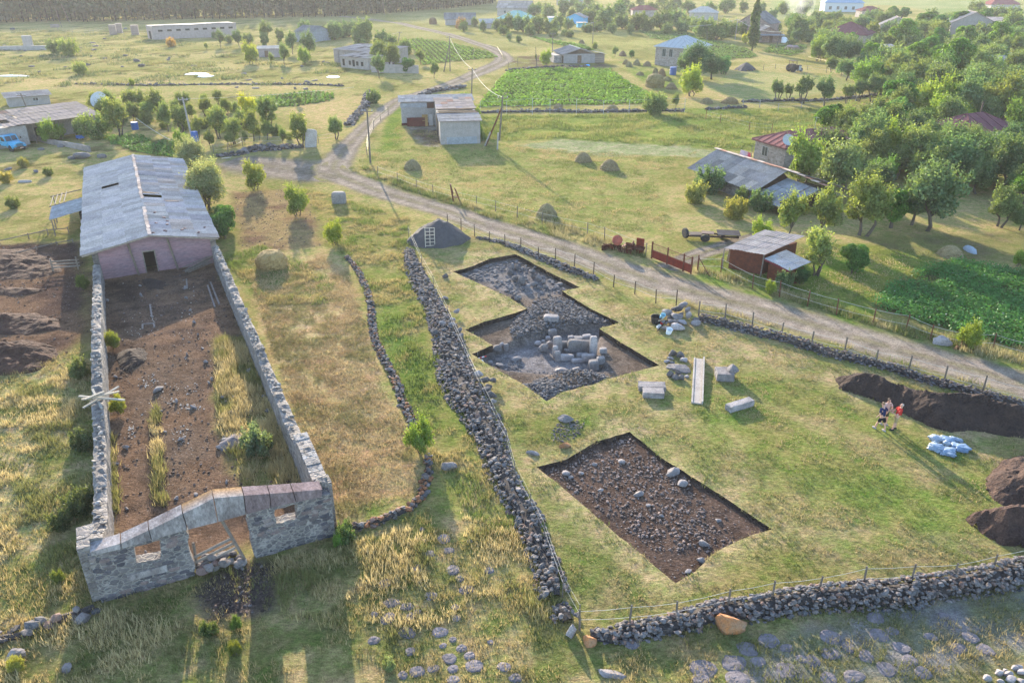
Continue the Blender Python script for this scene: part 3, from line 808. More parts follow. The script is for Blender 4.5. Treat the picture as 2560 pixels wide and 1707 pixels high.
for i in range(8):
 a0,a1,b0,b1=lower[i],lower[i+1],upper[i],upper[i+1]
 g=.92+.2*(random.random()-.5); c=(g,g,g*1.02)
 if i>=5: c=(g*.74,g*.62,g*.65)
 f=.018
 lp=[(a0[0]+f,a0[1]+.02),(a1[0]-f,a1[1]+.02),(b1[0]-f,b1[1]),(b0[0]+f,b0[1])]
 n0=len(bm_.V)
 bm_.slab([lp],-.07,TH+.1,c)
 if i in (3,4):
  for k in range(n0,len(bm_.V)):
   if bm_.V[k][1]>.3: bm_.C[k]=(1.1,.72,.34)
bm_.build('lintel_beam', M['beamcon'], gt)
sm=MB()
q0,q1=gp(868,872),gp(1140,805)
sm.slab([[q0,q1,gp(1132,760),gp(860,835)]],-.05,.1)
sm.build('plinth_band', M['beamcon'], gt)
fb = thing('plank_barrier', 'grey plank barrier leaning in the ruin doorway', 'barrier', g3(rloc((jl + jr) / 2, .1)), RZ)
hw=(jr-jl)/2
m_=MB()
m_.bar((-hw+.1,.25,.1),(-hw+.15,.2,1.6),.09); m_.bar((.15,.25,2.6),(.85,-.15,.1),.1)
m_.build('post', M['wood'], fb)
for z0,z1 in ((.55,1.05),(.85,1.35),(.25,.75)):
 m_ = MB(); m_.bar((-hw + .05, .12, z0), (.55, .1, z1), .05, .13, grey(.9, 1.3)); m_.build('rail', M['wood'], fb)
for side, x0, lab in ((0, .30, 'left stone side wall of the roofless ruin'), (1, RW - .28, 'long stone side wall of the ruin beside the hay strip')):
 o = thing('stone_wall', lab, 'stone wall', g3(rloc(x0, .8)), RZ)
 m_=MB()
 hf=(lambda s: 1.85+1.0*math.exp(-(s/1.6)**2)-.25*math.sin(s*.21)) if side==0 else (lambda s: 1.95+.75*(s<4.6)+.1*math.sin(s*.4))
 ragged_wall(m_,(0,-.2),(0,40.7),.60,hf,5+side)
 if side==0:
  m_.box((-.45,1.3,1.2),(.7,.9,2.4),.05); m_.box((-.4,-.35,1.5),(.5,.6,2.9),.03)
 else:
  m_.box((.32,.15,1.35),(.35,.75,2.7),0)
  for k in range(7): m_.box((.02,.4+k*.62,2.72+random.uniform(-.03,.03)),(.7,.58,.3),random.uniform(-.05,.05),grey(.95,1.25))
 m_.build('masonry', M['wallstone'], o)
BY0,BY1,BX0,BX1,RX,EZ,RZH=41.75,76.6,-.72,10.45,4.88,2.5,3.55
bt = thing('long_barn', 'long low barn with grey sheet roof and pink end wall', 'barn', Vector((*rloc(0, 0), zb)), RZ)
m_=MB()
for x in (.02, RW - .52): m_ = MB(); m_.box((x + .25, (BY0 + BY1) / 2 + .5, EZ / 2 - .3), (.5, BY1 - BY0 - 1.2, EZ + .45)); m_.build('wall', M['wallstone'], bt)
m_ = MB(); m_.box((RW / 2, BY1 - .4, EZ / 2 - .3), (RW - 1.1, .4, EZ + .4)); m_.build('wall', M['wallstone'], bt)
py=42.35
def tilt(mn): return mn
pk=MB(); dx0,dx1,dh=4.05,4.95,1.95
xl,xr=.55,RW-.55
pk.slab([[(xl,-.3),(dx0,-.3),(dx0,dh),(dx1,dh),(dx1,-.3),(xr,-.3),(xr,EZ-.12),(RX,RZH-.12),(xl,EZ-.12)]],py,py+.25)
pw_ = pk.build('end_wall', M['pinkwall'], bt); pw_['label'] = 'pink limewashed end wall'
df=MB()
df.box((dx0-.04,py-.03,dh/2),(.1,.14,dh)); df.box((dx1+.04,py-.03,dh/2),(.1,.14,dh)); df.box(((dx0+dx1)/2,py-.03,dh+.05),(dx1-dx0+.2,.14,.1))
d_ = df.build('door_frame', M['wood'], bt)
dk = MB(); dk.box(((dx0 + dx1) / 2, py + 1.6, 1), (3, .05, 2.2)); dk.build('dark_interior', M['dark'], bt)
for (xa,xb) in ((3.38,3.0),(6.62,6.2)):
 p_ = MB(); p_.bar((xa, py - .35, -.1), (xb, py - .12, 2.95), .13, .13, (.9, .85, .8)); p_.build('post', M['wood'], bt)
def barn_slope(x_e,x_r,name,hole,tn,tints=None):
 q=MB()
 if x_e<x_r: roof_slope(q,(x_e,BY1,EZ),(0,BY0-BY1,0),(x_r-x_e,0,RZH-EZ),1.12,1.75,.028,6,tn,.0,.045,hole,tints)
 else: roof_slope(q,(x_e,BY0,EZ),(0,BY1-BY0,0),(x_r-x_e,0,RZH-EZ),1.12,1.75,.028,6,tn,.0,.045,hole,tints)
 q.build('roof_slope', M['asbestos'], bt)
holes={(8,2),(7,2)}
barn_slope(BX0, RX, 'roof', lambda a, b: (round(a * 31) == 11 and .3 < b < .6), (.84, 1.12))
barn_slope(BX1, RX, 'roof', lambda a, b: (round(a * 31) in (12,) and b > .5), (.74, 1.12), (.35, [(1.08, 1.0, .93), (.93, .93, 1.0)]))
q=MB()
for k in range(33):
 y=BY0+(k+.5)*(BY1-BY0)/33
 if k == 9: q.build('ridge_cap', M['asbestos'], bt); q = MB()
 if k in (9,10,11): continue
 q.box((RX+random.uniform(-.05,.05),y,RZH+.07),(.3,1.02,.05),random.uniform(-.06,.06),grey(.6,1.0))
q.build('ridge_cap', M['asbestos'], bt)
q=MB()
q.bar((BX0+.05,BY0+.02,EZ-.06),(RX,BY0+.02,RZH-.04),.05,.14,(1.5,1.45,1.4)); q.bar((BX1-.05,BY0+.02,EZ-.06),(RX+.03,BY0+.02,RZH-.04),.05,.14,(1.5,1.45,1.4))
for x in (1.5,3.2,6.5,8.3):
 z=EZ+(RZH-EZ)*(1-abs(x-RX)/5.5)-.14
 q.bar((x,BY0+.1,z),(x,BY0+3,z),.12,.1)
q.build('barge_board', M['wood'], bt)
for (x,y) in ((6.2,43),(7.6,43.6),(8.9,43.0),(5.6,45.5),(6.4,47.5),(6.6,46.3),(5.7,49.2),(7.9,44.2),(9.6,44.8),(5.2,42.3),(6.5,45.2)):
 z=EZ+(RZH-EZ)*(BX1-x)/(BX1-RX)+.06
 s=MB(); s.rock((0,0,0),(.38,.3,.22),(1.3,1.0,.95),ROCK2)
 o = s.build('roof_stone', M['rock']); p = rloc(x, y); o.location = (p[0], p[1], zb + z + .03)
 tag(o, 'loose stone weighing down the barn roof sheets', 'stone', 'stones on the barn roof')
q=MB()
for k,(a,b) in enumerate((((5.1,57.2),(6.6,56.8)),((5.0,56.7),(6.2,56.7)),((7.0,53.8),(8.2,54.0)))):
 za=EZ+(RZH-EZ)*(BX1-a[0])/(BX1-RX)+.13; zb_=EZ+(RZH-EZ)*(BX1-b[0])/(BX1-RX)+.13
 q=MB(); q.bar((0,0,0),Vector((b[0]-a[0],b[1]-a[1],zb_-za)),.12,.04,(.7,.6,.55))
 o = q.build('plank', M['wood']); p = rloc(*a); o.location = (p[0], p[1], zb + za); o.rotation_euler.z = RZ
 tag(o, 'brown plank lying on the barn roof', 'plank', 'planks on the barn roof')
lt = thing('lean_to', 'small open lean-to with tin roof against the barn side', 'lean-to shed', Vector((*rloc(-2.3, 62), zb)), RZ)
q = MB(); roof_slope(q, (-1.5, 0.6, 1.72), (0, -5.2, 0), (2.95, 0, .62), 1.0, 1.5, .02, 6, (1.1, 1.4)); q.build('roof', M['tin'], lt)
q=MB()
for x, y, h in ((-1.4, -4.4, 1.68), (-1.4, -2, 1.68), (-1.4, .4, 1.68), (-1.5, 4.3, 1.9)): q = MB(); q.tube([(x, y, -.2), (x, y, h)], .06); q.build('post', M['wood'], lt)
for a_, b_ in [((-1.7 + .45 * i, 1.0, 1.78 + .09 * i), (-1.5 + .45 * i, 4.8, 1.9 + .1 * i)) for i in range(4)] + [((-1.8, .8, 1.7), (1.3, .8, 2.3)), ((-1.8, 4.6, 1.85), (1.3, 4.6, 2.3))]: q = MB(); q.tube([a_, b_], .05); q.build('rafter', M['wood'], lt)
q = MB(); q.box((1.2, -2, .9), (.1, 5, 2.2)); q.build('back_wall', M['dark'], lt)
rf = thing('rail_fence', 'grey rail fence running left from the barn corner', 'fence', g3(rloc(-1.2, 46)), RZ)
for k in range(3):
 q = MB(); q.bar((-.1, .1, .35 + .28 * k), (-2.3, .4, .4 + .28 * k), .05, .12, grey(.9, 1.2)); q.build('rail', M['wood'], rf)
q = MB(); q.bar((-2.3, .4, -.1), (-2.3, .4, 1.25), .12); q.bar((-.3, .1, -.1), (-.3, .1, 1.2), .12); q.build('post', M['wood'], rf)
def low_rail(k, pts, name, lab, h=.5, rad=.05, mat='wood'):
 q = [P(k, *p) for p in pts]; o = thing(name, lab, 'fence', g3(q[0]))
 b=g3(q[0])
 mm = MB(); mm.tube([g3(p, h) - b for p in q], rad, 6); mm.build('rail', M[mat], o)
 for p in q:
  mm = MB(); mm.tube([g3(p, -.2) - b, g3(p, h + .15) - b], rad, 6); mm.build('post', M[mat], o)
 return o
low_rail(4, [(470, 60), (330, 75), (200, 105), (0, 150)], 'rail_fence', 'low pole rail crossing the scrub left of the barn')
low_rail(4, [(500, 128), (390, 145), (250, 180), (120, 215)], 'rail_fence', 'lower pole rail above the dug soil left of the barn', .3)
for k in range(9):
 q=MB(); a=random.uniform(-.3,.5); q.bar((0,0,.1+.05*k),(2.2+random.uniform(-.6,.3),1.3+a,.35+.06*k),.1,.06,grey(.6,1.1))
 o = q.build('stick', M['wood']); p = rloc(7.2 + random.uniform(-.3, .5), 40.6 + random.uniform(-.4, .4)); o.location = g3(p); o.rotation_euler.z = RZ
 tag(o, 'old timber stick heaped in the corner under the pink wall', 'timber', 'timber heap by the pink wall')
cx,cy=.35,15.3
for k,(ang,ln,el) in enumerate(((1.75,2.5,.05),(.55,2.3,.14),(-.45,2.6,-.1),(.05,2.0,.0),(-2.6,1.2,.03))):
 q=MB(); d=Vector((math.cos(ang),math.sin(ang),el)); q.bar(-d*ln*.4,d*ln*.6,.13,.07,grey(.8,1.1))
 o = q.build('beam', M['palewood']); p = rloc(cx, cy); o.location = (p[0], p[1], zb + 2.0 + .1 * k); o.rotation_euler.z = RZ
 tag(o, 'bleached beam crossed with others on the left ruin wall', 'beam', 'crossed beams on the ruin wall')
def slabs(k,lst,name,lab,cat,mat,group=None,hh=(.1,.22),tone=(.9,1.3)):
 for (x,y,wpx,asp) in lst:
  p=P(k,x,y); r=metres(k,wpx,p); s=MB(); h=random.uniform(*hh); g=random.uniform(*tone)
  s.rock((0,0,h*.3),(r,r*asp,h*1.3),(g,g,g*.98),ROCK2)
  o=s.build(name,M[mat]); o.location=g3(p); o.rotation_euler.z=random.uniform(-.3,.3)
  tag(o,lab,cat,group)
slabs(4, [(1085, 1135, 110, .4)], 'slab', 'flat grey slab lying in the middle of the ruin floor', 'stone slab', 'rock', None, (.25, .3), (1.4, 1.5))
FLOORST=[(965,488,45,.4),(960,422,25,.6),(1275,508,30,.7),(1300,595,28,.7),(1355,765,28,.6),(1385,852,30,.5),(1410,950,36,.6),(1130,1420,42,.5),(1235,1477,45,.3),(1100,1280,34,.7),(1265,440,40,.3),(735,525,34,.5),
           (1330,678,30,.4),(790,1048,36,.6),(1450,1070,40,.5),(1515,1190,46,.6),(1595,1185,40,.6),(1580,1290,44,.9),(1540,1480,60,.8),(1500,1530,50,.7),(1700,1000,50,.8),(1640,1440,50,.6),(1600,1500,40,.7),(1320,1255,60,.4),(1210,1215,50,.4),(1430,1090,34,.5),(860,1530,60,.6),(1280,900,26,.5),(1710,1275,36,.7),(1800,1180,34,.6),(1830,1275,36,.7)]
slabs(4, FLOORST, 'stone', 'pale loose stone lying on the dirt floor of the ruin', 'stone', 'rock', 'stones on the ruin floor', (.12, .3), (1.2, 2.0))
slabs(7, [(1195, 312, 45, .7), (860, 385, 40, .6), (990, 690, 30, .7), (1540, 200, 45, .4), (1330, 285, 60, .5), (775, 85, 70, .8)], 'stone', 'pale loose stone lying on the dirt floor of the ruin', 'stone', 'rock', 'stones on the ruin floor', (.12, .25), (1.2, 1.9))
lm=MB()
for k in range(300):
 cxy=random.choice([(1250,1135,110,30),(1190,1210,60,20),(920,720,70,90),(1040,620,25,90),(1240,1440,60,60),(1320,1250,60,20),(1000,1080,60,40),(900,1400,20,40),(1300,700,100,200),(1150,1000,250,350)])
 p=P(4,cxy[0]+random.gauss(0,cxy[2]*.6),cxy[1]+random.gauss(0,cxy[3]*.6)); d=random.uniform(.03,.1)
 lm.rock(g3(p,.02),(d*1.4,d,d*.5),(1.5,1.48,1.4),ROCK1)
tag(lm.build('lime_crumbs', M['palecon']), 'white mortar crumbs scattered over the ruin floor', 'mortar crumbs', kind='stuff')
kb=MB()
for a,b in (((1025,550),(1040,640)),((1440,400),(1500,550)),((975,690),(975,720)),((1050,680),(1058,710)),((975,688),(1050,682)),((1420,420),(1470,570)),((1275,380),(1280,440))):
 kb.bar(g3(P(4,*a),.03),g3(P(4,*b),.03),.12,.1,(.75,.7,.68))
tag(kb.build('stall_kerbs', M['concrete']), 'broken concrete stall kerbs flush in the ruin floor', 'kerbs', kind='structure')
def heap(name,k,outline,h,lab,cat,mat,group=None,rough_=.35,seed=0,peak=None,base=0.,res=.2,col=(1,1,1),power=.8,wy=1.0):
 """mound over an outline in tile pixels; height grows away from the outline"""
 poly=[P(k,*p) for p in outline]
 xs=[p[0] for p in poly]; ys=[p[1] for p in poly]; c=(sum(xs)/len(xs),sum(ys)/len(ys))
 ax,ay=np.meshgrid(np.arange(min(xs)-.6,max(xs)+.6,res),np.arange(min(ys)-.6,max(ys)+.6,res))
 x=ax.ravel(); y=ay.ravel()
 x=x+(vn(x*3.1,y*3.1,3)-.5)*res*.7; y=y+(vn(x*3.3,y*2.9,4)-.5)*res*.7
 d=segdist(x,y,poly,True); ins=inpoly(x,y,poly)
 wob=.5*(fbm(x/1.3,y/1.3,seed,3)-.5)
 sd_=np.where(ins,d,-d)+wob
 mx=max(d[ins].max(),.2)
 t=np.clip(sd_/mx,-.2,1)
 z=np.where(t>0,h*np.abs(t)**power,t*1.2)
 rd=1-np.abs(fbm(x/1.1,y/1.1,seed+8,4)-.5)*5
 z=z*(1+rough_*(fbm(x/1.6,y/1.6,seed+3,4)-.5)*2.6+rough_*.35*rd)+rough_*.5*h*(fbm(x/.5,y/.5,seed+5,3)-.5)*(t>0)
 nx_,ny_=ax.shape[1],ax.shape[0]
 i,j=np.meshgrid(np.arange(nx_-1),np.arange(ny_-1)); i=i.ravel(); j=j.ravel()
 F=np.stack([j*nx_+i,j*nx_+i+1,(j+1)*nx_+i+1,(j+1)*nx_+i],1)
 kp=(t[F]>-.12).all(1)
 F=F[kp]; zz=hgt(x,y)+z+base
 u_=np.unique(F); rm=np.full(len(x),-1); rm[u_]=np.arange(len(u_))
 Vv=np.column_stack([x-c[0],y-c[1],zz-hz(c)])[u_]
 cl = RB(); nc = int(min(900, len(u_) * (.07 if mat == 'soil' else .02)))
 for i in rng.integers(0,len(u_),nc):
  dd_=.05+.2*random.random()**2.5; g=random.uniform(.7,1.5); e_=random.uniform(1,1.16); q=Vv[i]
  cl.add((q[0]*e_,q[1]*e_,q[2] if e_<1.05 else max(0.,q[2]*.3)),(dd_*1.3,dd_,dd_*.8),tuple(g*c_ for c_ in col))
 A3,F3,C3=cl.arrays()
 o=link(name,arr_mesh(name,np.concatenate([Vv,A3]),np.concatenate([rm[F][:,[0,1,2]],rm[F][:,[0,2,3]],F3+len(Vv)]),np.concatenate([np.tile(np.array(col),(len(u_),1)),C3]),False),M[mat])
 o.location=(c[0],c[1],hz(c))
 return tag(o,lab,cat,group)
heap('manure_heap', 4, [(770, 900), (850, 860), (980, 845), (1020, 880), (990, 950), (900, 1010), (810, 990)], .45, 'dark manure heap beside the left ruin wall', 'manure heap', 'soil', None, .6, 3)
heap('manure_heap', 4, [(960, 380), (1050, 370), (1140, 400), (1120, 445), (1000, 440)], .3, 'small dark manure heap before the pink wall', 'manure heap', 'soil', None, .6, 4)
heap('stone_heap', 4, [(1480, 1500), (1560, 1440), (1700, 1420), (1720, 1480), (1640, 1540), (1500, 1550)], .5, 'low heap of grey rubble in the weeds inside the ruin', 'rubble heap', 'gravel', None, .6, 5, col=(2.2, 2.1, 2.1))
for k in range(26):
 s=random.uniform(jl+.15,jl+2.1); d=random.uniform(.3,.6)
 o = MB().rock((0, 0, 0), (d * 1.1, d, d * .75), stone_tone()).build('stone', M['rock'])
 p=rloc(s,random.uniform(-.35,.55)); o.location=(p[0],p[1],zb+random.uniform(.1,.7)*max(.2,1-abs(s-jl-1)/1.6))
 tag(o, 'grey stone of the heap blocking the ruin doorway', 'stone', 'stones heaped in the ruin doorway')
slabs(7, [(1650, 755, 80, .8)], 'millstone', 'round flat stone at the threshold of the ruin doorway', 'stone', 'rock', None, (.2, .22), (1.4, 1.5))
slabs(7, [(1560, 745, 130, .4)], 'threshold', 'long pale threshold stone of the ruin doorway', 'threshold stone', 'rock', None, (.15, .2), (1.6, 1.7))
cl=RB()
for k,poly,n_,tn in ((0,[(245,640),(495,620),(700,1100),(560,1115),(300,1180),(250,1000)],2600,.85),(0,[(0,560),(190,555),(212,760),(130,860),(0,890)],1600,.8),(0,[(530,440),(700,430),(760,560),(560,590)],900,1.1),(0,[(440,1350),(560,1285),(640,1300),(625,1400),(480,1425)],300,.8)):
 q=PP(k,poly); xs=[p[0] for p in q]; ys=[p[1] for p in q]; X=rng.uniform(min(xs),max(xs),n_*2); Y=rng.uniform(min(ys),max(ys),n_*2); ok=inpoly(X,Y,q)&(fbm(X/2,Y/2,6,3)>.4)
 X,Y=X[ok],Y[ok]; Z=hgt(X,Y)
 for x,y,z in zip(X,Y,Z):
  d=.05+.13*random.random()**3; g=tn*random.uniform(.35,.95)
  cl.add((x,y,z+d*.1),(d*1.3,d,d*.7),(g*1.1,g*.86,g*.74) if random.random()<.85 else (g*1.9,g*1.8,g*1.75))
tag(link('soil_clods', arr_mesh('soil_clods', *cl.arrays()), M['rock']), 'brown soil clods and small stones littering the bare dirt of the ruin', 'soil clods', kind='stuff')
# ---------------------------------------------------------------- village and farm buildings
def part_box(parent,name,c,d,mat,rz=0,col=(1,1,1)):
 q=MB(); q.box(c,d,rz,col); return q.build(name,M[mat],parent)
def hip(mb, x0, x1, y0, y1, z, zr, along='y', inset=None, over=.35, col=(1, 1, 1), th=.1):
 x0 -= over; x1+=over; y0 -= over; y1+=over
 if along == 'y':
  i=inset or (x1-x0)/2; xm=(x0+x1)/2; a,b=(xm,y0+i,zr),(xm,y1-i,zr)
 else:
  i=inset or (y1-y0)/2; ym=(y0+y1)/2; a,b=(x0+i,ym,zr),(x1-i,ym,zr)
 B=[(x0,y0,z),(x1,y0,z),(x1,y1,z),(x0,y1,z)]; D=[(p[0],p[1],z-th) for p in B]
 V=B+D+[a,b]
 if along == 'y': F = [(0, 1, 8), (1, 2, 9, 8), (2, 3, 9), (3, 0, 8, 9)]
 else: F=[(0,1,9,8),(1,2,9),(2,3,8,9),(3,0,8)]
 F+=[(4,5,1,0),(5,6,2,1),(6,7,3,2),(7,4,0,3),(7,6,5,4)]
 mb.add(V,F,col)
 return B,a,b
def seams(mb,B,a,b,along,n=7,col=(.75,.75,.75)):
 """standing seams on the four slopes of a hip roof"""
 tris = [(B[0], B[1], a, a), (B[1], B[2], a, b), (B[2], B[3], b, b), (B[3], B[0], b, a)] if along == 'y' else [(B[0], B[1], a, b), (B[1], B[2], b, b), (B[2], B[3], b, a), (B[3], B[0], a, a)]
 for e0,e1,r0,r1 in tris:
  e0,e1,r0,r1=(Vector(p) for p in (e0,e1,r0,r1)); d=e1-e0; L=d.length; d /= L
  t0=(r0-e0).dot(d); t1=(r1-e0).dot(d); up=((r0-e0)-d*t0)
  for k in range(1,n+1):
   s=L*k/(n+1)
   f=1 if t0<=s<=t1 else (s/t0 if s<t0 else (L-s)/max(L-t1,.01))
   nrm=d.cross(up.normalized()).normalized(); nrm=nrm if nrm.z>0 else -nrm
   mb.bar(e0+d*s+nrm*.03,e0+d*s+up*f*.98+nrm*.03,.07,.06,col)
  mb.bar(e0+Vector((0,0,.03)),r0+Vector((0,0,.03)),.1,.08,tuple(c*1.15 for c in col))
def house(name, label, cat, loc, rz, W, D, h, roof='gable', rise=1.4, wall='concrete', rmat='asbestos', wins=(), doors=(), along='x', over=.35, wtone=(1, 1, 1), rtone=(1, 1, 1), chim=None, frame='white', group=None, sheets=True, tints=None):
 """x along the front (front face at y=0, towards -y), D deep; wins: (face, s, z, w, h)"""
 t=thing(name,label,cat,(loc[0],loc[1],hz(loc)),rz,group)
 q=MB(); xm,ym=W/2,D/2
 if roof == 'gable':
  if along == 'x':
   pts=[(0,-.4),(D,-.4),(D,h),(ym,h+rise),(0,h)]
   V=[(0,a,b) for a,b in pts]+[(W,a,b) for a,b in pts]
  else:
   pts=[(0,-.4),(W,-.4),(W,h),(xm,h+rise),(0,h)]
   V=[(a,0,b) for a,b in pts]+[(a,D,b) for a,b in pts]
  F=[(0,1,2,3,4),(9,8,7,6,5)]+[(i,5+i,5+(i+1) % 5,(i+1) % 5) for i in range(5)]
  q.add(V,F,wtone)
 elif roof == 'shed':
  q.prism([(0,0),(W,0),(W,D),(0,D)],-.4,lambda x,y: h+rise*(y/D),wtone)
 else:
  q.box((xm,ym,h/2-.2),(W,D,h+.4),0,wtone)
 q.build('wall', M[wall], t)
 q=MB(); ov=over
 if roof == 'gable':
  z0 = h - ov * rise / (ym if along == 'x' else xm) + .04
  if along == 'x':
   n_=Vector((0,ym+ov,rise+h+.04-z0))
   for o,u,v in (((-ov,-ov,z0),(W+2*ov,0,0),n_),((W+ov,D+ov,z0),(-W-2*ov,0,0),(0,-n_[1],n_[2]))):
    q = MB(); roof_slope(q, o, u, v, 1.1, 1.7, .025, 4, (.6 * rtone[0], .85 * rtone[0]), tints=tints); r = q.build('roof_slope', M[rmat], t)
   q = MB(); q.bar((-ov, ym, h + rise + .1), (W + ov, ym, h + rise + .1), .35, .06, rtone); q.build('ridge', M[rmat], t)
  else:
   n_=Vector((xm+ov,0,rise+h+.04-z0))
   for o,u,v in (((-ov,D+ov,z0),(0,-D-2*ov,0),n_),((W+ov,-ov,z0),(0,D+2*ov,0),(-n_[0],0,n_[2]))):
    q = MB(); roof_slope(q, o, u, v, 1.1, 1.7, .025, 4, (.6 * rtone[0], .85 * rtone[0]), tints=tints); r = q.build('roof_slope', M[rmat], t)
   q = MB(); q.bar((xm, -ov, h + rise + .1), (xm, D + ov, h + rise + .1), .35, .06, rtone); q.build('ridge', M[rmat], t)
 elif roof == 'shed':
  s_=Vector((0,D+2*ov,rise*(D+2*ov)/D))
  roof_slope(q, (-ov, -ov, h - rise * ov / D + .06), (W + 2 * ov, 0, 0), s_, 1.2, 1.8, .02, 4, (.65 * rtone[0], .9 * rtone[0]), tints=tints); q.build('roof', M[rmat], t)
 elif roof == 'hip':
  B, a, b = hip(q, 0, W, 0, D, h + .02, h + rise, along, over=ov, col=rtone); rf = q.build('roof', M[rmat], t)
  q = MB(); seams(q, B, a, b, along, 6 if W > 8 else 5, tuple(c * .8 for c in rtone)); q.build('seams', M[rmat], rf)
  if chim:
   q = MB(); q.tube([(chim[0], chim[1], h + rise * .5), (chim[0], chim[1], h + rise + 1.2)], .13); q.lathe((chim[0], chim[1], h + rise + 1.3), [(.24, 0), (.24, .03), (.05, .15)], 10); q.build('chimney', M['iron'], rf)
 elif roof == 'flat':
  q.box((xm, ym, h + .08), (W + 2 * ov, D + 2 * ov, .16), 0, rtone); q.build('roof', M[rmat], t)
 def face(f,s,z,d=.0):
  return {'f': ((s, -d, z), 0), 'b': ((s, D + d, z), PI), 'l': ((-d, s, z), -PI / 2), 'r': ((W + d, s, z), PI / 2)}[f]
 for f,s,z,ww,wh in wins:
  c,r=face(f,s,z); wframe(t,c,ww,wh,r,1,frame)
 for f,s,ww,wh in doors:
  c,r=face(f,s,wh/2)
  q = MB(); q.box(c, (ww, .1, wh), r, (.7, .55, .45)); d = q.build('door', M['wood'], t)
  q = MB(); m = Matrix.Rotation(r, 3, 'Z'); q.box(Vector(c) + m @ Vector((ww * .36, -.07, 0)), (.06, .06, .14), r); q.build('handle', M['iron'], d)
 return t
def rooffrom(mb,pts,**kw):
 """parallelogram sheet roof: near-left, near-right, far-right (tile, x, y, z)"""
 a,b,c=(Vector((*P(*p),p[3])) for p in pts)
 roof_slope(mb,a,b-a,c-b,**kw)
 return a,b,c,a+c-b
hb=P(2,690,990); hr=R(8)
t = thing('concrete_hut', 'L shaped concrete block hut with broken tin roof in the meadow', 'hut', g3(hb), hr)
q=MB()
q.prism([(0, 0), (6.0, 0), (6.0, 17), (0, 17)], -.4, lambda x, y: 3.35 + .04 * y); q.build('wall', M['concrete'], t)
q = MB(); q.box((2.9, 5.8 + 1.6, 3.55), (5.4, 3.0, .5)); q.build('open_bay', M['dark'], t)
q = MB(); q.prism([(-5.6, 15.9), (-.02, 15.9), (-.02, 19.4), (-5.6, 19.4)], -.4, 3.75); q.build('wing_wall', M['concrete'], t)
q = MB(); roof_slope(q, (-.25, -.35, 3.42), (6.5, 0, 0), (0, 5.6, .24), 1.1, 1.9, .02, 5, (.9, 1.15)); q.build('roof', M['tin'], t)
q = MB(); roof_slope(q, (-.1, 8.7, 3.75), (6.3, 0, 0), (0, 9.0, .42), 1.1, 1.8, .02, 5, (.55, .75), .04, .06, None, (.15, [(1, .8, .7), (.9, .95, 1.1)])); q.build('roof', M['asbestos'], t)
q = MB(); roof_slope(q, (-6.0, 15.6, 3.86), (12.6, 0, 0), (0, 4.2, .5), 1.2, 2.1, .015, 4, (1.0, 1.2)); q.build('roof', M['tin'], t)
for x0,x1,y,z in ((-.3,6.2,5.3,3.75),(0,6.1,6.6,3.8),(-.2,5.8,8.2,3.85),(.2,3,6,3.9),(3.2,6,7.4,3.9)):
 q = MB(); q.bar((x0, y, z), (x1, y + random.uniform(-.3, .3), z + random.uniform(-.05, .1)), .14, .12, (.75, .6, .5)); q.build('rafter', M['wood'], t)
part_box(t, 'tin_strip', (-3.5, 15.86, 3.3), (4.4, .06, .7), 'tin', 0, (1.2, 1.2, 1.25))
part_box(t, 'gap_boards', (-.7, 15.84, 3.25), (1.2, .08, .9), 'wood', 0, (.55, .35, .3))
part_box(t, 'door', (.8, 15.83, 1), (.01, .01, .01), 'wood') if False else None
part_box(t, 'repair_patch', (3.2, -.02, .55), (4.6, .06, 1.05), 'palecon', 0, (.8, .92, 1.05))
part_box(t, 'plinth', (-3.2, 15.84, .2), (4.9, .1, .5), 'rust', 0, (.7, .5, .7))
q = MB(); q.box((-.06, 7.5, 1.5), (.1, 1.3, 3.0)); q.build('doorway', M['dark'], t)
for y in (1.5, 6.5, 8.6): part_box(t, 'jamb_board', (-.14, y, 1.6), (.08, .25, 3.2), 'wood', 0, (.9, .8, .7))
def lean(name,lab,cat,k,x,y,w,h,mat,col,rz,th=.06):
 p = P(k, x, y); o = MB(); o.box((0, .2, h / 2), (w, th, h), m=Matrix.Rotation(-.12, 3, 'X'), col=col)
 o.box((0, .16, h * .5), (w * .9, th * 1.3, .08), m=Matrix.Rotation(-.12, 3, 'X'), col=col)
 r=o.build(name,M[mat]); r.location=g3(p); r.rotation_euler.z=rz
 return tag(r,lab,cat)
lean('purple_sheet', 'purple brown metal panel leaning on the hut wing', 'metal panel', 2, 522, 868, 3.0, 1.45, 'rust', (.75, .5, .6), hr)
lean('yellow_door', 'old yellow door leaning beside the metal panel at the hut', 'door', 2, 583, 866, .95, 1.9, 'wood', (1.5, 1.15, .55), hr)
lean('grey_board', 'grey board leaning in the corner of the hut', 'board', 2, 622, 860, .7, 1.8, 'asbestos', (1, 1.05, 1.1), hr)
A=P(3,520,1305,1.6); sa=R(-64)
t = thing('cattle_shed', 'long low shed with grey sheet roof, sagging open end and rusty ridge', 'shed', g3(A), sa)
q = MB(); q.prism([(-11, .5), (-.6, .5), (-.6, 7.6), (-11, 7.6)], -.4, lambda x, y: 1.7 + (1.7 if 1 < y < 7 else 0)); q.V = [(v[0], v[1], min(v[2], 1.5)) for v in q.V]; q.build('wall', M['wallstone'], t)
q = MB(); q.slab([[(-.2, 0), (8.0, 0), (4.2, 3.2)]], 0, .1, (.5, .35, .3)); q.V = [(v[1] - 1.0, v[0], v[2] + .2) for v in q.V]; q.build('gable_boards', M['wood'], t)
q = MB(); roof_slope(q, (-12.2, -.3, 1.62), (12.4, 0, 0), (0, 4.5, 1.95), 1.1, 1.55, .03, 6, (.55, .85), 0, .05, None, (.12, [(1.25, 1.22, 1.15), (.75, .74, .72)])); q.build('roof_slope', M['asbestos'], t)
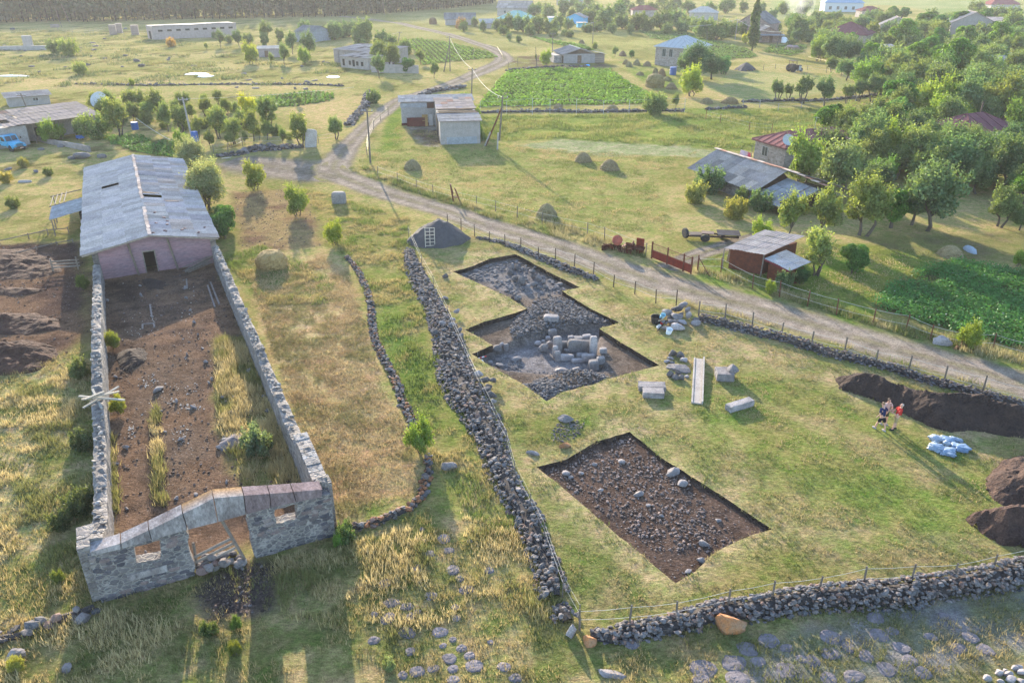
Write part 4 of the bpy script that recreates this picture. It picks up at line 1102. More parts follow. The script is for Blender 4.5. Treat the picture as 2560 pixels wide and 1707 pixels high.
q = MB(); roof_slope(q, (6.5, 8.7, 1.9), (-18.7, 0, 0), (0, -4.5, 1.7), 1.1, 1.55, .03, 6, (.6, .8)); q.build('roof_slope', M['asbestos'], t)
q=MB()
for k in range(17): q.box((-12+k*1.1,4.2+random.uniform(-.05,.05),3.66-.012*max(0,k-10)**2),(1.2,.45,.06),random.uniform(-.05,.05),random.choice([(.95,.62,.5),(.8,.55,.45),(1.2,1.1,1.0)]))
q.build('ridge_cap', M['asbestos'], t)
q = MB(); roof_slope(q, (.1, -.7, 1.05), (4.9, 0, -.1), (0, 5.0, 1.55), 1.1, 1.5, .03, 6, (1.05, 1.4), .0, .12, None, (.22, [(1.15, .6, .5), (.8, .85, 1.0), (1.2, 1.2, 1.3)])); q.build('lower_roof', M['tin'], t)
q = MB(); roof_slope(q, (.5, 4.0, 2.2), (5.2, 0, -.15), (0, 4.0, -.55), 1.1, 1.5, .03, 6, (.8, 1.1), .0, .1); q.build('lower_roof', M['asbestos'], t)
for y in (.2, 2.3, 4.4, 6.5): part_box(t, 'post', (4.7, y, .7), (.14, .14, 2.2), 'wood', 0, (.5, .45, .4))
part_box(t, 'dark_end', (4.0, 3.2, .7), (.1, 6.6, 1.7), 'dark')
part_box(t, 'inner_wall', (2, 7.4, .8), (4, .3, 2), 'wood', 0, (.4, .3, .25))
o=P(3,500,1095); hrz=R(-68)
t = house('stone_house', 'tuff stone house with red brown seamed hip roof beside the orchard', 'house', o, hrz, 6.2, 13.2, 2.95, 'hip', 1.45, 'tuff', 'redtin', [('f', 2.2, 1.55, 1.15, 1.5), ('r', 4, 1.5, 1.1, 1.4), ('r', 9, 1.5, 1.1, 1.4)], [], 'y', .4, rtone=(1.5, 1.35, 1.35))
q = MB(); q.box((3.1, -.34, 2.86), (7, .1, .2)); q.box((6.54, 6.6, 2.86), (.1, 13.8, .2)); q.build('fascia', M['redtin'], t)
part_box(t, 'plaster', (1.6, -.03, .55), (3.1, .07, 1.1), 'palecon', 0, (.8, .78, .74))
q = MB(); q.tube([(3.2, 7, 4.2), (3.3, 7, 6.0)], .03, 5); q.bar((2.7, 7, 5.8), (3.8, 7, 5.9), .03); q.build('aerial', M['wire'], t)
def dish(p, z, r, lab, rz=0, name='satellite_dish'):
 o = MB(); o.lathe((0, 0, 0), [(.02, .02), (r * .5, .05), (r * .85, .18), (r, .28), (r * .97, .29), (r * .8, .19), (r * .45, .07), (.02, .04)], 18, (1.1, 1.15, 1.2), m=Matrix.Rotation(1.1, 3, 'X'))
 o.bar((0,0,0),(0,-r*.9,r*.5),.04); o.bar((0,.05,0),(0,.2,-.6),.06)
 b = o.build(name, M['white']); b.location = (p[0], p[1], z); b.rotation_euler.z = rz
 return tag(b, lab, 'satellite dish')
pp=o+Vector((math.cos(hrz),math.sin(hrz)))*5.6+Vector((-math.sin(hrz),math.cos(hrz)))*.6
dish(pp, hz(o) + 3.75, .75, 'white satellite dish on the red roofed stone house')
fl=P(3,445,1085,1.5)
t = thing('red_flag', 'red and pink cloth awning hanging by the stone house', 'cloth', g3(fl), R(20))
q=MB(); V=[]; F=[]
for i in range(9):
 for j in range(5):
  V.append((-.9+.22*i,.12*math.sin(i*1.3+j),1.2+.38*j-.02*i*j))
for i in range(8):
 for j in range(4): F.append((i*5+j,i*5+j+1,i*5+j+6,i*5+j+5))
q.add(V, F, [(.75, .08, .14) if i > 5 else (.75, .55, .62) for i in range(9) for j in range(5)]); q.build('cloth', M['cloth'], t)
q = MB(); q.tube([(.95, 0, -.1), (.95, .05, 3.0)], .04); q.build('pole', M['wood'], t)
t = house('red_roofed_house', 'red brown hip roofed house half hidden by orchard trees', 'house', P(3, 1665, 1000), R(-62), 6.8, 10.2, 3.1, 'hip', 1.9, 'tuff', 'redtin', [('f', 2, 1.5, 1.1, 1.4), ('f', 5, 1.5, 1.1, 1.4), ('r', 4, 1.5, 1.1, 1.4)], [], 'y', .4, rtone=(1.1, 1.0, 1.15), chim=(3.4, 6.5))
t = house('tin_annex', 'pale blue tin annex beside the red roofed house in the trees', 'shed', P(3, 2080, 985), R(-10), 4, 3, 2.3, 'shed', .4, 'wood', 'tin', rtone=(1.2, 1.2, 1.3))
bp_=P(6,320,255)
t = thing('woodshed', 'small red boarded woodshed with two sagging tin roofs by the road', 'shed', g3(bp_))
o0=Vector((bp_[0],bp_[1],hz(bp_)))
q = MB(); a, b, c, d = rooffrom(q, [(6, 303, 165, 1.95), (6, 575, 214, 1.95), (6, 850, 85, 2.35)], pw=1.0, pl=1.5, corr=.015, waves=3, tone=(.65, .85), jit=.05); q.V = [Vector(v) - o0 for v in q.V]; q.build('roof', M['asbestos'], t)
a,b,c,d=(v-o0 for v in (a,b,c,d))
def inset(p,cc,f): return p.lerp(cc,f)
cc=(a+b+c+d)/4
q = MB(); w4 = [inset(p, cc, .16) for p in (a, b, c, d)]; q.prism([(p[0], p[1]) for p in w4], -.5, 1.85, (.9, .75, .7)); q.build('wall', M['rust'], t)
q = MB(); a2, b2, c2, d2 = rooffrom(q, [(6, 580, 238, 1.75), (6, 752, 322, 1.45), (6, 895, 262, 1.75)], pw=.9, pl=1.4, corr=.015, waves=4, tone=(1.1, 1.45), jit=.05); q.V = [Vector(v) - o0 for v in q.V]; q.build('lean_to_roof', M['tin'], t)
a2,b2,c2,d2=(v-o0 for v in (a2,b2,c2,d2)); cc=(a2+b2+c2+d2)/4
q = MB(); w4 = [inset(p, cc, .2) for p in (a2, b2, c2, d2)]; q.prism([(p[0], p[1]) for p in w4], -.5, 1.3, (.8, .6, .5)); q.build('lean_to_wall', M['rust'], t)
q = MB(); q.bar(a2 + Vector((0, 0, -.08)), b2 + Vector((0, 0, -.08)), .06, .16, (1.3, .6, .7)); q.build('fascia', M['redtin'], t)
for p in (a,b):
 q = MB(); q.tube([(p[0] * .97, p[1], -.4), (p[0], p[1], p[2] - .03)], .06); q.build('post', M['wood'], t)
for i in range(16):
 x,y=random.choice([(380,240),(420,260),(470,280),(520,290),(560,300),(610,300),(640,330)]); p=P(6,x+random.uniform(-25,25),y+random.uniform(-8,14))
 q=MB(); ln=random.uniform(.7,1.9); q.bar((-ln/2,0,0),(ln/2,0,random.uniform(-.3,.3)),.12,.05,random.choice([(1.5,1.5,1.5),(1.9,1.85,1.8),(.9,.8,.75)]))
 o = q.build('board', M['wood']); o.location = g3(p, random.uniform(.15, .75)); o.rotation_euler.z = R(-38) + random.uniform(-.5, .5)
 tag(o, 'weathered board stacked along the front of the woodshed', 'board', 'boards stacked at the woodshed')
lean('chipboard', 'brown chipboard sheet leaning at the corner of the woodshed', 'board', 6, 335, 262, .8, 1.4, 'wood', (1.1, .85, .65), R(-60))
t = thing('farm_shed', 'low farm shed with broad grey felt roof behind the blue truck', 'shed', g3(P(1, 180, 960)))
o0=t.location.copy()
q = MB(); a, b, c, d = rooffrom(q, [(1, 180, 852, 3.0), (1, 690, 783, 2.8), (1, 520, 695, 3.5)], pw=1.6, pl=2.4, corr=.012, waves=2, tone=(.52, .62), jit=.08); q.V = [Vector(v) - o0 for v in q.V]; q.build('roof', M['asbestos'], t)
a,b,c,d=(v-o0 for v in (a,b,c,d)); e_=a-(b-a)*.42; f_=d-(b-a)*.5
q = MB(); roof_slope(q, e_, a - e_, d - a, 1.5, 2.2,   .03, 2, (.45, .7), .12, .3, None, (.2, [(1.3, 1.3, 1.35), (.7, .6, .55)])); q.build('broken_roof', M['asbestos'], t)
bk=(d-a).normalized()
q = MB(); q.prism([tuple((e_ + bk * 1.0)[:2]), tuple((a + bk * .6)[:2]), tuple((a + bk * 12)[:2]), tuple((e_ + bk * 12)[:2])], -.6, 2.9); q.build('end_wall', M['palecon'], t)
q = MB(); q.prism([tuple((a + bk * 3.2)[:2]), tuple((b + bk * 3.2)[:2]), tuple((c - bk * .6)[:2]), tuple((d - bk * .6)[:2])], -.6, 2.75); q.build('wall', M['concrete'], t)
for s in (.08,.25,.42,.6,.8,.97):
 p = a.lerp(b, s) + bk * .5; q = MB(); q.tube([(p[0], p[1], -.6), (p[0], p[1], 2.85)], .08); q.build('post', M['wood'], t)
for s in (.2,.36):
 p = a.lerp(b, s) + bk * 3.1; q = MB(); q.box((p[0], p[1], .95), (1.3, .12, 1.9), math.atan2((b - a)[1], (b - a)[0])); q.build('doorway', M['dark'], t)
q = MB(); p = a.lerp(b, .27) + bk * .4; q.box((p[0], p[1], 2.3), (1.6, .06, .9), .9, (1.3, 1.45, 1.8)); q.build('blue_sheet', M['tin'], t)
house('pump_house', 'small concrete pump house with flat white roof behind the farm shed', 'hut', P(1, 65, 735), R(35), 7, 4.5, 1.7, 'shed', .3, 'concrete', 'tin', [('f', 4.6, 1.1, .9, .6)], [], rtone=(1.1, .8, .8), over=.5)
fw = thing('concrete_fence', 'broken pale concrete panel wall beside the blue truck', 'wall', g3(P(1, 200, 930)))
def wallrun(k,pts,h,th,name,lab,mat,parent=None,cap=None,ragged=.1,col=(1,1,1)):
 q = [P(k, *p) for p in pts]; b = g3(q[0]); o = parent or thing(name, lab, 'wall', b); b = o.location
 pieces=densify(q,1.8)
 for p0,p1 in zip(pieces[:-1],pieces[1:]):
  hh_=h+random.uniform(-ragged,ragged); m_=MB(); d=(p1-p0)
  if d.length<.15: continue
  nn=Vector((-d[1],d[0])).normalized()*th/2; d=d.normalized()*.01
  poly=[p0+d-nn,p1-d-nn,p1-d+nn,p0+d+nn]
  z0=hz(p0)-b[2]
  g=random.uniform(.85,1.12)
  m_.prism([(p[0] - b[0], p[1] - b[1]) for p in poly], z0 - .4, z0 + hh_, tuple(g * x for x in col)); m_.build('wall_panel', M[mat], o)
 return o
wallrun(1, [(130, 960), (250, 960), (340, 985), (480, 1015), (620, 1045)], .75, .28, '', '', 'palecon', fw, col=(.8, .74, .72))
q=MB(); b=fw.location
for (x,y,h) in ((40,940,2.6),(100,950,2.4),(175,955,2.7),(225,958,2.5)):
 p = P(1, x, y); m_ = MB(); m_.box((p[0] - b[0], p[1] - b[1], h / 2), (1.9, .2, h + .4), .9, grey(.85, 1.05)); m_.build('tall_panel', M['palecon'], fw)
fb0,fb1=P(1,1055,272),P(1,1625,243)
fr_=math.atan2((fb1-fb0)[1],(fb1-fb0)[0]); FW=(fb1-fb0).length
t = house('long_barn', 'long roofless concrete barn with nine small window slots', 'barn', fb0, fr_, FW, 9, 4.3, 'none', 0, 'palecon', 'palecon', [], wtone=(.92, .84, .84))
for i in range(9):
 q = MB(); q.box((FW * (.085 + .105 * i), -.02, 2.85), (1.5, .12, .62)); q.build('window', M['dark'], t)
q=MB()
for i in range(30): q.box((FW*(i+.5)/30,.25,4.33+.12*math.sin(i*.35)),(FW/30-.02,.5,.3+random.uniform(0,.3)),0,(.9,.84,.84))
q.build('parapet', M['palecon'], t)
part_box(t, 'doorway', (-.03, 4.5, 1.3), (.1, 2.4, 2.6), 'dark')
t = house('ruined_shed', 'ruined concrete shed with caved roof left of the walnut trees', 'ruined shed', P(2, -38, 425), R(-32), 17, 11, 3.4, 'shed', .6, 'palecon', 'asbestos', [], [], rtone=(.9, 1, 1), wtone=(.9, .85, .82), tints=(.2, [(.5, .42, .38), (1.3, 1.3, 1.3)]))
for s in (1.5, 3.6, 5.8): part_box(t, 'pier', (s, -.12, 1.6), (.7, .3, 3.4), 'palecon', 0, (.85, .8, .78))
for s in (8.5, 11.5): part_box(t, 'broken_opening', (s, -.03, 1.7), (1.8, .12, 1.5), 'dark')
t = house('ruined_cottage', 'low ruined cottage with holed felt roof in front of the trees', 'ruined house', P(2, 8, 462), R(-38), 10.5, 9, 2.7, 'shed', .5, 'palecon', 'asbestos', [], [], rtone=(.95, 1, 1), wtone=(1.0, .94, .9), tints=(.22, [(.4, .35, .3), (1.25, 1.25, 1.25)]))
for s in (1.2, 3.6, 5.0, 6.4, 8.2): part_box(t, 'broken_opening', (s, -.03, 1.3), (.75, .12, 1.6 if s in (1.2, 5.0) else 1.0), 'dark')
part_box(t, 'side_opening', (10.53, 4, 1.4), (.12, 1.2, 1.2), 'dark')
t = house('garden_wall_ruin', 'low pale wall ruin behind the walnut beside the cottage', 'ruined wall', P(2, 215, 500), R(-10), 12, .5, 1.9, 'none', 0, 'palecon', 'palecon', wtone=(.95, .9, .85))
house('tin_hut', 'small ruined hut with bright tin roof among young trees', 'hut', P(1, 1770, 385), R(15), 7, 5, 2.2, 'shed', .3, 'concrete', 'white', [], [('f', 2.2, 1, 1.7)], rtone=(1, 1, 1), wtone=(.9, .85, .9))
house('blue_grey_shed', 'blue grey tin shed between dark trees far left', 'shed', P(1, 2140, 290), R(60), 9, 8, 3.2, 'gable', 1.6, 'tin', 'tin', [], [], 'y', rtone=(1, 1, 1), wtone=(.9, 1, 1.1))
house('wall_ruin', 'pale ruined wall stub at the far left edge', 'ruined wall', P(1, -60, 355), R(10), 22, .6, 1.3, 'none', 0, 'concrete', 'concrete')
house('wall_pillar', 'upright concrete stub of a ruined wall at the far left', 'ruined wall', P(1, 168, 345), R(10), 2.6, 1, 4.0, 'none', 0, 'concrete', 'concrete')
for i,(x,y,w_) in enumerate(((345,190,3.2),(750,236,2.4),(795,222,2.2),(900,240,2.6))):
 house('pillar_ruin', ('low wide concrete stub near the pine wood' if i == 0 else 'square concrete pillar standing left of the long roofless barn'), 'ruined pillar', P(1, x, y), R(20), w_, 2, (1.2 if i == 0 else 3.4), 'none', 0, 'concrete', 'concrete', wtone=(.75, .65, .6), group=None if i == 0 else 'concrete pillars by the far barn')
t = house('grey_cabin', 'grey stone cabin with low gabled felt roof behind the potato field', 'cabin', P(2, 1530, 442), R(12), 8.6, 9.5, 2.35, 'gable', 1.25, 'concrete', 'asbestos', [], [('f', 4.3, 1.1, 1.9)], 'y', .6, wtone=(.9, .92, .95), rtone=(.85, 1, 1))
q = MB(); q.slab([[(.6, 2.3), (8.0, 2.3), (4.3, 3.45)]], -.05, .05, (.45, .38, .34)); q.build('gable_boards', M['wood'], t)
q = MB(); q.box((10, 1.3, 1), (2.6, 2.6, 2.2)); s_ = q.build('side_lean_to', M['wood'], t)
q = MB(); roof_slope(q, (8.8, -.4, 2.75), (0, 4.5, 0), (3.0, 0, -.6), 1.2, 1.5, .02, 3, (.8, 1)) ; q.V = q.V; q.build('side_roof', M['asbestos'], t)
for z in (.3, .8, 1.3): part_box(t, 'rail', (10, -.05, z), (2.7, .08, .12), 'wood', 0, (1.6, 1.6, 1.6))
part_box(t, 'left_annex', (-1.2, 5, .9), (2.2, 7, 2.0), 'wallstone', 0, (1.3, 1.3, 1.3))
part_box(t, 'side_door', (-.05, 1.0, .85), (.1, .9, 1.7), 'dark')
t = house('stone_farmhouse', 'two storey tuff farmhouse with bright white hip roof by the haystacks', 'house', P(2, 2150, 448), R(-40), 9.5, 12, 4.6, 'hip', 2.5, 'tuff', 'white', [('f', 2.6, 3.2, 1.0, 1.9), ('f', 4.6, 3.2, 1.0, 1.9), ('r', 3, 3.2, 1.0, 1.7)], [('r', 2, 1.1, 2)], 'y', .45, rtone=(1.0, 1.04, 1.1))
q = MB(); q.box((8.7, -.1, 3.2), (.7, .1, .8), .3); q.build('white_panel', M['white'], t)
q = MB(); q.box((11, 3, 2.1), (2.6, 5, .1), 0, (.4, .4, .4)); q.build('porch_roof', M['tin'], t)
def far(k, x, y, rz, W, D, h, roof, rise, wall, rm, lab, name='house', wt=(1, 1, 1), rt=(1, 1, 1), along='x', wins=(), doors=(), z=0, tints=None):
 return house(name, lab, 'house' if 'house' in name or 'cottage' in name else 'shed', P(k, x, y, z), R(rz), W, D, h, roof, rise, wall, rm, wins, doors, along, .45, wt, rt, tints=tints)
W3 = [('f', 2, 1.6, 1.1, 1.3), ('f', 5, 1.6, 1.1, 1.3), ('f', 8, 1.6, 1.1, 1.3)]
far(2, 1075, 106, -14, 17, 9, 4, 'gable', 3.0, 'palecon', 'asbestos', 'grey gabled house at the top end of the upper road', 'far_house', (.95, .95, .95), (.95, 1, 1), 'x', [('r', 3, 1.6, 1, 1.2), ('f', 4, 2, 1.0, 1.2), ('f', 10, 2, 1.0, 1.2)])
far(2, 1075, 172, -20, 14, 11, 3, 'hip', 3.0, 'palecon', 'paint', 'house with pale turquoise hip roof above the upper road', 'turquoise_roofed_house', (1, 1, 1), (.22, .40, .37), 'x', W3)
far(2, 720, 168, 5, 13, 7, 2.5, 'gable', 2.2, 'concrete', 'tin', 'low cottage with blue grey tin roof beside purple shrubs', 'far_cottage', (1, 1, 1), (1, 1, 1.0), 'x')
far(2, 965, 190, 10, 7, 5, 2, 'shed', 1.2, 'concrete', 'white', 'low shed with bright white roof left of the turquoise house', 'far_shed', (1, 1, 1), (1, 1, 1))
far(2, 1480, 40, -15, 16, 10, 3, 'hip', 3, 'palecon', 'paint', 'house with bright turquoise roof at the top of the village', 'turquoise_house', (1, 1, 1), (.12, .34, .38), 'x')
far(2, 1545, 160, -25, 8, 6, 2.6, 'gable', 1.6, 'paint', 'asbestos', 'small shed with blue painted end among village trees', 'blue_shed', (.12, .38, .62), (1.1, 1, 1), 'y')
far(2, 1425, 150, 0, 4, 3, 1.8, 'shed', .4, 'paint', 'paint', 'pale blue tarpaulin lean-to behind village shrubs', 'tarp_shed', (.2, .4, .6), (.25, .5, .72))
far(2, 1625, 188, 8, 3.4, 2.6, 1.7, 'shed', .2, 'paint', 'paint', 'bright blue box shed at the edge of the straw field', 'box_shed', (.07, .42, .58), (.1, .5, .66))
far(2, 2000, 115, 0, 12, 8, 3, 'hip', 2, 'tuff', 'redtin', 'dull red roofed house behind the village thicket', 'far_house', (1, 1, 1), (1.4, 1, 1.05), 'x')
far(3, 0, 160, -10, 9, 9, 3, 'gable', 2.4, 'concrete', 'asbestos', 'grey roofed house left of the tall poplar rows', 'far_house', (1, 1, 1), (1, 1, 1), 'x') if False else None
far(3, 60, 140, -12, 13, 10, 3.4, 'hip', 2.4, 'palecon', 'asbestos', 'house with smooth blue grey hip roof behind village trees', 'far_house', (1, 1, 1), (.95, 1, 1), 'x')
far(3, 385, 235, -38, 12, 11, 4, 'gable', 3.6, 'tuff', 'tin', 'house with steep blue grey roof directly behind the poplar', 'poplar_house', (.9, .8, .8), (.95, 1, 1), 'y')
t = far(3, 505, 293, -4, 9, 7, 2.7, 'gable', 2.2, 'tuff', 'asbestos', 'brown house with porch roof right of the poplar', 'porch_house', (.8, .65, .6), (.85, 1, 1), 'y', [('f', 2, 1.3, .9, 1.1)], [('f', 5.5, 1.0, 2.0)])
q = MB(); roof_slope(q, (-.5, -2.4, 2.3), (10, 0, 0), (0, 2.3, .35), 1.4, 1.6, .02, 3, (.95, 1.2)); q.build('porch_roof', M['tin'], t)
far(3, 985, 80, -8, 20, 12, 4.6, 'hip', 4.6, 'paint', 'paint', 'large house with pale blue hip roof at the top of the village', 'blue_roofed_house', (.42, .45, .48), (.22, .31, .44), 'x', [('f', 3, 2, 1.4, 1.6), ('f', 7, 2, 1.4, 1.6), ('f', 11, 2, 1.4, 1.6), ('f', 15, 2, 1.4, 1.6)])
far(3, 965, 325, -32, 13, 13, 4.2, 'hip', 3.4, 'tuff', 'redtin', 'dark red hip roofed house above the pollard row', 'red_roofed_house', (1, 1, 1), (1.2, 1.05, 1.1), 'x')
far(3, 1240, 120, 0, 10, 8, 3, 'hip', 2, 'tuff', 'redtin', 'dull red roof far beyond the dust cloud', 'far_house', (1, 1, 1), (1.3, 1.1, 1.1), 'x')
far(3, 1835, 250, -14, 15, 11, 4.5, 'gable', 3.6, 'concrete', 'asbestos', 'grey roofed house behind the walnut crowns, left of a pair', 'orchard_house', (.9, .9, .9), (1, 1, 1), 'y')
far(3, 2035, 245, -14, 9, 9, 4.2, 'shed', 1.4, 'concrete', 'asbestos', 'lower grey roof at the right of the pair behind walnut crowns', 'orchard_shed', (.9, .9, .9), (1, 1, 1))
far(3, 1985, 545, -8, 8.5, 6, 3.0, 'shed', 1.6, 'concrete', 'asbestos', 'grey blue sheet roof beside the big walnut tree', 'walnut_shed', (.85, .85, .85), (1.05, 1, 1))
far(3, 1870, 600, -12, 5.5, 4, 2.8, 'flat', 0, 'wallstone', 'white', 'small stone outhouse with pale flat roof under the walnut', 'outhouse', (1.2, 1.1, 1.0), (.7, .68, .6))
far(3, 1375, 385, 0, 3.4, 3, 2.3, 'shed', .3, 'paint', 'white', 'white painted shed between orchard crowns', 'white_shed', (.6, .62, .66), (.9, .9, .95))
far(3, 1530, 490, 0, 4.0, 3, 2.2, 'shed', .3, 'wood', 'tin', 'dark plank shed between grey green orchard crowns', 'dark_shed', (.5, .45, .55), (.6, .6, .7))
far(3, 1360, 235, -20, 11, 8, 3.4, 'gable', 2.6, 'concrete', 'asbestos', 'pale grey roof corner left of the broad green walnut', 'walnut_house', (1, 1, 1), (1.15, 1, 1), 'y')
far(3, 2120, 78, 0, 16, 10, 3.2, 'hip', 3.2, 'palecon', 'redtin', 'faded red roofed house on the far right edge of the village', 'far_house', (1, 1, 1), (1.8, 1.4, 1.4), 'x')
dish(P(3, 2230, 485), 3.2, 1.1, 'large white satellite dish above the orchard at right')
dish(P(1, 705, 800), 2.8, 1.5, 'big round satellite dish beside the farm shed roof')
# ---------------------------------------------------------------- dry stone walls,boulders,spoil
def dry_wall(label, pts, k, sizes, per_m, seed, name='dry_stone_wall', hcap=1.0, tone=(.6, 1.35), orange=0., cat='dry stone wall'):
 """pts: (x, y, half width px-free metres, height m); a heap-built wall of loose stones, one mesh"""
 random.seed(seed)
 line = [Vector((*P(k if len(p) == 4 else p[4], p[0], p[1]), p[2] * .92, p[3] * (.8 if cat == 'dry stone wall' and name == 'dry_stone_wall' else .7))) for p in pts]
 base=g3(line[0]); mb=MB(); rb=RB(); fs=.58 if per_m>5 else .85; sizes=[q*fs for q in sizes]; per_m=per_m*(3.2 if 9.2<per_m<9.8 else 4.6 if per_m>5 else 1.6)
 V=[]; C=[]; Fs=[]; n=0
 dense=[]
 for a,b in zip(line[:-1],line[1:]):
  L=(Vector(b[:2])-Vector(a[:2])).length; m=max(1,int(L/.5))
  dense+=[a.lerp(b,i/m) for i in range(m)]
 dense.append(line[-1])
 W=[]; Fc=[]
 for i,p in enumerate(dense):
  t=Vector(dense[min(i+1,len(dense)-1)][:2])-Vector(dense[max(i-1,0)][:2]); t.normalize(); nn=Vector((-t[1],t[0]))
  z=hz(p)-base[2]; hw,h=p[2],p[3]
  for o,zz in ((-.78,-.2),(-.45,h*.42),(0,h*.6),(.45,h*.42),(.78,-.2)):
   W.append((p[0]+nn[0]*o*hw-base[0],p[1]+nn[1]*o*hw-base[1],z+zz))
  if i:
   for j in range(4): Fc.append(((i-1)*5+j,i*5+j,i*5+j+1,(i-1)*5+j+1))
 mb.add(W,Fc,(.4,.38,.37))
 for i,(p,q_) in enumerate(zip(dense[:-1],dense[1:])):
  L=(Vector(q_[:2])-Vector(p[:2])).length; t=(Vector(q_[:2])-Vector(p[:2])).normalized(); nn=Vector((-t[1],t[0]))
  area=L*(p[2]*2)
  cnt=int(per_m*area+random.random())
  for _ in range(cnt):
   o=random.uniform(-1,1); o=1.03*math.copysign(abs(o)**.7,o); s=random.random()
   d=random.choice(sizes)*random.uniform(.7,1.3)
   prof=max(0.,1-abs(o)**1.7)*p[3]
   x,y=p[0]+t[0]*L*s+nn[0]*o*p[2],p[1]+t[1]*L*s+nn[1]*o*p[2]
   c=stone_tone() if random.random()>orange else (1.7,.85,.45)
   rb.add((x-base[0],y-base[1],hz((x,y))-base[2]+prof*random.uniform(.75,1.05)+d*.05),(d*random.uniform(1,1.5),d,d*random.uniform(.5,.85)),tuple(.88*q for q in c))
 V,F,C=rb.arrays(); n0=len(mb.V); F2=np.array([f for q in mb.F for f in ((q[0],q[1],q[2]),(q[0],q[2],q[3]))])
 o = link(name, arr_mesh(name, np.concatenate([np.array(mb.V), V]), np.concatenate([F2, F + n0]), np.concatenate([np.array(mb.C)[:, :3], C])), M['rock']); o.location = base
 return tag(o,label,cat)
dry_wall('long broad bank of loose dark stones dividing hay strip and excavation field', [(470, 175, .5, .45), (500, 300, .85, .55), (560, 420, .95, .6), (640, 560, .9, .6), (700, 690, 1.1, .65), (740, 790, 1.2, .7), (760, 900, 1.3, .75), (790, 1040, 1.45, .8), (870, 1190, 1.4, .8), (960, 1330, 1.25, .8), (1040, 1480, 1.0, .75), (1060, 1559, .9, .7),
 (1060,60,.85,.7,8),(1150,250,.8,.7,8),(1290,470,.8,.7,8),(1330,640,.75,.65,8),(1410,780,.75,.6,8),(1430,900,.8,.6,8),(1465,985,.4,.4,8)],5,(.2,.26,.34,.45),9.5,1)
dry_wall('short end of the stone bank beside the pale standing stone', [(1480, 1045, .45, .4), (1510, 1085, .65, .55), (1550, 1150, .4, .4)], 8, (.18, .24, .32), 12, 2)
dry_wall('dark stone wall along the lower edge of the excavation field', [(1700, 1245, .35, .4, 8), (1830, 1255, .55, .6, 8), (2030, 1215, .6, .65, 8), (2250, 1190, .65, .7, 8), (60, 1150, .7, .75), (250, 1090, .7, .75), (500, 1085, .75, .8), (750, 1030, .8, .85), (1000, 1000, .85, .9), (1250, 985, .9, .95), (1450, 985, .95, .95), (1650, 935, .85, .9), (1900, 900, .85, .9), (2150, 860, .9, .95), (2400, 800, .9, .95), (2700, 740, .8, .9)], 9, (.18, .24, .3, .38), 13, 3)
dry_wall('dark dry stone wall between the field and the dirt road', [(130, 650, .6, .65), (300, 690, .6, .7), (500, 745, .6, .7), (700, 790, .6, .7), (900, 850, .65, .7), (1050, 900, .6, .65), (1250, 945, .55, .6), (1450, 990, .55, .6), (1600, 1045, .5, .55), (1800, 1100, .55, .55), (2050, 1165, .5, .5), (2352, 1240, .5, .5), (2700, 1330, .5, .5)], 6, (.18, .25, .34), 12, 4)
dry_wall('low stone wall behind the upper trench', [(930, 98, .3, .25), (1100, 130, .4, .35), (1250, 190, .5, .4), (1400, 245, .6, .45), (1560, 315, .65, .5), (1680, 350, .55, .4), (1765, 383, .3, .25)], 5, (.2, .3, .45), 8, 5)
dry_wall('narrow stone row with orange lichen edging the hay strip', [(45, 225, .25, .3), (120, 310, .28, .35), (180, 430, .28, .35), (215, 560, .3, .4), (215, 680, .3, .4), (250, 820, .3, .4), (320, 960, .3, .45), (390, 1090, .32, .45), (430, 1220, .3, .4), (500, 1380, .3, .4)], 5, (.22, .3, .42), 9, 6, 'stone_row', orange=.25)
dry_wall('row of orange lichened stones at the lower corner of the hay strip', [(600, 40, .25, .45), (595, 150, .25, .45), (570, 270, .25, .4), (510, 360, .25, .4), (440, 400, .25, .4), (300, 460, .28, .4), (150, 500, .28, .4), (0, 540, .28, .4), (2290, 560, .25, .35, 7)], 8, (.28, .4, .55), 7, 7, 'stone_row', orange=.45)
dry_wall('low collapsed stone row at the lower left corner', [(640, 1050, .3, .35), (560, 1090, .4, .5), (430, 1130, .4, .45), (330, 1180, .45, .5), (160, 1240, .35, .4), (20, 1265, .35, .35), (-200, 1330, .35, .35)], 7, (.35, .5, .7), 3.6, 8, 'stone_row')
dry_wall('weedy stone wall under the white fence behind the hut', [(960, 775, .5, .5), (1150, 768, .6, .6), (1400, 765, .6, .65), (1650, 770, .6, .6), (1900, 768, .6, .6), (2200, 760, .6, .6), (2352, 765, .5, .5)], 2, (.4, .55), 4, 9, tone=(.6, 1))
dry_wall('heap wall of grey boulders beside the upper road', [(555, 665, .8, .9), (600, 640, .9, .9), (700, 620, .8, .7), (850, 600, .7, .6)], 2, (.6, .9), 3, 10, tone=(.6, 1.2))
dry_wall('stone wall running down beside the road near the fork', [(200, 645, .8, .9), (170, 730, .8, .8), (100, 800, .8, .7), (60, 860, .7, .6)], 2, (.5, .8), 3, 11)
dry_wall('low field wall across the far pasture', [(510, 585, .4, .4), (700, 588, .4, .4), (1000, 590, .4, .4), (1300, 585, .4, .45), (1700, 580, .4, .4), (2100, 585, .4, .4), (2352, 595, .4, .4)], 1, (.5, .7), 2, 12)
dry_wall('low stone wall along the cabin side of the potato field', [(1130, 490, .4, .5), (1250, 478, .4, .5), (1480, 465, .4, .5), (1700, 462, .4, .4)], 2, (.5, .8), 2.5, 13)
dry_wall('dark overgrown wall under the row of pollard trees', [(420, 700, .5, .6), (700, 690, .5, .6), (960, 690, .5, .6), (1200, 670, .5, .5), (1400, 650, .5, .5)], 3, (.5, .7), 2.5, 14)
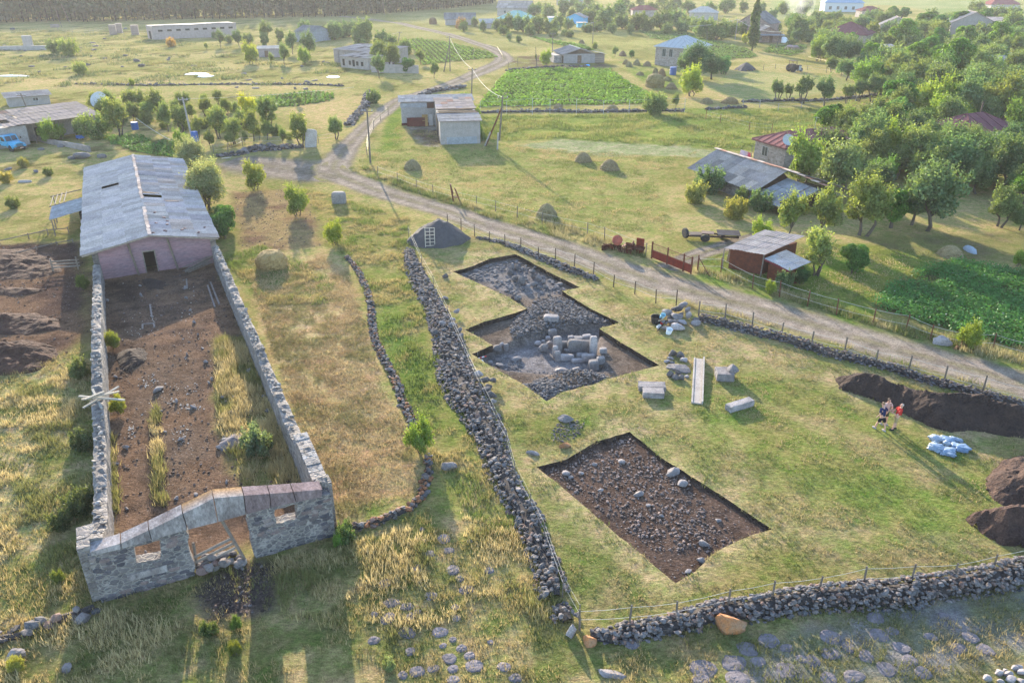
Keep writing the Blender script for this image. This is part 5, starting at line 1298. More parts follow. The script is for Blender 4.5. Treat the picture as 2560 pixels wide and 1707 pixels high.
dry_wall('stone row below the pollard tree row', [(180, 750, .5, .5), (330, 740, .5, .5), (450, 738, .4, .4)], 3, (.5, .8), 3, 15, 'stone_row')
dry_wall('grey rubble bank at the orchard edge beside the yard', [(1480, 1075, .7, .4), (1650, 1060, .8, .5), (1720, 1030, 1.5, .9), (1830, 1025, 1.5, .9), (1920, 1020, .9, .6), (2080, 1010, .6, .5)], 1, (.35, .55, .8), 4, 16)
def stone(k, x, y, w_, asp, hgt_, lab, mat='rock', tone=1.0, name='boulder', cat='boulder', group=None, lib=None, pit=0, rz=None, tilt=None, sink=.28, dz=0., box=False):
 p=P(k,x,y); r=metres(k,w_,p); h=metres(k,hgt_,p)
 s=MB(); g=tone
 if box and box is not True: s.rock((0,0,0),(r,r*asp,h),(g,g*.98,g*.97),BOXR,rot=(0,0,random.choice([0,PI])))
 elif box:
  V,F=ico(3);
  V=np.sign(V)*np.abs(V)**(.38 if box is True else box); V=V/np.abs(V).max(0); V=V*(1+rng.normal(scale=.012,size=(len(V),1))+(0 if box is True else .25*(fbm(V[:,0]*1.5+x,V[:,1]*1.5+V[:,2]+y,3,3)-.5)[:,None]))
  V=V*np.array((r,r*asp,h))/2
  s.add(V.tolist(),F.tolist(),(g,g,g))
 else:
  s.rock((0,0,0),(r,r*asp,h),(g,g*.98,g*.97),lib or ROCK3,rot=(0,0,0))
 o=s.build(name,M[mat],smooth=False)
 z=(pz(p,pit) if pit else hz(p))+h*(.5-sink)+dz
 o.location=(p[0],p[1],z); o.rotation_euler=(tilt or (0,0,0))[:2]+((random.uniform(-.4,.4) if rz is None else rz),)
 return tag(o,lab,cat,group)
stone(9, 325, 1190, 250, .62, 170, 'large orange lichened boulder leaning on the lower field wall', 'lichen', 1.05)
stone(9, 385, 1105, 90, .7, 70, 'rounded pale boulder on the wall above the orange boulder', 'rock', 1.9)
stone(8, 1690, 1290, 115, .85, 105, 'round orange boulder at the corner of the field wall', 'lichen', 1.1)
stone(8, 1572, 1240, 85, .7, 135, 'upright pale stone at the corner of the stone bank', 'rock', 1.9)
stone(6, 1795, 820, 135, .7, 95, 'big pale boulder beside the road at the crop edge', 'rock', 2.1)
stone(6, 1890, 855, 55, .7, 40, 'small red brown stone beside the pale roadside boulder', 'lichen', .6)
stone(7, 105, 1390, 140, .75, 110, 'oval grey boulder in the lower left corner', 'rock', 1.5)
stone(7, 450, 1470, 90, .8, 70, 'flat grey lilac boulder below the collapsed stone row', 'rock', 1.25)
stone(8, 735, 110, 130, .6, 70, 'grey boulder beside the worn path at the hay strip corner', 'rock', 1.35)
stone(5, 720, 365, 45, .8, 40, 'single brown boulder right of the stone bank', 'rock', .75)
stone(5, 715, 510, 60, .6, 30, 'flat pale stone beside the stone bank', 'rock', 1.4)
stone(5, 1540, 1345, 115, .7, 55, 'large grey boulder above the small rubble hollow', 'rock', 1.25)
stone(5, 1540, 1525, 90, .6, 50, 'orange brown stone at the corner of the lower trench', 'lichen', .75)
stone(8, 1310, 12, 100, .4, 40, 'long flat grey stone left of the lower trench', 'rock', 1.6)
stone(4, 2320, 1360 - 1530 + 1559, 10, 1, 6, 'small stone in the hay strip', 'rock', 1)
stone(1, 2320, 1385, 95, .55, 110, 'upright grey concrete block in the weeds beside the road', 'concrete', .8, 'concrete_block', 'block', box=True)
stone(1, 2130, 1010, 80, .3, 170, 'broken pale concrete slab standing under the orchard tree', 'palecon', 1.1, 'standing_slab', 'slab', box=True, tilt=(.1, .15, 0))
for i,(x,y,r) in enumerate([(800,625,50),(770,690,45),(765,725,50),(815,760,55),(700,715,55),(830,800,50),(650,775,60),(950,1070,75),(1050,1110,60),(1015,1150,55),(990,1110,70),(1040,1210,70),(1005,1180,75),(1050,1250,45),(1030,1310,40)]):
 stone(5, x, y, r, .7, r * .8, 'large squared boulder on the right flank of the long stone bank', 'rock', random.choice([.75, 1.1, 1.7, 2.0]), group='large boulders on the stone bank', dz=.35, lib=ROCK2)
def block(k, x, y, L, Wd, H_, rz, lab, tone=1.4, name='stone_block', cat='stone block', mat='rock', tilt=(0, 0), dz=0, group=None):
 p=P(k,x,y); V,F=ico(5)
 V=.965*V/np.abs(V).max(1)[:,None]+.035*V; V=V*(1+rng.normal(scale=.004,size=(len(V),1))+.10*(fbm(V[:,0]*1.5+x,V[:,1]*2+V[:,2],3,3)-.5)[:,None])
 V=V*np.array((L,Wd,H_))/2; s=MB(); s.add(V.tolist(),F.tolist(),(tone,)*3)
 o=s.build(name,M[mat]); o.location=g3(p,H_*.42+dz); o.rotation_euler=(tilt[0],tilt[1],rz)
 return tag(o,lab,cat,group)
block(6, 405, 1262, 1.95, .52, .45, R(28), 'long pale rectangular stone beam lying on the lawn', 1.9)
block(6, 300, 1050, 1.15, 1.15, .6, R(-5), 'square brownish stone block with a round boulder on it', 1.3)
stone(6, 352, 1050, 88, .8, 75, 'round grey boulder resting on the square block', 'rock', 1.35, dz=.38, sink=.2)
block(5, 2130, 1130, 1.75, .75, .4, R(-4), 'wide flat grey stone slab behind a smaller slab', 1.5, 'stone_slab', 'stone slab')
block(5, 2140, 1175, 1.35, .8, .42, R(-6), 'smaller flat grey stone slab before the wide slab', 1.6, 'stone_slab', 'stone slab')
ta,tb=P(6,125,930),P(6,110,1235)
d_ = (tb - ta); tl = d_.length; t = thing('stone_trough', 'long narrow concrete trough channel lying on the lawn', 'trough', g3((ta + tb) / 2), math.atan2(d_[1], d_[0]))
q = MB(); q.box((0, .05, .04), (tl, .5, .16), 0, (1.0, .98, .97)); q.build('floor', M['palecon'], t)
for yy,hh_ in ((-.26,.16),(.36,.3)):
 q = MB(); q.box((0, yy, hh_ / 2), (tl + .02, .1, hh_), 0, (1.0, .98, .96)); q.build('side', M['palecon'], t)
for (x, y, w_, h_, tn, lab) in [(490, 720, 95, 85, .75, 'dark pointed boulder of the stone group, left of a pair'), (595, 745, 85, 100, .85, 'dark pointed boulder leaning right beside its twin'), (640, 795, 85, 55, 2.3, 'round pale millstone like stone in the stone group'),
  (425, 810, 70, 40, 2.0, 'pale stone at the left of the stone group'), (490, 825, 60, 45, 1.4, 'grey stone between the pointed boulder and the big slab'), (470, 770, 75, 40, 1.6, 'flat pale stone below the left pointed boulder'), (570, 900, 250, 60, 1.3, 'big flat slab in the middle of the stone group'),
  (465, 985, 75, 85, .8, 'brown upright boulder at the lower left of the stone group'), (530, 1020, 75, 75, .95, 'brown boulder at the bottom of the stone group'), (605, 1020, 75, 70, .85, 'brown boulder right of the lowest boulder of the group'), (560, 955, 70, 50, .8, 'small brown boulder above the lower three'), (665, 995, 55, 30, 2.0, 'small pale square stone beside the brown boulders')]:
 X,Y=1580+x/4.9,740+y/4.9
 stone(6, (X - 1700) / S7, (Y - 560) / S7, 1.25 * w_ / 4.9 / S7, .75, 1.25 * h_ / 4.9 / S7, lab, 'rock', tn)
CIST=[  # x,y,w,h,depth asp,tone,label
 (1490, 800, 55, 115, .7, 1.25, 'tall rounded slab at the left corner of the stone chamber'), (1475, 835, 35, 85, .8, 1.6, 'narrow pale upright stone at the left side of the chamber'), (1490, 860, 40, 70, .8, 1.2, 'low upright stone in the left front corner of the chamber'),
 (1535, 785, 42, 60, .7, 1.0, 'small boulder in the back row, second from the left'), (1608, 805, 95, 95, .5, .85, 'largest rounded slab in the chamber back row'), (1682, 805, 60, 90, .55, .85, 'rounded slab right of the largest in the back row'),
 (1582, 740, 38, 50, .8, 1.4, 'pale capping stone above the back row, left'), (1625, 735, 70, 35, .7, 1.2, 'flat capping stone above the largest slab'), (1690, 722, 55, 35, .7, 1.5, 'pale capping stone at the right end of the back row'),
 (1733, 830, 45, 150, .8, 1.7, 'tallest pale upright slab at the right end of the chamber'), (1550, 858, 95, 45, .3, 1.7, 'long pale kerb slab at the chamber front, left'), (1622, 872, 70, 22, .5, 1.7, 'flat low kerb stone in the middle of the chamber front'), (1700, 865, 85, 50, .4, 1.5, 'kerb slab at the chamber front, right'),
 (1738, 925, 62, 75, .8, 1.05, 'squat brown block standing before the right kerb'), (1785, 905, 50, 50, .8, 1.2, 'grey boulder behind the squat brown block'), (1800, 845, 45, 35, .8, 1.4, 'pale boulder right of the tallest slab'),
 (1660, 842, 75, 30, .7, 1.2, 'flat stone on the chamber floor'), (1555, 815, 45, 40, .7, .95, 'small dark stone at the foot of the back row'),
 (1400, 805, 55, 65, .8, 1.0, 'brown boulder leaning outside the left of the chamber'), (1435, 770, 48, 45, .8, 1.1, 'rounded boulder left of the chamber'), (1355, 755, 50, 35, .8, 1.9, 'pale flat stone farthest left of the chamber'), (1392, 748, 28, 32, .8, 1.5, 'small pale stone left of the chamber'), (1422, 725, 34, 32, .8, 1.9, 'white rounded stone near the ledge'), (1385, 785, 50, 30, .7, 1.5, 'low pale stone beside the leaning boulder'),
 (1455, 705, 55, 60, .7, .95, 'dark square slab standing against the rubble ledge'), (1445, 645, 95, 40, .6, 1.35, 'broad flat slab lying on the rubble ledge'),
 (1520, 955, 105, 50, .6, 1.25, 'large flat boulder below the chamber, left'), (1615, 945, 80, 45, .6, 1.4, 'tilted flat boulder below the chamber, right'),
 (1072, 815, 60, 60, .8, .85, 'brown boulder in the left corner of the deep trench'), (1132, 800, 40, 55, .8, 1.1, 'upright grey stone beside the brown corner boulder'), (1105, 795, 30, 30, .8, 1.7, 'small pale stone between the corner boulders'),
 (1095, 910, 60, 30, .7, 1.0, 'low stone in the arc at the left of the deep trench'), (1210, 865, 70, 35, .6, 1.2, 'flat stone at the top of the stone arc'), (1030, 890, 35, 30, .7, 1.4, 'pale stone at the left end of the arc'), (1260, 1085, 55, 30, .6, 1.0, 'grey stone at the lower trench edge')]
for i,(x,y,w_,h_,asp,tn,lab) in enumerate(CIST):
 stone(5, x, y, w_ * 1.12, asp, h_ * 1.1, lab, 'rock', tn * 1.2, pit=1, rz=random.uniform(-.2, .2), sink=.12, box=True if i < 17 or i in (24, 25) else .6, tilt=(random.uniform(-.12, .05), random.uniform(-.12, .12), 0))
RING=[(1165,325,50,55,.8),(1172,300,50,50,.95),(1213,290,55,45,.85),(1190,365,50,45,.9),(1245,390,65,75,.95),(1215,360,45,40,1.1),(1318,318,38,42,.9),(1318,350,38,40,.8),(1358,365,50,52,1.1),(1390,385,38,38,1.0),(1330,400,55,45,1.05),(1362,415,38,36,1.0),(1405,412,40,34,1.0),(1285,405,35,30,1.7),(1330,285,28,22,1.1),(1215,500,55,50,1.15),(1180,485,30,28,.7),(1500,390,50,22,1.2)]
for i,(x,y,w_,h_,tn) in enumerate(RING):
 stone(5, x, y, w_, .8, h_ * 1.05, 'brown boulder of the collapsed stone ring in the upper trench' if i < 15 else ['grey boulder at the step between the trench levels', 'small dark brown stone beside the step boulder', 'flat pale stone at the right of the upper trench'][i - 15], 'rock', tn, group='boulders of the stone ring' if i < 15 else None, pit=1, sink=.15)
def flatrock(k,x,y,w_,asp,h,lab,tone,name,cat,group):
 p=P(k,x,y); r=metres(k,w_,p)/2; n=13; V=[]; F=[]; ph=random.uniform(0,6.28); rs=[random.uniform(.78,1.12) for _ in range(n)]
 for q,z in ((1.06,-.12),(1,.1*h),(.86,.75*h),(.55,h),(.2,.9*h)):
  for i in range(n):
   a=ph+6.283*i/n; rr=r*q*(.45*rs[i-1]+.55*rs[i])*random.uniform(.96,1.04)
   V.append((rr*math.cos(a),rr*asp*math.sin(a),z+(random.uniform(-.3,.22)*h if z>0 else 0)))
 for j in range(4): F+=[(j*n+i,j*n+(i+1) % n,(j+1)*n+(i+1) % n,(j+1)*n+i) for i in range(n)]
 F.append(tuple(4 * n + i for i in range(n))); q = MB(); q.add(V, F, (tone * 1.0, tone * .97, tone * 1.03)); o = q.build(name, M['rock']); o.location = g3(p)
 o.rotation_euler=(random.uniform(-.05,.05),random.uniform(-.05,.05),random.uniform(-.5,.5)); return tag(o,lab,cat,group)
def rubble(name,lab,polyk,poly,n,sizes,which,tone=(.7,1.4),seed=1,up=0.0,warm=(1,1,1)):
 random.seed(seed); pl=PP(polyk,poly); xs=[p[0] for p in pl]; ys=[p[1] for p in pl]
 cand=np.column_stack([rng.uniform(min(xs),max(xs),n*6),rng.uniform(min(ys),max(ys),n*6)])
 f=fbm(cand[:,0]/1.3,cand[:,1]/1.3,seed,3)
 ok=inpoly(cand[:,0],cand[:,1],pl)&(rng.random(len(cand))<sstep(.3,.55,f)+.12)
 if which: ok &= inpoly(cand[:,0],cand[:,1],PIT1R if which==1 else PIT2R)
 cand=cand[ok][:n]
 z=hgt(cand[:,0],cand[:,1])-(pit_depth(cand[:,0],cand[:,1],which) if which else 0)
 rb=RB()
 for (x,y),zz in zip(cand,z):
  d=.62*random.choice(sizes)*random.uniform(.7,1.3); g=random.uniform(*tone)
  rb.add((x,y,zz+d*.15+random.random()*up),(d*1.3,d,d*.75),(g*warm[0],g*warm[1],g*warm[2]))
 return tag(link(name, arr_mesh(name, *rb.arrays()), M['rock']), lab, 'rubble', kind='stuff')
rubble('rubble', 'dense dark rubble bank across the middle of the large trench', 5, [(1200, 600), (1330, 500), (1540, 462), (1900, 640), (1600, 670), (1480, 690), (1180, 765), (1160, 690)], 2600, (.12, .17, .23, .3), 1, (.5, 1.15), seed=2, up=.08)
rubble('rubble', 'dense dark rubble in the lower corner of the large trench', 5, [(1640, 955), (1890, 1045), (1520, 1145), (1410, 1205), (1250, 1085), (1480, 990)], 2200, (.12, .16, .22, .28), 1, (.5, 1.15), seed=3, up=.12)
rubble('rubble', 'pale flat bedrock fragments on the upper trench floor', 5, [(800, 322), (1060, 245), (1200, 225), (1560, 430), (1500, 450), (1250, 490), (1150, 480)], 420, (.15, .3, .45), 1, (.8, 1.3), seed=4)
rubble('rubble', 'arc of small stones on the deep trench floor', 5, [(1010, 870), (1100, 830), (1260, 870), (1240, 930), (1480, 950), (1500, 990), (1230, 975), (1060, 930)], 330, (.12, .18, .28), 1, (.8, 1.6), seed=5)
rubble('rubble', 'stones of the small rubble hollow above the lower trench', 5, [(1480, 1370), (1560, 1340), (1670, 1360), (1640, 1440), (1540, 1500), (1440, 1480), (1450, 1410)], 220, (.1, .14, .2), 0, (.5, 1.2), seed=6)
rubble('rubble', 'pale and brown rubble scattered over the lower trench floor', 0, [(1250, 1075), (1440, 1000), (1600, 1110), (1720, 1230), (1640, 1265), (1500, 1255), (1330, 1130)], 1900, (.07, .10, .14, .22), 2, (.5, 1.5), 7, warm=(1.18, .97, .86))
rubble('rubble', 'small pale stones strewn between the white boulders of the lower trench', 0, [(1240, 1070), (1450, 1000), (1765, 1220), (1560, 1330)], 300, (.05, .09), 2, (1, 1.9), 8)
for x,y,w_ in [(1302,1083,24),(1313,1090,16),(1546,1083,40),(1566,1108,30),(1468,1130,28),(1430,1057,22),(1618,1243,26),(1613,1283,26),(1583,1306,20),(1490,1157,14),(1366,1062,14),(1380,1120,16),(1520,1180,14),(1650,1190,16),(1335,1080,14)]:
 stone(0, x, y, w_, .75, w_ * .55, 'pale boulder lying on the dark soil of the lower trench', 'rock', random.uniform(1.2, 1.8), pit=2, group='pale boulders in the lower trench', lib=ROCK2)
FG=[(610,690,70),(740,665,85),(880,605,45),(530,785,85),(765,795,95),(815,855,60),(305,890,85),(860,930,110),(620,975,100),(350,1020,115),(455,1045,95),(785,1050,65),(325,1125,105),(480,1115,70),(525,1080,50),(790,1125,60),(235,1100,55),(455,1220,135),(680,1215,105),(230,1275,90),(765,1270,60),(475,1350,70),(700,1310,55),(825,1330,80),(745,1395,110),(880,1375,70),(915,1445,125),(525,1485,105),(630,1465,90),(425,1510,70),(770,1465,80),(770,1540,90),(1020,1285,45),(1110,1450,100),(1195,1525,90),(1010,800,70),(700,585,95),(520,590,40),(570,600,30),(555,520,35),(1980,1300,120)]
for i,(x,y,w_) in enumerate(FG):
 flatrock(8, x, y, w_ * 1.05, random.uniform(.75, 1.1), random.uniform(.03, .07), 'flat grey lilac rock sunk in the foreground grass', random.uniform(.95, 1.35), 'rock', 'rock', 'flat rocks sunk in the foreground grass')
FG2=[(160,1470,175),(370,1435,165),(465,1345,140),(530,1425,95),(600,1280,130),(725,1335,85),(385,1545,160),(830,1410,80),(1020,1260,140),(1140,1330,90),(1020,1370,120),(1330,1130,120),(1440,1220,90),(1350,1250,110),(1260,1390,100),(720,1480,140),(900,1420,90),(1800,1110,80),(1500,1330,110),(1010,1540,110),(150,1545,110),(1180,1530,130),(1400,1480,120),(1560,1420,100),(1650,1500,110),(1880,1330,120),(1980,1250,100),(2080,1340,110),(1700,1250,90)]
for i,(x,y,w_) in enumerate(FG2):
 flatrock(9, x, y, w_ * 1.15, random.uniform(.7, 1.1), random.uniform(.03, .06), 'pale flat bedrock slab flush with the turf below the field wall', random.uniform(.95, 1.25), 'bedrock_slab', 'rock', 'bedrock slabs below the field wall')
stone(8, 1830, 1500, 230, .35, 40, 'long pale bedrock slab beside the worn track below the wall corner', 'rock', 1.6, 'bedrock_slab', 'rock', sink=.36)
for (x,y,w_) in [(2080,1540,70),(2170,1500,75),(2230,1510,70),(2270,1470,60),(2250,1550,80),(2320,1500,70),(2180,1560,60),(2320,1560,70),(2300,1460,55),(2210,1480,40)]:
 stone(9, x, y, w_, .8, w_ * .7, 'rounded pale stone of the heap in the lower right corner', 'rock', random.uniform(1.7, 2.3), 'stone', 'stone', 'pale stones heaped in the lower right corner', lib=ROCK2)
for i in range(38):
 x,y=random.choice([(random.uniform(0,700),random.uniform(330,560)),(random.uniform(700,1300),random.uniform(390,560)),(random.uniform(1300,2300),random.uniform(420,640)),(random.uniform(0,1000),random.uniform(180,330))])
 stone(1, x, y, random.uniform(22, 55), .7, random.uniform(10, 20), 'grey rock lying in the rough far pasture', 'rock', random.uniform(.7, 1.3), 'rock', 'rock', 'rocks in the far pasture', lib=ROCK2)
for x,y,w_ in [(940,425,60),(970,460,50),(590,450,60),(560,460,50),(1400,960,0)][:4]:
 stone(1, x, y, w_, .7, 25, 'brown boulder in the boulder patch of the far pasture', 'rock', .8, 'boulder', 'boulder', 'boulder patch of the far pasture', lib=ROCK2)
for x,y,w_ in [(280,1030,50),(420,1010,60),(560,1085,120),(700,1080,70),(490,1090,60),(245,1180,50),(60,1165,60)]:
 stone(1, x, y, w_, .7, w_ * .5, 'grey rock among the weeds before the blue truck', 'rock', 1.1, 'rock', 'rock', 'rocks before the blue truck', lib=ROCK2)
slabs(1, [(160, 1245, 120, .25)], 'kerb_stone', 'fallen grey concrete post in the weeds left of the barn', 'concrete post', 'concrete', None, (.2, .25), (1, 1.1))
heap('spoil_heap', 6, [(1065, 1060), (1180, 1045), (1300, 1065), (1500, 1130), (1700, 1185), (1950, 1210), (2100, 1240), (2352, 1300), (2500, 1360), (2500, 1480), (2250, 1450), (2000, 1400), (1850, 1415), (1700, 1385), (1560, 1310), (1420, 1230), (1250, 1180), (1080, 1130)], 1.25, 'long dark soil heap behind the three people', 'spoil heap', 'soil', None, .38, 21, power=.75, col=(.9, .85, .85))
heap('spoil_heap', 9, [(2085, 180), (2200, 60), (2350, 10), (2550, 0), (2600, 400), (2350, 370), (2200, 350), (2110, 280)], .85, 'reddish soil heap at the right edge, upper of two', 'spoil heap', 'soil', None, .6, 22, col=(1.5, 1.3, 1.2))
heap('spoil_heap', 9, [(1935, 455), (2020, 420), (2200, 415), (2340, 400), (2600, 420), (2650, 640), (2330, 650), (2180, 635), (2050, 560)], 1.0, 'reddish soil heap at the right edge, lower of two', 'spoil heap', 'soil', None, .6, 23, col=(1.3, 1.1, 1.05), power=.6)
heap('gravel_heap', 5, [(452, 130), (500, 70), (620, 20), (720, 10), (830, 60), (892, 105), (830, 145), (700, 165), (560, 160)], 2.0, 'conical heap of dark grey gravel above the trenches', 'gravel heap', 'gravel', None, .16, 24, power=.72)
heap('gravel_heap', 3, [(370, 475), (400, 455), (460, 448), (520, 470), (500, 485), (420, 487)], 1.6, 'dark soil heap at the edge of the pale straw field', 'gravel heap', 'gravel', None, .25, 25, power=.7, res=.6)
for i,(poly,h) in enumerate([([(0,180),(200,170),(400,220),(420,320),(250,370),(0,380)],.45),([(0,420),(220,430),(330,440),(200,480),(0,490)],.3),([(0,600),(250,610),(400,650),(420,720),(200,760),(0,750)],.5),([(0,810),(200,800),(390,840),(400,920),(250,1010),(50,1040),(0,1030)],.85)]):
 heap('soil_ridge', 4, [(x - (250 if x == 0 else 0), y) for x, y in poly], h, ['reddish dug soil ridge nearest the pole rail', 'thin reddish dug soil ridge in the middle', 'wide reddish dug soil ridge below the thin one', 'lowest and tallest dug soil ridge above the dry grass'][i], 'soil heap', 'soil', None, .75, 30 + i, col=(1.5, 1.15, 1.0))
heap('earth_mound', 4, [(1700, 290), (1980, 230), (2150, 330), (2260, 480), (2100, 560), (1850, 560), (1700, 440)], .75, 'grassy mound under the square haystack', 'mound', 'ground', None, .2, 41, col=(.19, .19, .07), res=.35) if False else None
# ---------------------------------------------------------------- poles,wires,fences
def pole(k, x, y, ytop, lab, dx=0, r=.13, mat='polewood', arm=True, brace=None, foot=None, group='power poles'):
 p=P(k,x,y); b=g3(p); u,v=px(k,x,ytop)
 d=ray(u,v); tt=p[1]/d[1]; h=CAM_H+d[2]*tt-b[2]; h=max(3.,min(h,11))
 t = thing('power_pole', lab, 'power pole', b, 0, group)
 ln=metres(k,dx,p)
 z0=1.9 if foot else -.4
 q = MB(); q.tube([(0 - ln * z0 / h, 0, z0 - (.6 if foot else 0)), (-ln * .5, 0, h * .5), (-ln, 0, h)] if False else [(ln * max(0, z0 - .6) / h, 0, z0 - (.6 if foot else 0)), (ln, 0, h)], [r, r * .75], 8); q.build('post', M[mat], t)
 if foot:
  q = MB(); q.bar((-.22, -.05, -.4), (-.22 + ln * .25, -.05, 2.4), .24, .22); q.build('concrete_stub', M['palecon'], t)
 if arm:
  q = MB(); q.bar((ln - .75, 0, h - .35), (ln + .75, 0, h - .35), .1); q.build('crossarm', M[mat], t)
  for s in (-.65,0,.65):
   q = MB(); q.tube([(ln + s, 0, h - .3), (ln + s, 0, h - .05)], .05, 6); q.build('insulator', M['white'], t)
 if brace:
  q = MB(); e = P(k, *brace); e = Vector((e[0] - p[0], e[1] - p[1])); q.tube([(e[0], e[1], -.3), (ln * .75, 0, h * .78)], [.14, .1], 8); q.build('brace', M['rust'] if foot else M[mat], t)
  if foot:
   q = MB(); q.bar((e[0] - .1, e[1], -.3), Vector((e[0] - .1, e[1], -.3)).lerp(Vector((ln * .75 - .1, 0, h * .78)), .4), .22); q.build('concrete_stub', M['palecon'], t)
 return b+Vector((ln,0,h-.2))
def cable(a, b, sag, lab, r=.035, mat='rope', name='cable'):
 pts=[a.lerp(b,i/14)-Vector((0,0,sag*4*(i/14)*(1-i/14))) for i in range(15)]
 q=MB(); q.tube([p-pts[0] for p in pts],r,5)
 o=q.build(name,M[mat]); o.location=pts[0]
 return tag(o, lab, 'cable')
pA = pole(2, 1085, 1025, 655, 'power pole with a rusty brace standing in the mown meadow beside the hut', 30, foot=True, brace=(990, 1000))
pB = pole(2, 897, 740, 465, 'slim power pole just behind the concrete hut', 13)
pC = pole(2, 753, 492, 250, 'power pole with a leaning brace near the upper road', 3, brace=(708, 495))
pD = pole(2, 208, 1115, 745, 'power pole at the roadside near the fork', 5)
pE = pole(1, 1318, 965, 668, 'pale concrete pole beside the blue barrel', -18, mat='concrete', r=.17)
pF = pole(1, 248, 888, 640, 'dark power pole in front of the farm shed roof', -42)
pG = pole(2, 1450, 392, 225, 'dark power pole behind the grey cabin', 3)
pH = pole(2, 1727, 308, 150, 'dark power pole in the straw field beside a haycock', 0)
pI = pole(2, 396, 300, 218, 'leaning power pole behind the walnut trees', 18)
pJ = pole(3, 375, 278, 130, 'pale power pole left of the tall poplar', 4, mat='concrete')
pK = pole(3, 655, 332, 215, 'leaning power pole right of the tall poplar', 22)
for i,(k,x,y,yt,dx) in enumerate([(1,425,190,50,-20),(1,478,155,30,-32),(1,1110,128,0,-14),(1,1724,130,0,-8),(1,2212,110,0,-12),(2,307,105,0,-10)]):
 pole(k, x, y, yt, 'faint power pole before the dark pine wood', dx, group='power poles before the pine wood', arm=False)
pole(3, 178, 345, 215, 'thin pole in the pale crop field behind the farmhouse', -4, r=.1, arm=False)
cable(pA, pB, .9, 'bright sagging cable from the meadow pole to the pole behind the hut', .026)
cable(pB, pC, 1.0, 'bright sagging cable from the hut pole to the braced upper pole', .026)
cable(pJ, pK, 1.2, 'bright cable passing the poplar', .05)
cable(pJ, pJ + Vector((-16, 4, -2.5)), .5, 'bright cable running left from the pale pole by the poplar', .05)
cable(pE, pE + Vector((24, 10, .3)), .3, 'thin cable running right from the concrete pole', .02)
cable(g3(P(1, 945, 875), 1.6), g3(P(1, 1215, 992), .2), .3, 'pale hose sagging across the potato rows', .04, name='hose')
cable(pH, pH + Vector((-5, -1, -1.3)), .1, 'short bright cable stub on the straw field pole', .05)
cable(pI, pI + Vector((-14, 3, -2.2)), .3, 'thin cable behind the ruined farm buildings', .03)
def gaspipe(pts,lab):
 q=MB(); P3=[g3(P(k,x,y),z) for k,x,y,z in pts]; q.tube([p-P3[0] for p in P3],.055,6,(1.0,.8,.4))
 o = q.build('gas_pipe', M['rope']); o.location = P3[0]; tag(o, lab, 'pipe')
gaspipe([(3, 855, 440, 0), (3, 855, 440, 4.2), (3, 868, 440, 4.0), (3, 868, 440, 2.0), (3, 985, 470, 2.0), (3, 1000, 505, 1.8)], 'yellow gas pipe arch at the lane left of the orchard')
gaspipe([(3, 1265, 470, 0), (3, 1265, 470, 3.0), (3, 1310, 475, 2.8), (3, 1410, 490, 2.6)], 'yellow gas pipe bend between the orchard crowns')
gaspipe([(2, 1110, 410, 0), (2, 1110, 410, 1.0), (2, 1075, 345, 1.0), (2, 1000, 330, 1.0)], 'pale gas pipe bend beside the upper road')
def fence(lab, pts, k, h, wires, mat='iron', wmat='wire', pr=.045, wr=.012, name='wire_fence', lean=.05, wpass=True, foot=False):
 q = [P(*( (p[2], p[0], p[1]) if len(p) > 2 else (k, p[0], p[1]))) for p in pts]; b = g3(q[0]); t = thing(name, lab, 'fence', b)
 tops=[]
 for i,p in enumerate(q):
  m_=MB(); a=g3(p,-.3)-b; hh_=h*random.uniform(.88,1.1); c=g3(p,hh_)-b+Vector((random.uniform(-lean,lean),random.uniform(-lean,lean),0))*h
  m_.tube([a, c], [pr, pr * .85], 6); m_.build('post', M[mat], t); tops.append((g3(p) - b, c))
 for z in wires:
  m_=MB(); pts_=[]
  for i,(a,c) in enumerate(tops):
   pts_.append(a.lerp(c,z))
   if i<len(tops)-1: pts_.append(a.lerp(c,z).lerp(tops[i+1][0].lerp(tops[i+1][1],z),.5)-Vector((0,0,.04)))
  m_.tube(pts_, wr, 4); m_.build('wire', M[wmat], t)
 return t
fence('wire fence with thin posts along the near side of the road beside the upper trench', [(740, 20), (828, 48), (922, 90), (1020, 130), (1130, 162), (1235, 190), (1357, 240), (1474, 250), (1600, 300), (1732, 355), (1870, 428), (2015, 475), (2160, 540), (2298, 555)], 5, 1.25, (.45, .9), pr=.05)
fence('post and wire fence standing behind the roadside stone wall', [(127, 630), (308, 660), (492, 712), (687, 780), (897, 835), (1122, 900), (1338, 970), (1555, 1020), (1803, 1085), (2065, 1165), (2352, 1235)], 6, 1.35, (.4, .85), mat='polewood', pr=.06)
fence('wire fence with thin posts above the lower field wall', [(1630, 1200, 8), (1960, 1200, 8), (2282, 1150, 8), (325, 1085), (618, 1040), (930, 980), (1240, 945), (1558, 920), (1848, 880), (2118, 830), (2400, 780)], 9, 1.3, (.5, .9), mat='polewood', wmat='wire', pr=.05, wr=.008)
fence('fine white wire with posts running along the top of the long stone bank', [(470, 90), (560, 285), (640, 440), (735, 650), (850, 910), (960, 1160), (1060, 1380), (1140, 1540), (1190, 200, 8), (1290, 400, 8), (1390, 600, 8), (1510, 980, 8), (1625, 1190, 8)], 5, 1.25, (.6, .95), mat='polewood', wmat='wire', pr=.03, wr=.005)
fence('overgrown wire fence on the meadow side of the road', [(258, 1200), (395, 1240), (523, 1290), (637, 1335), (932, 1410), (1062, 1445), (1210, 1490), (1380, 1535), (1690, 70, 5), (1808, 105, 5), (2088, 215, 5)], 2, 1.3, (.4, .9), mat='polewood', pr=.05)
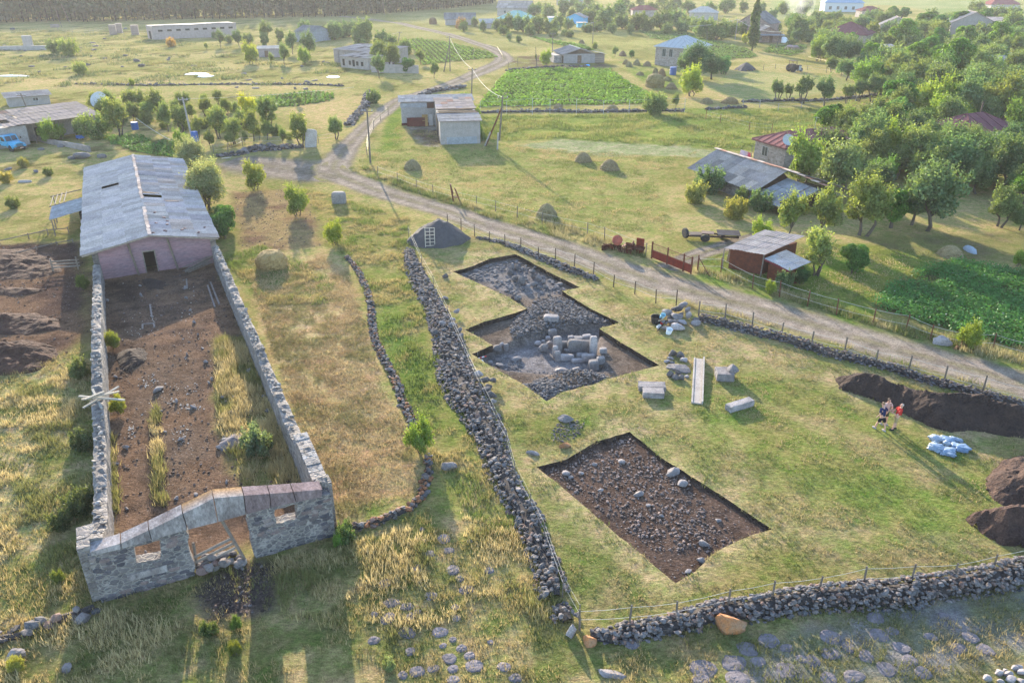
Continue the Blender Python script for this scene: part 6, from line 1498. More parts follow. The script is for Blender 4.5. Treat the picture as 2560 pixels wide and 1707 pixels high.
fence('wire fence between the road and the dark green crop', [(120, 320), (280, 330), (495, 440), (680, 500), (870, 560), (1070, 620), (1320, 680), (1540, 730), (1710, 790), (1920, 840), (2140, 860), (2352, 920)], 6, 1.3, (.4, .9), mat='rust', pr=.05)
fence('tall white fence posts with a top rail along the potato field', [(960, 790), (1140, 788), (1315, 787), (1435, 786), (1615, 786), (1800, 785), (1975, 784), (2165, 782), (2352, 780)], 2, 2.7, (.3, .62, .99), mat='white', wmat='white', pr=.045, wr=.016, lean=.0)
fence('dark post fence crossing the green strip right of the hut', [(175, 815), (275, 840), (472, 890), (625, 905)], 3, 1.5, (.5, .9), mat='rust', pr=.06)
fence('thin wire fence along the cabin lane', [(1150, 480), (1215, 460), (1345, 470), (1460, 475), (1640, 470)], 2, 2.0, (.5, .9), mat='polewood', pr=.06)
fence('thin wire fence along the edge of the pale straw field', [(570, 480), (650, 470), (760, 490), (870, 480), (1000, 500), (1100, 525), (1200, 545)], 3, 1.4, (.5, .9), mat='polewood', pr=.06)
fence('wire fence round the young orchard', [(1465, 1065), (1560, 1050), (1660, 1000), (1780, 1000), (2180, 985), (2300, 960)], 1, 1.4, (.5, .9), mat='polewood', pr=.05)
fence('wire fence below the pollard trees', [(430, 720), (545, 735), (670, 755), (830, 740), (980, 720), (1200, 700)], 3, 1.4, (.5, .9), mat='concrete', pr=.07)
fence('netting fence with posts on the road verge left of the hut', [(185, 1060), (200, 960), (230, 890), (280, 830), (330, 790)], 2, 1.5, (.3, .6, .9), mat='polewood', pr=.06, wr=.007)
fence('far wire fence before the pine wood', [(400, 225), (500, 235), (640, 235), (760, 190), (850, 250), (1000, 250)], 1, 1.6, (.5, .9), mat='polewood', pr=.07)
fence('low wire fence before the cabin yard', [(1340, 415), (1345, 475)], 2, 3.4, (), mat='polewood', pr=.08)
ga,gb=P(6,20,318),P(5,2130,232); ga2=P(6,65,322)
dd_ = (ga - gb); gl = dd_.length; t = thing('iron_gate', 'red iron double gate with barred top beside the road', 'gate', g3(gb), math.atan2(dd_[1], dd_[0]))
for s in (0,gl*.5,gl,gl*1.24):
 q = MB(); q.box((s, 0, .78), (.11, .11, 1.75), 0, (.9, .7, .65)); q.build('gate_post', M['rust'], t)
for a,b in ((.07,gl*.5-.07),(gl*.5+.07,gl-.07),(gl+.07,gl*1.24-.07)):
 q = MB(); q.box(((a + b) / 2, 0, .48), (b - a, .035, .72), 0, (1.35, .55, .5)); lf = q.build('leaf_panel', M['rust'], t)
 q=MB()
 for z in (.88,1.5): q.bar((a,0,z),(b,0,z),.045)
 n=int((b-a)/.17)
 if b-a>1:
  for i in range(1,n): q.tube([(a+(b-a)*i/n,0,.88),(a+(b-a)*i/n,0,1.5)],.013,4)
 q.build('bars', M['rust'], lf)
fp = P(6, 118, 320); t = thing('fence_post', 'rusty corner post with a slanting brace right of the gate', 'post', g3(fp))
q = MB(); q.tube([(0, 0, -.2), (0, 0, 1.5)], .06); q.build('post', M['rust'], t)
e = P(6, 200, 355) - fp; q = MB(); q.tube([(e[0], e[1], 0), (0, 0, 1.3)], .04); q.build('brace', M['rust'], t)
t = thing('scrap_heap', 'heap of rusty scrap metal and car panels beside the gate', 'scrap heap', g3(P(5, 1960, 190)))
for i in range(13):
 q=MB(); a=random.uniform(0,6.28); x=random.uniform(-2.0,1.3); y=random.uniform(-.4,.5)-.35*x
 w_,h_=random.uniform(.5,1.4),random.uniform(.4,.9)
 q.box((0, 0, 0), (w_, .06, h_), m=Matrix.Rotation(a, 3, 'Z') @ Matrix.Rotation(random.uniform(-1.1, 1.1), 3, 'X'), col=random.choice([(.7, .5, .45), (.5, .42, .4), (1, .7, .6), (.45, .4, .4)]))
 q.box((.1, 0, .1), (w_ * .8, .1, .1), m=Matrix.Rotation(a, 3, 'Z') @ Matrix.Rotation(random.uniform(-1, 1), 3, 'X'), col=(.5, .4, .4))
 o = q.build('sheet_scrap', M['rust'], t); o.location = (x, y, random.uniform(.2, .75))
q = MB(); q.box((1.15, -.55, .75), (.75, .12, 1.6), -.5, (1.2, .62, .5)); q.build('upright_panel', M['rust'], t)
q = MB(); q.lathe((-.9, .5, 1.0), [(.35, -.1), (.5, 0), (.5, .2), (.3, .3)], 12, (2.2, 1.6, 1.7), m=Matrix.Rotation(1.2, 3, 'X')); q.build('drum_lid', M['rust'], t)
cp=P(2,2352,100+0) ; cp=G(1700+0,594)
t = thing('truck_chassis', 'black stripped truck chassis with a tyre lying in the meadow', 'vehicle wreck', g3(G(1712, 596)), R(-8)); t.scale = (1, 1, .8)
q=MB(); q.bar((0,-.4,.55),(5.2,-.4,.6),.12,.22); q.bar((0,.5,.55),(5.2,.5,.6),.12,.22)
for x in (.1,1.2,2.3,3.5,5.1): q.bar((x,-.45,.55),(x,.55,.55),.14,.16)
q.build('frame', M['iron'], t)
q = MB(); q.box((4.2, .1, .95), (2.2, 1.7, .07), 0, (.35, .33, .33)); q.build('flat_deck', M['tin'], t)
q = MB(); q.box((1.0, 0, .7), (1.2, 1.0, .1), .1); q.box((2.2, .2, .82), (1.2, .9, .08), -.1, (2, 1.9, 1.9)); q.build('plate', M['iron'], t)
def wheel(parent, c, r, w_, rot=None, rim='iron', rcol=(1, 1, 1), axis='y'):
 m = (Matrix.Rotation(PI / 2, 3, 'X') if axis == 'y' else Matrix.Rotation(PI / 2, 3, 'Y'))
 if rot is not None: m=rot@m
 we=MB(); we.lathe(c,[(r*.55,-w_*.5),(r*.9,-w_*.5),(r,-w_*.32),(r,w_*.32),(r*.9,w_*.5),(r*.55,w_*.5)],20,m=m)
 o = we.build('wheel', M['rubber'], parent)
 q = MB(); q.lathe(c, [(r * .1, -w_ * .51), (r * .56, -w_ * .45), (r * .56, w_ * .45), (r * .1, w_ * .51)], 14, rcol, m=m); q.build('rim', M[rim], o)
 return o
wheel(t, (.0, -.1, .75), .62, .3, Matrix.Rotation(.35, 3, 'Z'), axis='x'); wheel(t, (1.9, -.75, .45), .45, .24); wheel(t, (3.6, .9, .4), .42, .22)
t = thing('machine_seat', 'rusty seat shaped machine frame on the road verge', 'machine frame', g3(P(2, 780, 1385)), .3)
for a,b in (((0,0,0),(-.3,0,2.1)),((.75,0,0),(.2,0,1.6)),((0,.5,0),(-.3,.5,2.1)),((.75,.5,0),(.2,.5,1.6)),((-.3,0,2.1),(-.3,.5,2.1)),((0,0,.6),(.6,0,.6)),((0,.5,.6),(.6,.5,.6)),((-.3,.25,2.1),(.0,.25,1.0))):
 q = MB(); q.bar(a, b, .1, .08); q.build('bar', M['rust'], t)
sp = P(5, 617, 162); t = thing('sieve_frame', 'white wooden lattice frame standing against the gravel heap', 'frame', g3(sp), R(4)); t.scale = (.82, .82, .82)
for x in (-.55,.0,.55):
 q = MB(); q.bar((x, 0, 0), (x, .55, 2.3), .09, .07); q.build('upright', M['palewood'], t)
for z in (.25,.65,1.05,1.45,1.85,2.25):
 q = MB(); q.bar((-.6, z * .24 - .05, z), (.6, z * .24 - .05, z + .03), .05, .08); q.build('rung', M['palewood'], t)
q = MB(); q.bar((-.5, .5, 1.9), (-.5, 1.2, 0.9), .07); q.bar((.5, .5, 1.9), (.5, 1.2, .9), .07); q.build('back_leg', M['palewood'], t)
sb0,sb1=P(5,922,888),P(5,1000,868); b=Vector((sb0[0],sb0[1],pz(sb0,1)+.04)); dv=sb1-sb0
q=MB()
for i in range(5):
 a0=dv*(i/5); a1=dv*((i+1)/5); q.bar((a0[0],a0[1],0),(a1[0],a1[1],0),.07,.04,(.75,.07,.06) if i % 2==0 else (.9,.9,.9))
o = q.build('survey_rod', M['paint']); o.location = b; tag(o, 'red and white survey scale rod in the trench corner', 'survey rod')
q = MB(); q.prism([(-.3, -.05), (.25, -.1), (.1, .25)], 0, .03, (.95, .95, .95)); q.box((0, 0, .04), (.3, .05, .02), .4, (.2, .2, .2)); o = q.build('north_arrow', M['paint']); pp = P(5, 960, 900); o.location = (pp[0], pp[1], pz(pp, 1) + .03); tag(o, 'small white direction board in the trench corner', 'marker board')
PILE=[(620,140,95,55,1.5),(560,190,110,60,.6),(520,210,70,50,.5),(420,240,100,70,1.6),(680,210,60,60,1.3),(685,280,55,80,1.9),(535,285,120,55,1.3),(470,330,80,50,1.0),(610,335,105,40,2.0),(560,385,125,70,2.4),(405,340,70,45,1.6),(520,335,60,50,1.2),(600,245,60,50,.8),(450,290,60,40,.9),(400,410,60,50,1.3),(490,250,60,50,.7),(780,340,85,60,1.6),(785,295,60,35,1.0)]
for i,(x,y,w_,h_,tn) in enumerate(PILE):
 stone(6, (1580 + x / 4.9 - 1700) / S7, (740 + (y + h_ * .3) / 4.9 - 560) / S7, 1.45 * w_ / 4.9 / S7, .75, 1.4 * h_ / 4.9 / S7, 'mixed grey stone of the pile with buckets at the wall end', 'rock', tn, 'stone', 'stone', 'stones of the bucket pile', lib=ROCK2, dz=.3 if i < 7 else .1)
def put(x,y): return G(1580+x/4.9,740+y/4.9)
def bucket(p,lab,col,r=.2,h=.4,tilt=0,z=0):
 q=MB(); q.lathe((0,0,0),[(r*.8,0),(r,h),(r*1.05,h),(r*1.05,h*.97),(r*.96,h*.95),(r*.78,.03)],16,col)
 o = q.build('bucket', M['paint']); o.location = g3(p, z); o.rotation_euler = (tilt, tilt * .5, 0)
 q = MB(); q.tube([(-r, 0, h * .9), (-r * .8, 0, h * 1.3), (0, 0, h * 1.5), (r * .8, 0, h * 1.3), (r, 0, h * .9)], .012, 5, (.5, .5, .5)); q.build('handle', M['wire'], o)
 return tag(o, lab, 'bucket')
bucket(put(292, 330), 'large black rubber bucket at the left of the tool pile', (.03, .028, .028), .42, .55)
bucket(put(352, 310), 'pale blue bucket lying beside the black bucket', (.42, .72, .82), .2, .5, .5, .25)
bucket(put(362, 345), 'small red bucket in front of the blue bucket', (.65, .04, .04), .14, .2)
bucket(put(315, 395), 'small white bucket at the lower left of the tool pile', (.85, .85, .85), .16, .28, .9, .1)
bucket(put(445, 460), 'white bucket with two dark holes below the tool pile', (.82, .84, .86), .24, .45, .25)
for (x0, y0, x1, y1, c, lab) in ((215, 325, 335, 358, (1.5, 1.4, 1.25), 'pale wooden tool handle left of the pile'), (305, 440, 420, 360, (.25, .22, .2), 'dark iron crowbar crossing in front of the pile')):
 a, b = g3(put(x0, y0), .08), g3(put(x1, y1), .4); q = MB(); q.tube([(0, 0, 0), b - a], .045, 6, c); q.box((b - a) * .98, (.25, .05, .12), .4, c); o = q.build('tool', M['wood']); o.location = a; tag(o, lab, 'tool')
def hay(k, x, y, w_, h_, lab, col=(1, 1, 1, 1), shape=1.0, cat='haycock', group=None):
 p=P(k,x,y); r=metres(k,w_,p)/2; h=metres(k,h_,p)*1.05
 n,m=40,14; V=[]; F=[]; sd_=random.randint(0,999)
 for j in range(m+1):
  t=j/m
  rr=r*((1-t**2.4)**.62*(1-.25*t) if shape<2 else (1-t**4)**.5*(1.03-.12*abs(t-.35)))
  for i in range(n):
   a=2*PI*i/n
   w=1+.13*(float(vn(math.cos(a)*2+9,math.sin(a)*2+t*3+sd_,3))-.5)+.1*(float(vn(i*.9,t*14,sd_))-.5)+.07*random.uniform(-1,1)
   V.append((rr*w*math.cos(a)*1,rr*w*math.sin(a),h*t+random.uniform(-.02,.02)))
 for j in range(m):
  for i in range(n): F.append((j*n+i,j*n+(i+1) % n,(j+1)*n+(i+1) % n,(j+1)*n+i))
 F.append(tuple(m*n+i for i in range(n)))
 q=MB(); q.add(V,F)
 for i in range(420):
  a=random.uniform(0,6.28); t=random.random()**.8; jj=min(m,int(t*m)); b=Vector(V[jj*n+int(a/6.283*n) % n])
  d=Vector((b[0],b[1],.3*random.uniform(-1,2))).normalized()*random.uniform(.08,.22)*max(.8,r*.8); d+=Vector((random.uniform(-.12,.12),random.uniform(-.12,.12),random.uniform(-.25,-.05)))
  s=Vector((-d[1],d[0],0)).normalized()*.022*max(1,r)
  q.add([b-s,b+s,b+d],[(0,1,2)],grey(.8,1.5))
 o = q.build('haycock', M['hay']); o.location = g3(p, -.05); o.color = col
 return tag(o,lab,cat,group)
hay(4, 1862, 290, 205, 118, 'golden flat topped haystack on the green mound beside the ruin', (1.25, 1.1, .85, 1), 3, 'haystack')
hay(2, 496, 1155, 118, 66, 'grey brown haycock in the meadow close to the fork', (.8, .85, .85, 1))
hay(2, 1662, 1103, 118, 62, 'haycock in the mown meadow, upper of the neighbouring pair', (.85, .85, .85, 1))
hay(2, 1843, 1158, 135, 68, 'haycock in the mown meadow, lower of the neighbouring pair', (.85, .82, .8, 1))
hay(2, 1413, 1482, 148, 92, 'pointed haycock in the meadow just above the road', (.85, .88, .85, 1))
hay(6, 1845, 212, 165, 72, 'pale grey haycock under the orchard trees beside the crop', (1.0, 1.0, 1.0, 1))
hay(7, 0, 0, 1, 1, 'x') if False else None
hay(2, 2152, 598, 120, 85, 'biggest round haystack near the white roofed farmhouse', (.85, .85, .7, 1), 3, 'haystack')
HC = [(2265, 610, 78, 42, 'haycock right of the biggest haystack'), (1953, 447, 46, 32, 'haycock at the left end of the row behind the potato field'), (1975, 462, 50, 34, 'haycock leaning before the left end of the row'), (2028, 452, 52, 36, 'haycock in the middle of the row left of the farmhouse'), (2100, 457, 58, 32, 'haycock in the row closest to the farmhouse'), (2050, 522, 58, 24, 'small flat haycock standing alone before the row'), (2156, 512, 44, 42, 'tall haycock behind the biggest haystack'), (2198, 526, 58, 50, 'tall haycock leaning against its twin behind the biggest stack'), (2237, 556, 60, 28, 'low haycock just behind the biggest haystack'), (1932, 377, 54, 34, 'haycock beside two round bushes behind the cabin'), (1652, 306, 42, 26, 'haycock in the straw field by a power pole'), (1492, 752, 72, 44, 'haycock at the lower edge of the potato field, left'), (1860, 755, 90, 38, 'haycock at the lower edge of the potato field, right'), (1548, 480, 66, 22, 'low haycock before the cabin yard'), (1255, 485, 50, 14, 'low haycock at the corner of the potato field')]
for x,y,w_,h_,lab in HC: hay(2,x,y,w_,h_,lab,(random.uniform(.75,.95),random.uniform(.75,.9),random.uniform(.7,.85),1))
hay(3, 182, 705, 90, 38, 'low grey haycock left of a flatter one behind the fence', (.9, .9, .85, 1)); hay(3, 342, 705, 120, 42, 'flat brown haycock beside the straw field edge', (.85, .78, .7, 1)); hay(3, 1250, 828, 60, 20, 'small haycock at the orchard edge', (.9, .85, .8, 1))
hay(2, 635, 160, 52, 42, 'dark brown haystack beside the far cottage', (.6, .5, .5, 1), 3, 'haystack')
SACK = [(1405, 905, 260, 165, 120, .2, 'white blue sack at the upper left of the sack pile'), (1610, 930, 300, 150, 120, -.25, 'crumpled pale sack in the middle of the sack pile'), (1410, 1080, 300, 190, 150, -.75, 'bulging blue sack at the lower left of the sack pile'), (1630, 1160, 300, 210, 130, -.5, 'wide blue sack at the front of the sack pile'), (1880, 1080, 360, 190, 130, -.35, 'long smooth blue sack at the right of the sack pile'), (1790, 925, 260, 110, 110, -.5, 'folded blue sack at the upper right of the sack pile'), (1620, 1010, 120, 100, 130, .4, 'small white sack bunched in the centre of the pile')]
for i,(x,y,w_,h_,zz,rz,lab) in enumerate(SACK):
 p=G(2160+x/7.84,980+(y+20)/7.84); r=metres(0,w_/7.84/(2560/2352),p); dpt=metres(0,h_/7.84/(2560/2352),p)*1.45; z=metres(0,zz/7.84/(2560/2352),p)*.95
 V,F=ico(4); V=np.sign(V)*np.abs(V)**.72
 nz=fbm(V[:,0]*1.6+i*7,V[:,1]*3.3+V[:,2]*2,5+i,4)-.5
 rg=np.abs(fbm(V[:,0]*2.2+i*3,V[:,1]*1.6-V[:,2],15+i,3)-.5)
 V=V*(1+.75*nz-1.5*np.exp(-(rg/.05)**2)*.16)[:,None]
 V=V*np.array((r/2,dpt/2,z/2)); V[:,2]=np.where(V[:,2]<0,V[:,2]*.55,V[:,2])
 q = MB(); q.add(V.tolist(), F.tolist(), random.choice([(1, 1, 1), (1.15, 1.1, 1.05), (.92, .98, 1.04)]) if i not in (0, 6) else (1.4, 1.25, 1.12)); o = q.build('sack', M['tarp'], smooth=True); o.location = g3(p, z * .2); o.rotation_euler.z = rz
 tag(o, lab, 'sack')
tp = P(1, 60, 1020); t = thing('truck', 'old light blue bonneted flatbed truck parked by the farm wall', 'truck', g3(tp), R(-27))
SC=1.0
def tb(name,mat,fn,parent=None): q=MB(); fn(q); return q.build(name,M[mat],parent or t)
def cab(q):
 w0=1.0
 L=[[(.0,.75),(1.55,.75),(1.55,1.35),(1.35,1.4),(1.02,2.12),(.05,2.15)]]
 q.slab(L,-w0,w0)
body = tb('cab', 'bluetruck', cab)
def bonnet(q):
 pr=[(-.95,.7),(-.98,1.05),(-.7,1.3),(-.3,1.42),(.3,1.42),(.7,1.3),(.98,1.05),(.95,.7)]; n=len(pr)
 V=[(1.56,a,b) for a,b in pr]+[(2.3,a*.93,b-.03) for a,b in pr]+[(2.85,a*.84,b-.14 if b>.8 else b) for a,b in pr]
 F=[tuple(range(n)),tuple(range(2*n,3*n))[::-1]]+[(j*n+i,(j+1)*n+i,(j+1)*n+(i+1) % n,j*n+(i+1) % n) for j in range(2) for i in range(n)]
 q.add(V,F)
tb('bonnet', 'bluetruck', bonnet)
for s in (-1,1):
 def fen(q):
  for a in range(7):
   g0=PI*a/7*.95; g1=PI*(a+1)/7*.95; q.bar((2.15+.55*math.cos(g0),s*.92,.52+.5*math.sin(g0)),(2.15+.55*math.cos(g1),s*.92,.52+.5*math.sin(g1)),.34,.06)
 tb('fender', 'bluetruck', fen)
 hl = tb('headlight', 'white', lambda q: q.lathe((2.86, s * .66, .95), [(.02, -.02), (.13, 0), (.15, .03), (.02, .08)], 14, m=Matrix.Rotation(PI / 2, 3, 'Y') if False else None))
 tb('side_window', 'glass', lambda q: q.slab([[(.3, 1.42), (1.2, 1.42), (.95, 1.98), (.32, 2.0)]], s * 1.0 - .012, s * 1.0 + .012))
 d = tb('door', 'bluetruck', lambda q: q.slab([[(.25, .8), (1.35, .8), (1.35, 1.34), (.25, 1.36)]], s * 1.015 - .012, s * 1.015 + .012)); tb('handle', 'iron', lambda q: q.box((.42, s * 1.04, 1.25), (.16, .05, .05)), d)
 tb('mirror', 'iron', lambda q: (q.bar((1.45, s * 1.0, 1.5), (1.5, s * 1.25, 1.6), .03), q.box((1.5, s * 1.28, 1.68), (.05, .16, .28))))
ws = tb('windscreen', 'glass', lambda q: q.add([(1.40, -.86, 1.42), (1.40, .86, 1.42), (1.075, .82, 2.06), (1.075, -.82, 2.06)], [(0, 1, 2, 3)]))
tb('pillar', 'bluetruck', lambda q: q.bar((1.42, 0, 1.42), (1.09, 0, 2.07), .05), ws)
tb('grille', 'iron', lambda q: [q.box((2.87, 0, .72 + .07 * i), (.05, .95, .035)) for i in range(6)])
tb('bumper', 'iron', lambda q: (q.box((3.02, 0, .55), (.12, 2.1, .16)), q.box((3.09, .1, .55), (.03, .5, .13), 0, (9, 9, 9))))
tb('chassis', 'iron', lambda q: (q.box((-.6, .38, .62), (6.6, .1, .16)), q.box((-.6, -.38, .62), (6.6, .1, .16))))
def bed(q):
 q.box((-2.05,0,.98),(3.8,2.2,.1),0,(.7,.9,1.0))
 for s in (-1,1): q.box((-2.05,s*1.1,1.25),(3.8,.05,.5),0,(1.9,1.15,1.1))
 q.box((-.14,0,1.35),(.06,2.2,.75),0,(.6,.5,.5)); q.box((-3.96,0,1.25),(.05,2.2,.5),0,(1.6,1,1))
tb('flatbed', 'bluetruck', bed)
for x in (2.15,-2.3):
 for s in (-.88,.88): wheel(t,(x,s,.5),.5,.3)
t = thing('tractor', 'dark tractor parked at the edge of the pale straw field', 'tractor', g3(P(3, 765, 488)), R(15))
tb('bonnet', 'iron', lambda q: q.box((1.5, 0, 1.15), (1.7, .75, .75), 0, (.8, .9, 1.1)), t); tb('cab', 'iron', lambda q: (q.box((-.1, 0, 1.35), (1.3, 1.3, 1.0)), [q.bar((x, y, 1.8), (x, y, 2.6), .08) for x in (-.7, .5) for y in (-.6, .6)], q.box((-.1, 0, 2.62), (1.5, 1.5, .1))), t)
tb('exhaust', 'iron', lambda q: q.tube([(1.4, .2, 1.5), (1.4, .2, 2.6)], .06), t)
for s in (-.95,.95): wheel(t,(-.3,s,.85),.85,.45); wheel(t,(2.1,s*.8,.45),.45,.28)
t = thing('implement', 'pale farm implement behind the dark tractor', 'implement', g3(P(3, 815, 495)), R(20))
tb('frame', 'white', lambda q: (q.box((0, 0, .6), (2.0, .12, .12), 0, (.8, .8, .85)), q.bar((-.8, 0, .6), (-1.1, .5, 0), .08), q.bar((.8, 0, .6), (1.1, .5, 0), .08), q.bar((0, 0, .6), (.0, .2, 1.6), .1), q.box((.2, .1, 1.1), (.7, .2, .9), .2)), t)
def barrel(p, lab, col=(1, 1, 1), r=.42, h=1.1, z=0, mat='bluedrum'):
 q=MB(); q.lathe((0,0,0),[(r*.9,0),(r,.05),(r,h*.3),(r*1.04,h*.33),(r,h*.36),(r,h*.64),(r*1.04,h*.67),(r,h*.7),(r,h-.05),(r*.9,h)],18,col)
 o = q.build('barrel', M[mat]); o.location = g3(p, z); return tag(o, lab, 'barrel')
barrel(P(1, 1338, 968), 'blue plastic barrel standing against the concrete pole', r=.5, h=1.5)
barrel(P(1, 930, 905), 'dull blue barrel at the end of the hose above the potato rows', (.6, .8, .8), .55, 1.2, .4)
barrel(P(2, 2275, 515), 'blue barrel in front of the white roofed farmhouse', (1, 1, 1), .8, 1.8)
o = thing('wheelbarrow', 'blue wheelbarrow in the garden before the farm shed', 'wheelbarrow', g3(P(1, 552, 962)), 2.6)
tb('tray', 'bluedrum', lambda q: q.prism([(-.5, -.4), (.6, -.3), (.6, .3), (-.5, .4)], .35, lambda x, y: .7 + .15 * (x < 0)), o); tb('handle', 'bluedrum', lambda q: [q.bar((.4, y, .4), (-1.1, y * 1.4, .75), .05) for y in (-.28, .28)], o); wheel(o, (.85, 0, .2), .2, .09)
for k, x, y, w_, d_, lab in ((1, 1345, 512, 165, 22, 'long white foil sheet lying on the far pasture'), (1, 1405, 527, 110, 22, 'smaller white foil sheet beside the long one'), (1, 2280, 535, 90, 20, 'white rubble bags on the ground below the ruined cottage'), (1, 90, 525, 205, 12, 'white pipe like slab at the far left edge'), (3, 705, 290, 70, 26, 'white sheet draped over a frame beside the poplar house'), (6, 1985, 180, 60, 30, 'pale blue plastic tub lying in the orchard grass'), (2, 1690, 455, 36, 14, 'blue plastic sheet before the grey cabin')):
 p=P(k,x,y); r=metres(k,w_,p); dd=metres(k,d_,p); V,F=ico(3); V=V*(1+.5*(fbm(V[:,0]*2+x,V[:,1]*2+V[:,2],3,3)-.5))[:,None]
 hh_=1.6 if k==3 else (.45 if k==6 else .25); V=V*np.array((r/2,max(dd*2.2,.8 if k != 6 else .5),hh_)); q=MB(); q.add(V.tolist(),F.tolist(),(1,1,1) if k != 6 and x != 1690 else ((.75,.85,1.0) if k==6 else (.1,.45,.85)))
 o = q.build('plastic_sheet', M['paint' if k != 6 else 'white'], smooth=True); o.location = g3(p); tag(o, lab, 'plastic sheet')
slabs(1, [(1560, 1085, 150, .08)], 'pole_on_ground', 'pale pole lying along the yard edge by the orchard', 'pole', 'palewood', None, (.14, .16), (1.1, 1.2))
for x,y in ((750,338),(787,342)):
 t = MB(); t.lathe((0, 0, 1.0), [(.1, -.9), (.36, -.75), (.42, -.2), (.44, .3), (.34, .7), (.12, .9)], 10, (.4, .3, .3), m=Matrix.Rotation(PI / 2, 3, 'Y'))
 t.tube([(.75,0,1.1),(1.1,0,.9),(1.35,0,.55)],[.2,.15,.1],8,(.4,.3,.3)); t.lathe((1.42,0,.45),[(.05,-.2),(.13,-.05),(.1,.2)],8,(.4,.3,.3))
 for a in (-.65,-.5,.5,.65): t.tube([(a,.2 if a in (-.65,.5) else -.2,.9),(a+.05,.2 if a in (-.65,.5) else -.2,.45),(a,.2 if a in (-.65,.5) else -.2,0)],[.13,.07,.06],6,(.4,.3,.3))
 t.tube([(-.9,0,1.15),(-1.0,0,.5)],.03,5,(.4,.3,.3))
 o = t.build('cow', M['cloth']); o.location = g3(P(3, x, y)); o.rotation_euler.z = R(170 if x < 770 else 20); tag(o, 'dark cow grazing in the small plot right of the poplar', 'cow', 'cows by the poplar')
# ---------------------------------------------------------------- vegetation
def leaf_cloud(cent,rad,n,size,cols,up=.35,shell=.55,elong=1.7,seed=0,blobvar=.18,flat=1.0):
 """n small leaf faces through a set of ball shaped clumps"""
 g=np.random.default_rng(seed)
 cent=np.asarray(cent,float); rad=np.asarray(rad,float); cols=np.asarray(cols,float)
 wgt=rad**2; b=g.choice(len(cent),n,p=wgt/wgt.sum())
 d=g.normal(size=(n,3)); d[:,2]+=up*.6; d /= np.linalg.norm(d,axis=1)[:,None]
 rr=rad[b]*(shell+(1.06-shell)*g.random(n)**.6)
 p=cent[b]+d*rr[:,None]*np.array((1,1,flat))
 nn=d+g.normal(scale=.75,size=(n,3))+np.array((0,0,.25)); nn /= np.linalg.norm(nn,axis=1)[:,None]
 a=np.cross(nn,g.normal(size=(n,3))); a /= np.linalg.norm(a,axis=1)[:,None]; c=np.cross(nn,a)
 s=size*(.6+.8*g.random(n)); L=(s*elong*.5)[:,None]; W=(s*.5)[:,None]
 V=np.stack([p-a*L,p+c*W+nn*(s*.12)[:,None],p+a*L,p-c*W+nn*(s*.12)[:,None]],1).reshape(-1,3)
 F=np.arange(4*n).reshape(n,4)
 tone=(1+blobvar*g.normal(size=len(cent)))[b]*(.72+.56*g.random(n))
 cc=cols[g.integers(0,len(cols),n)]*tone[:,None]
 return V,F,np.repeat(np.clip(cc,.004,.9),4,0)
def shoots(tips,n,ln,size,cols,seed,spread=.35):
 """thin upright leafy shoots that fray the outline"""
 g=np.random.default_rng(seed); k=5
 i=g.integers(0,len(tips),n); b=np.asarray(tips)[i]+g.normal(scale=.07,size=(n,3))
 d=np.column_stack([g.normal(scale=spread,size=(n,2))+.5*b[:,:2]/(np.linalg.norm(b[:,:2],axis=1)[:,None]+.3),.9+.3*g.random(n)]); d /= np.linalg.norm(d,axis=1)[:,None]
 l=ln*(.5+g.random(n))
 P_=(b[:,None,:]+d[:,None,:]*(l[:,None,None]*np.linspace(.05,1,k)[None,:,None])).reshape(-1,3)+g.normal(scale=size*.3,size=(n*k,3))
 m=len(P_); a=g.normal(size=(m,3)); a[:,2]+=.5; a /= np.linalg.norm(a,axis=1)[:,None]
 c=np.cross(a,g.normal(size=(m,3))); c /= np.linalg.norm(c,axis=1)[:,None]
 s=size*(.6+.6*g.random(m)); V=np.stack([P_-a*s[:,None]*.9,P_+c*s[:,None]*.42,P_+a*s[:,None]*.9,P_-c*s[:,None]*.42],1).reshape(-1,3)
 cc=np.asarray(cols)[g.integers(0,len(cols),m)]*(.8+.5*g.random(m))[:,None]
 return V,np.arange(4*m).reshape(m,4),np.repeat(cc,4,0)
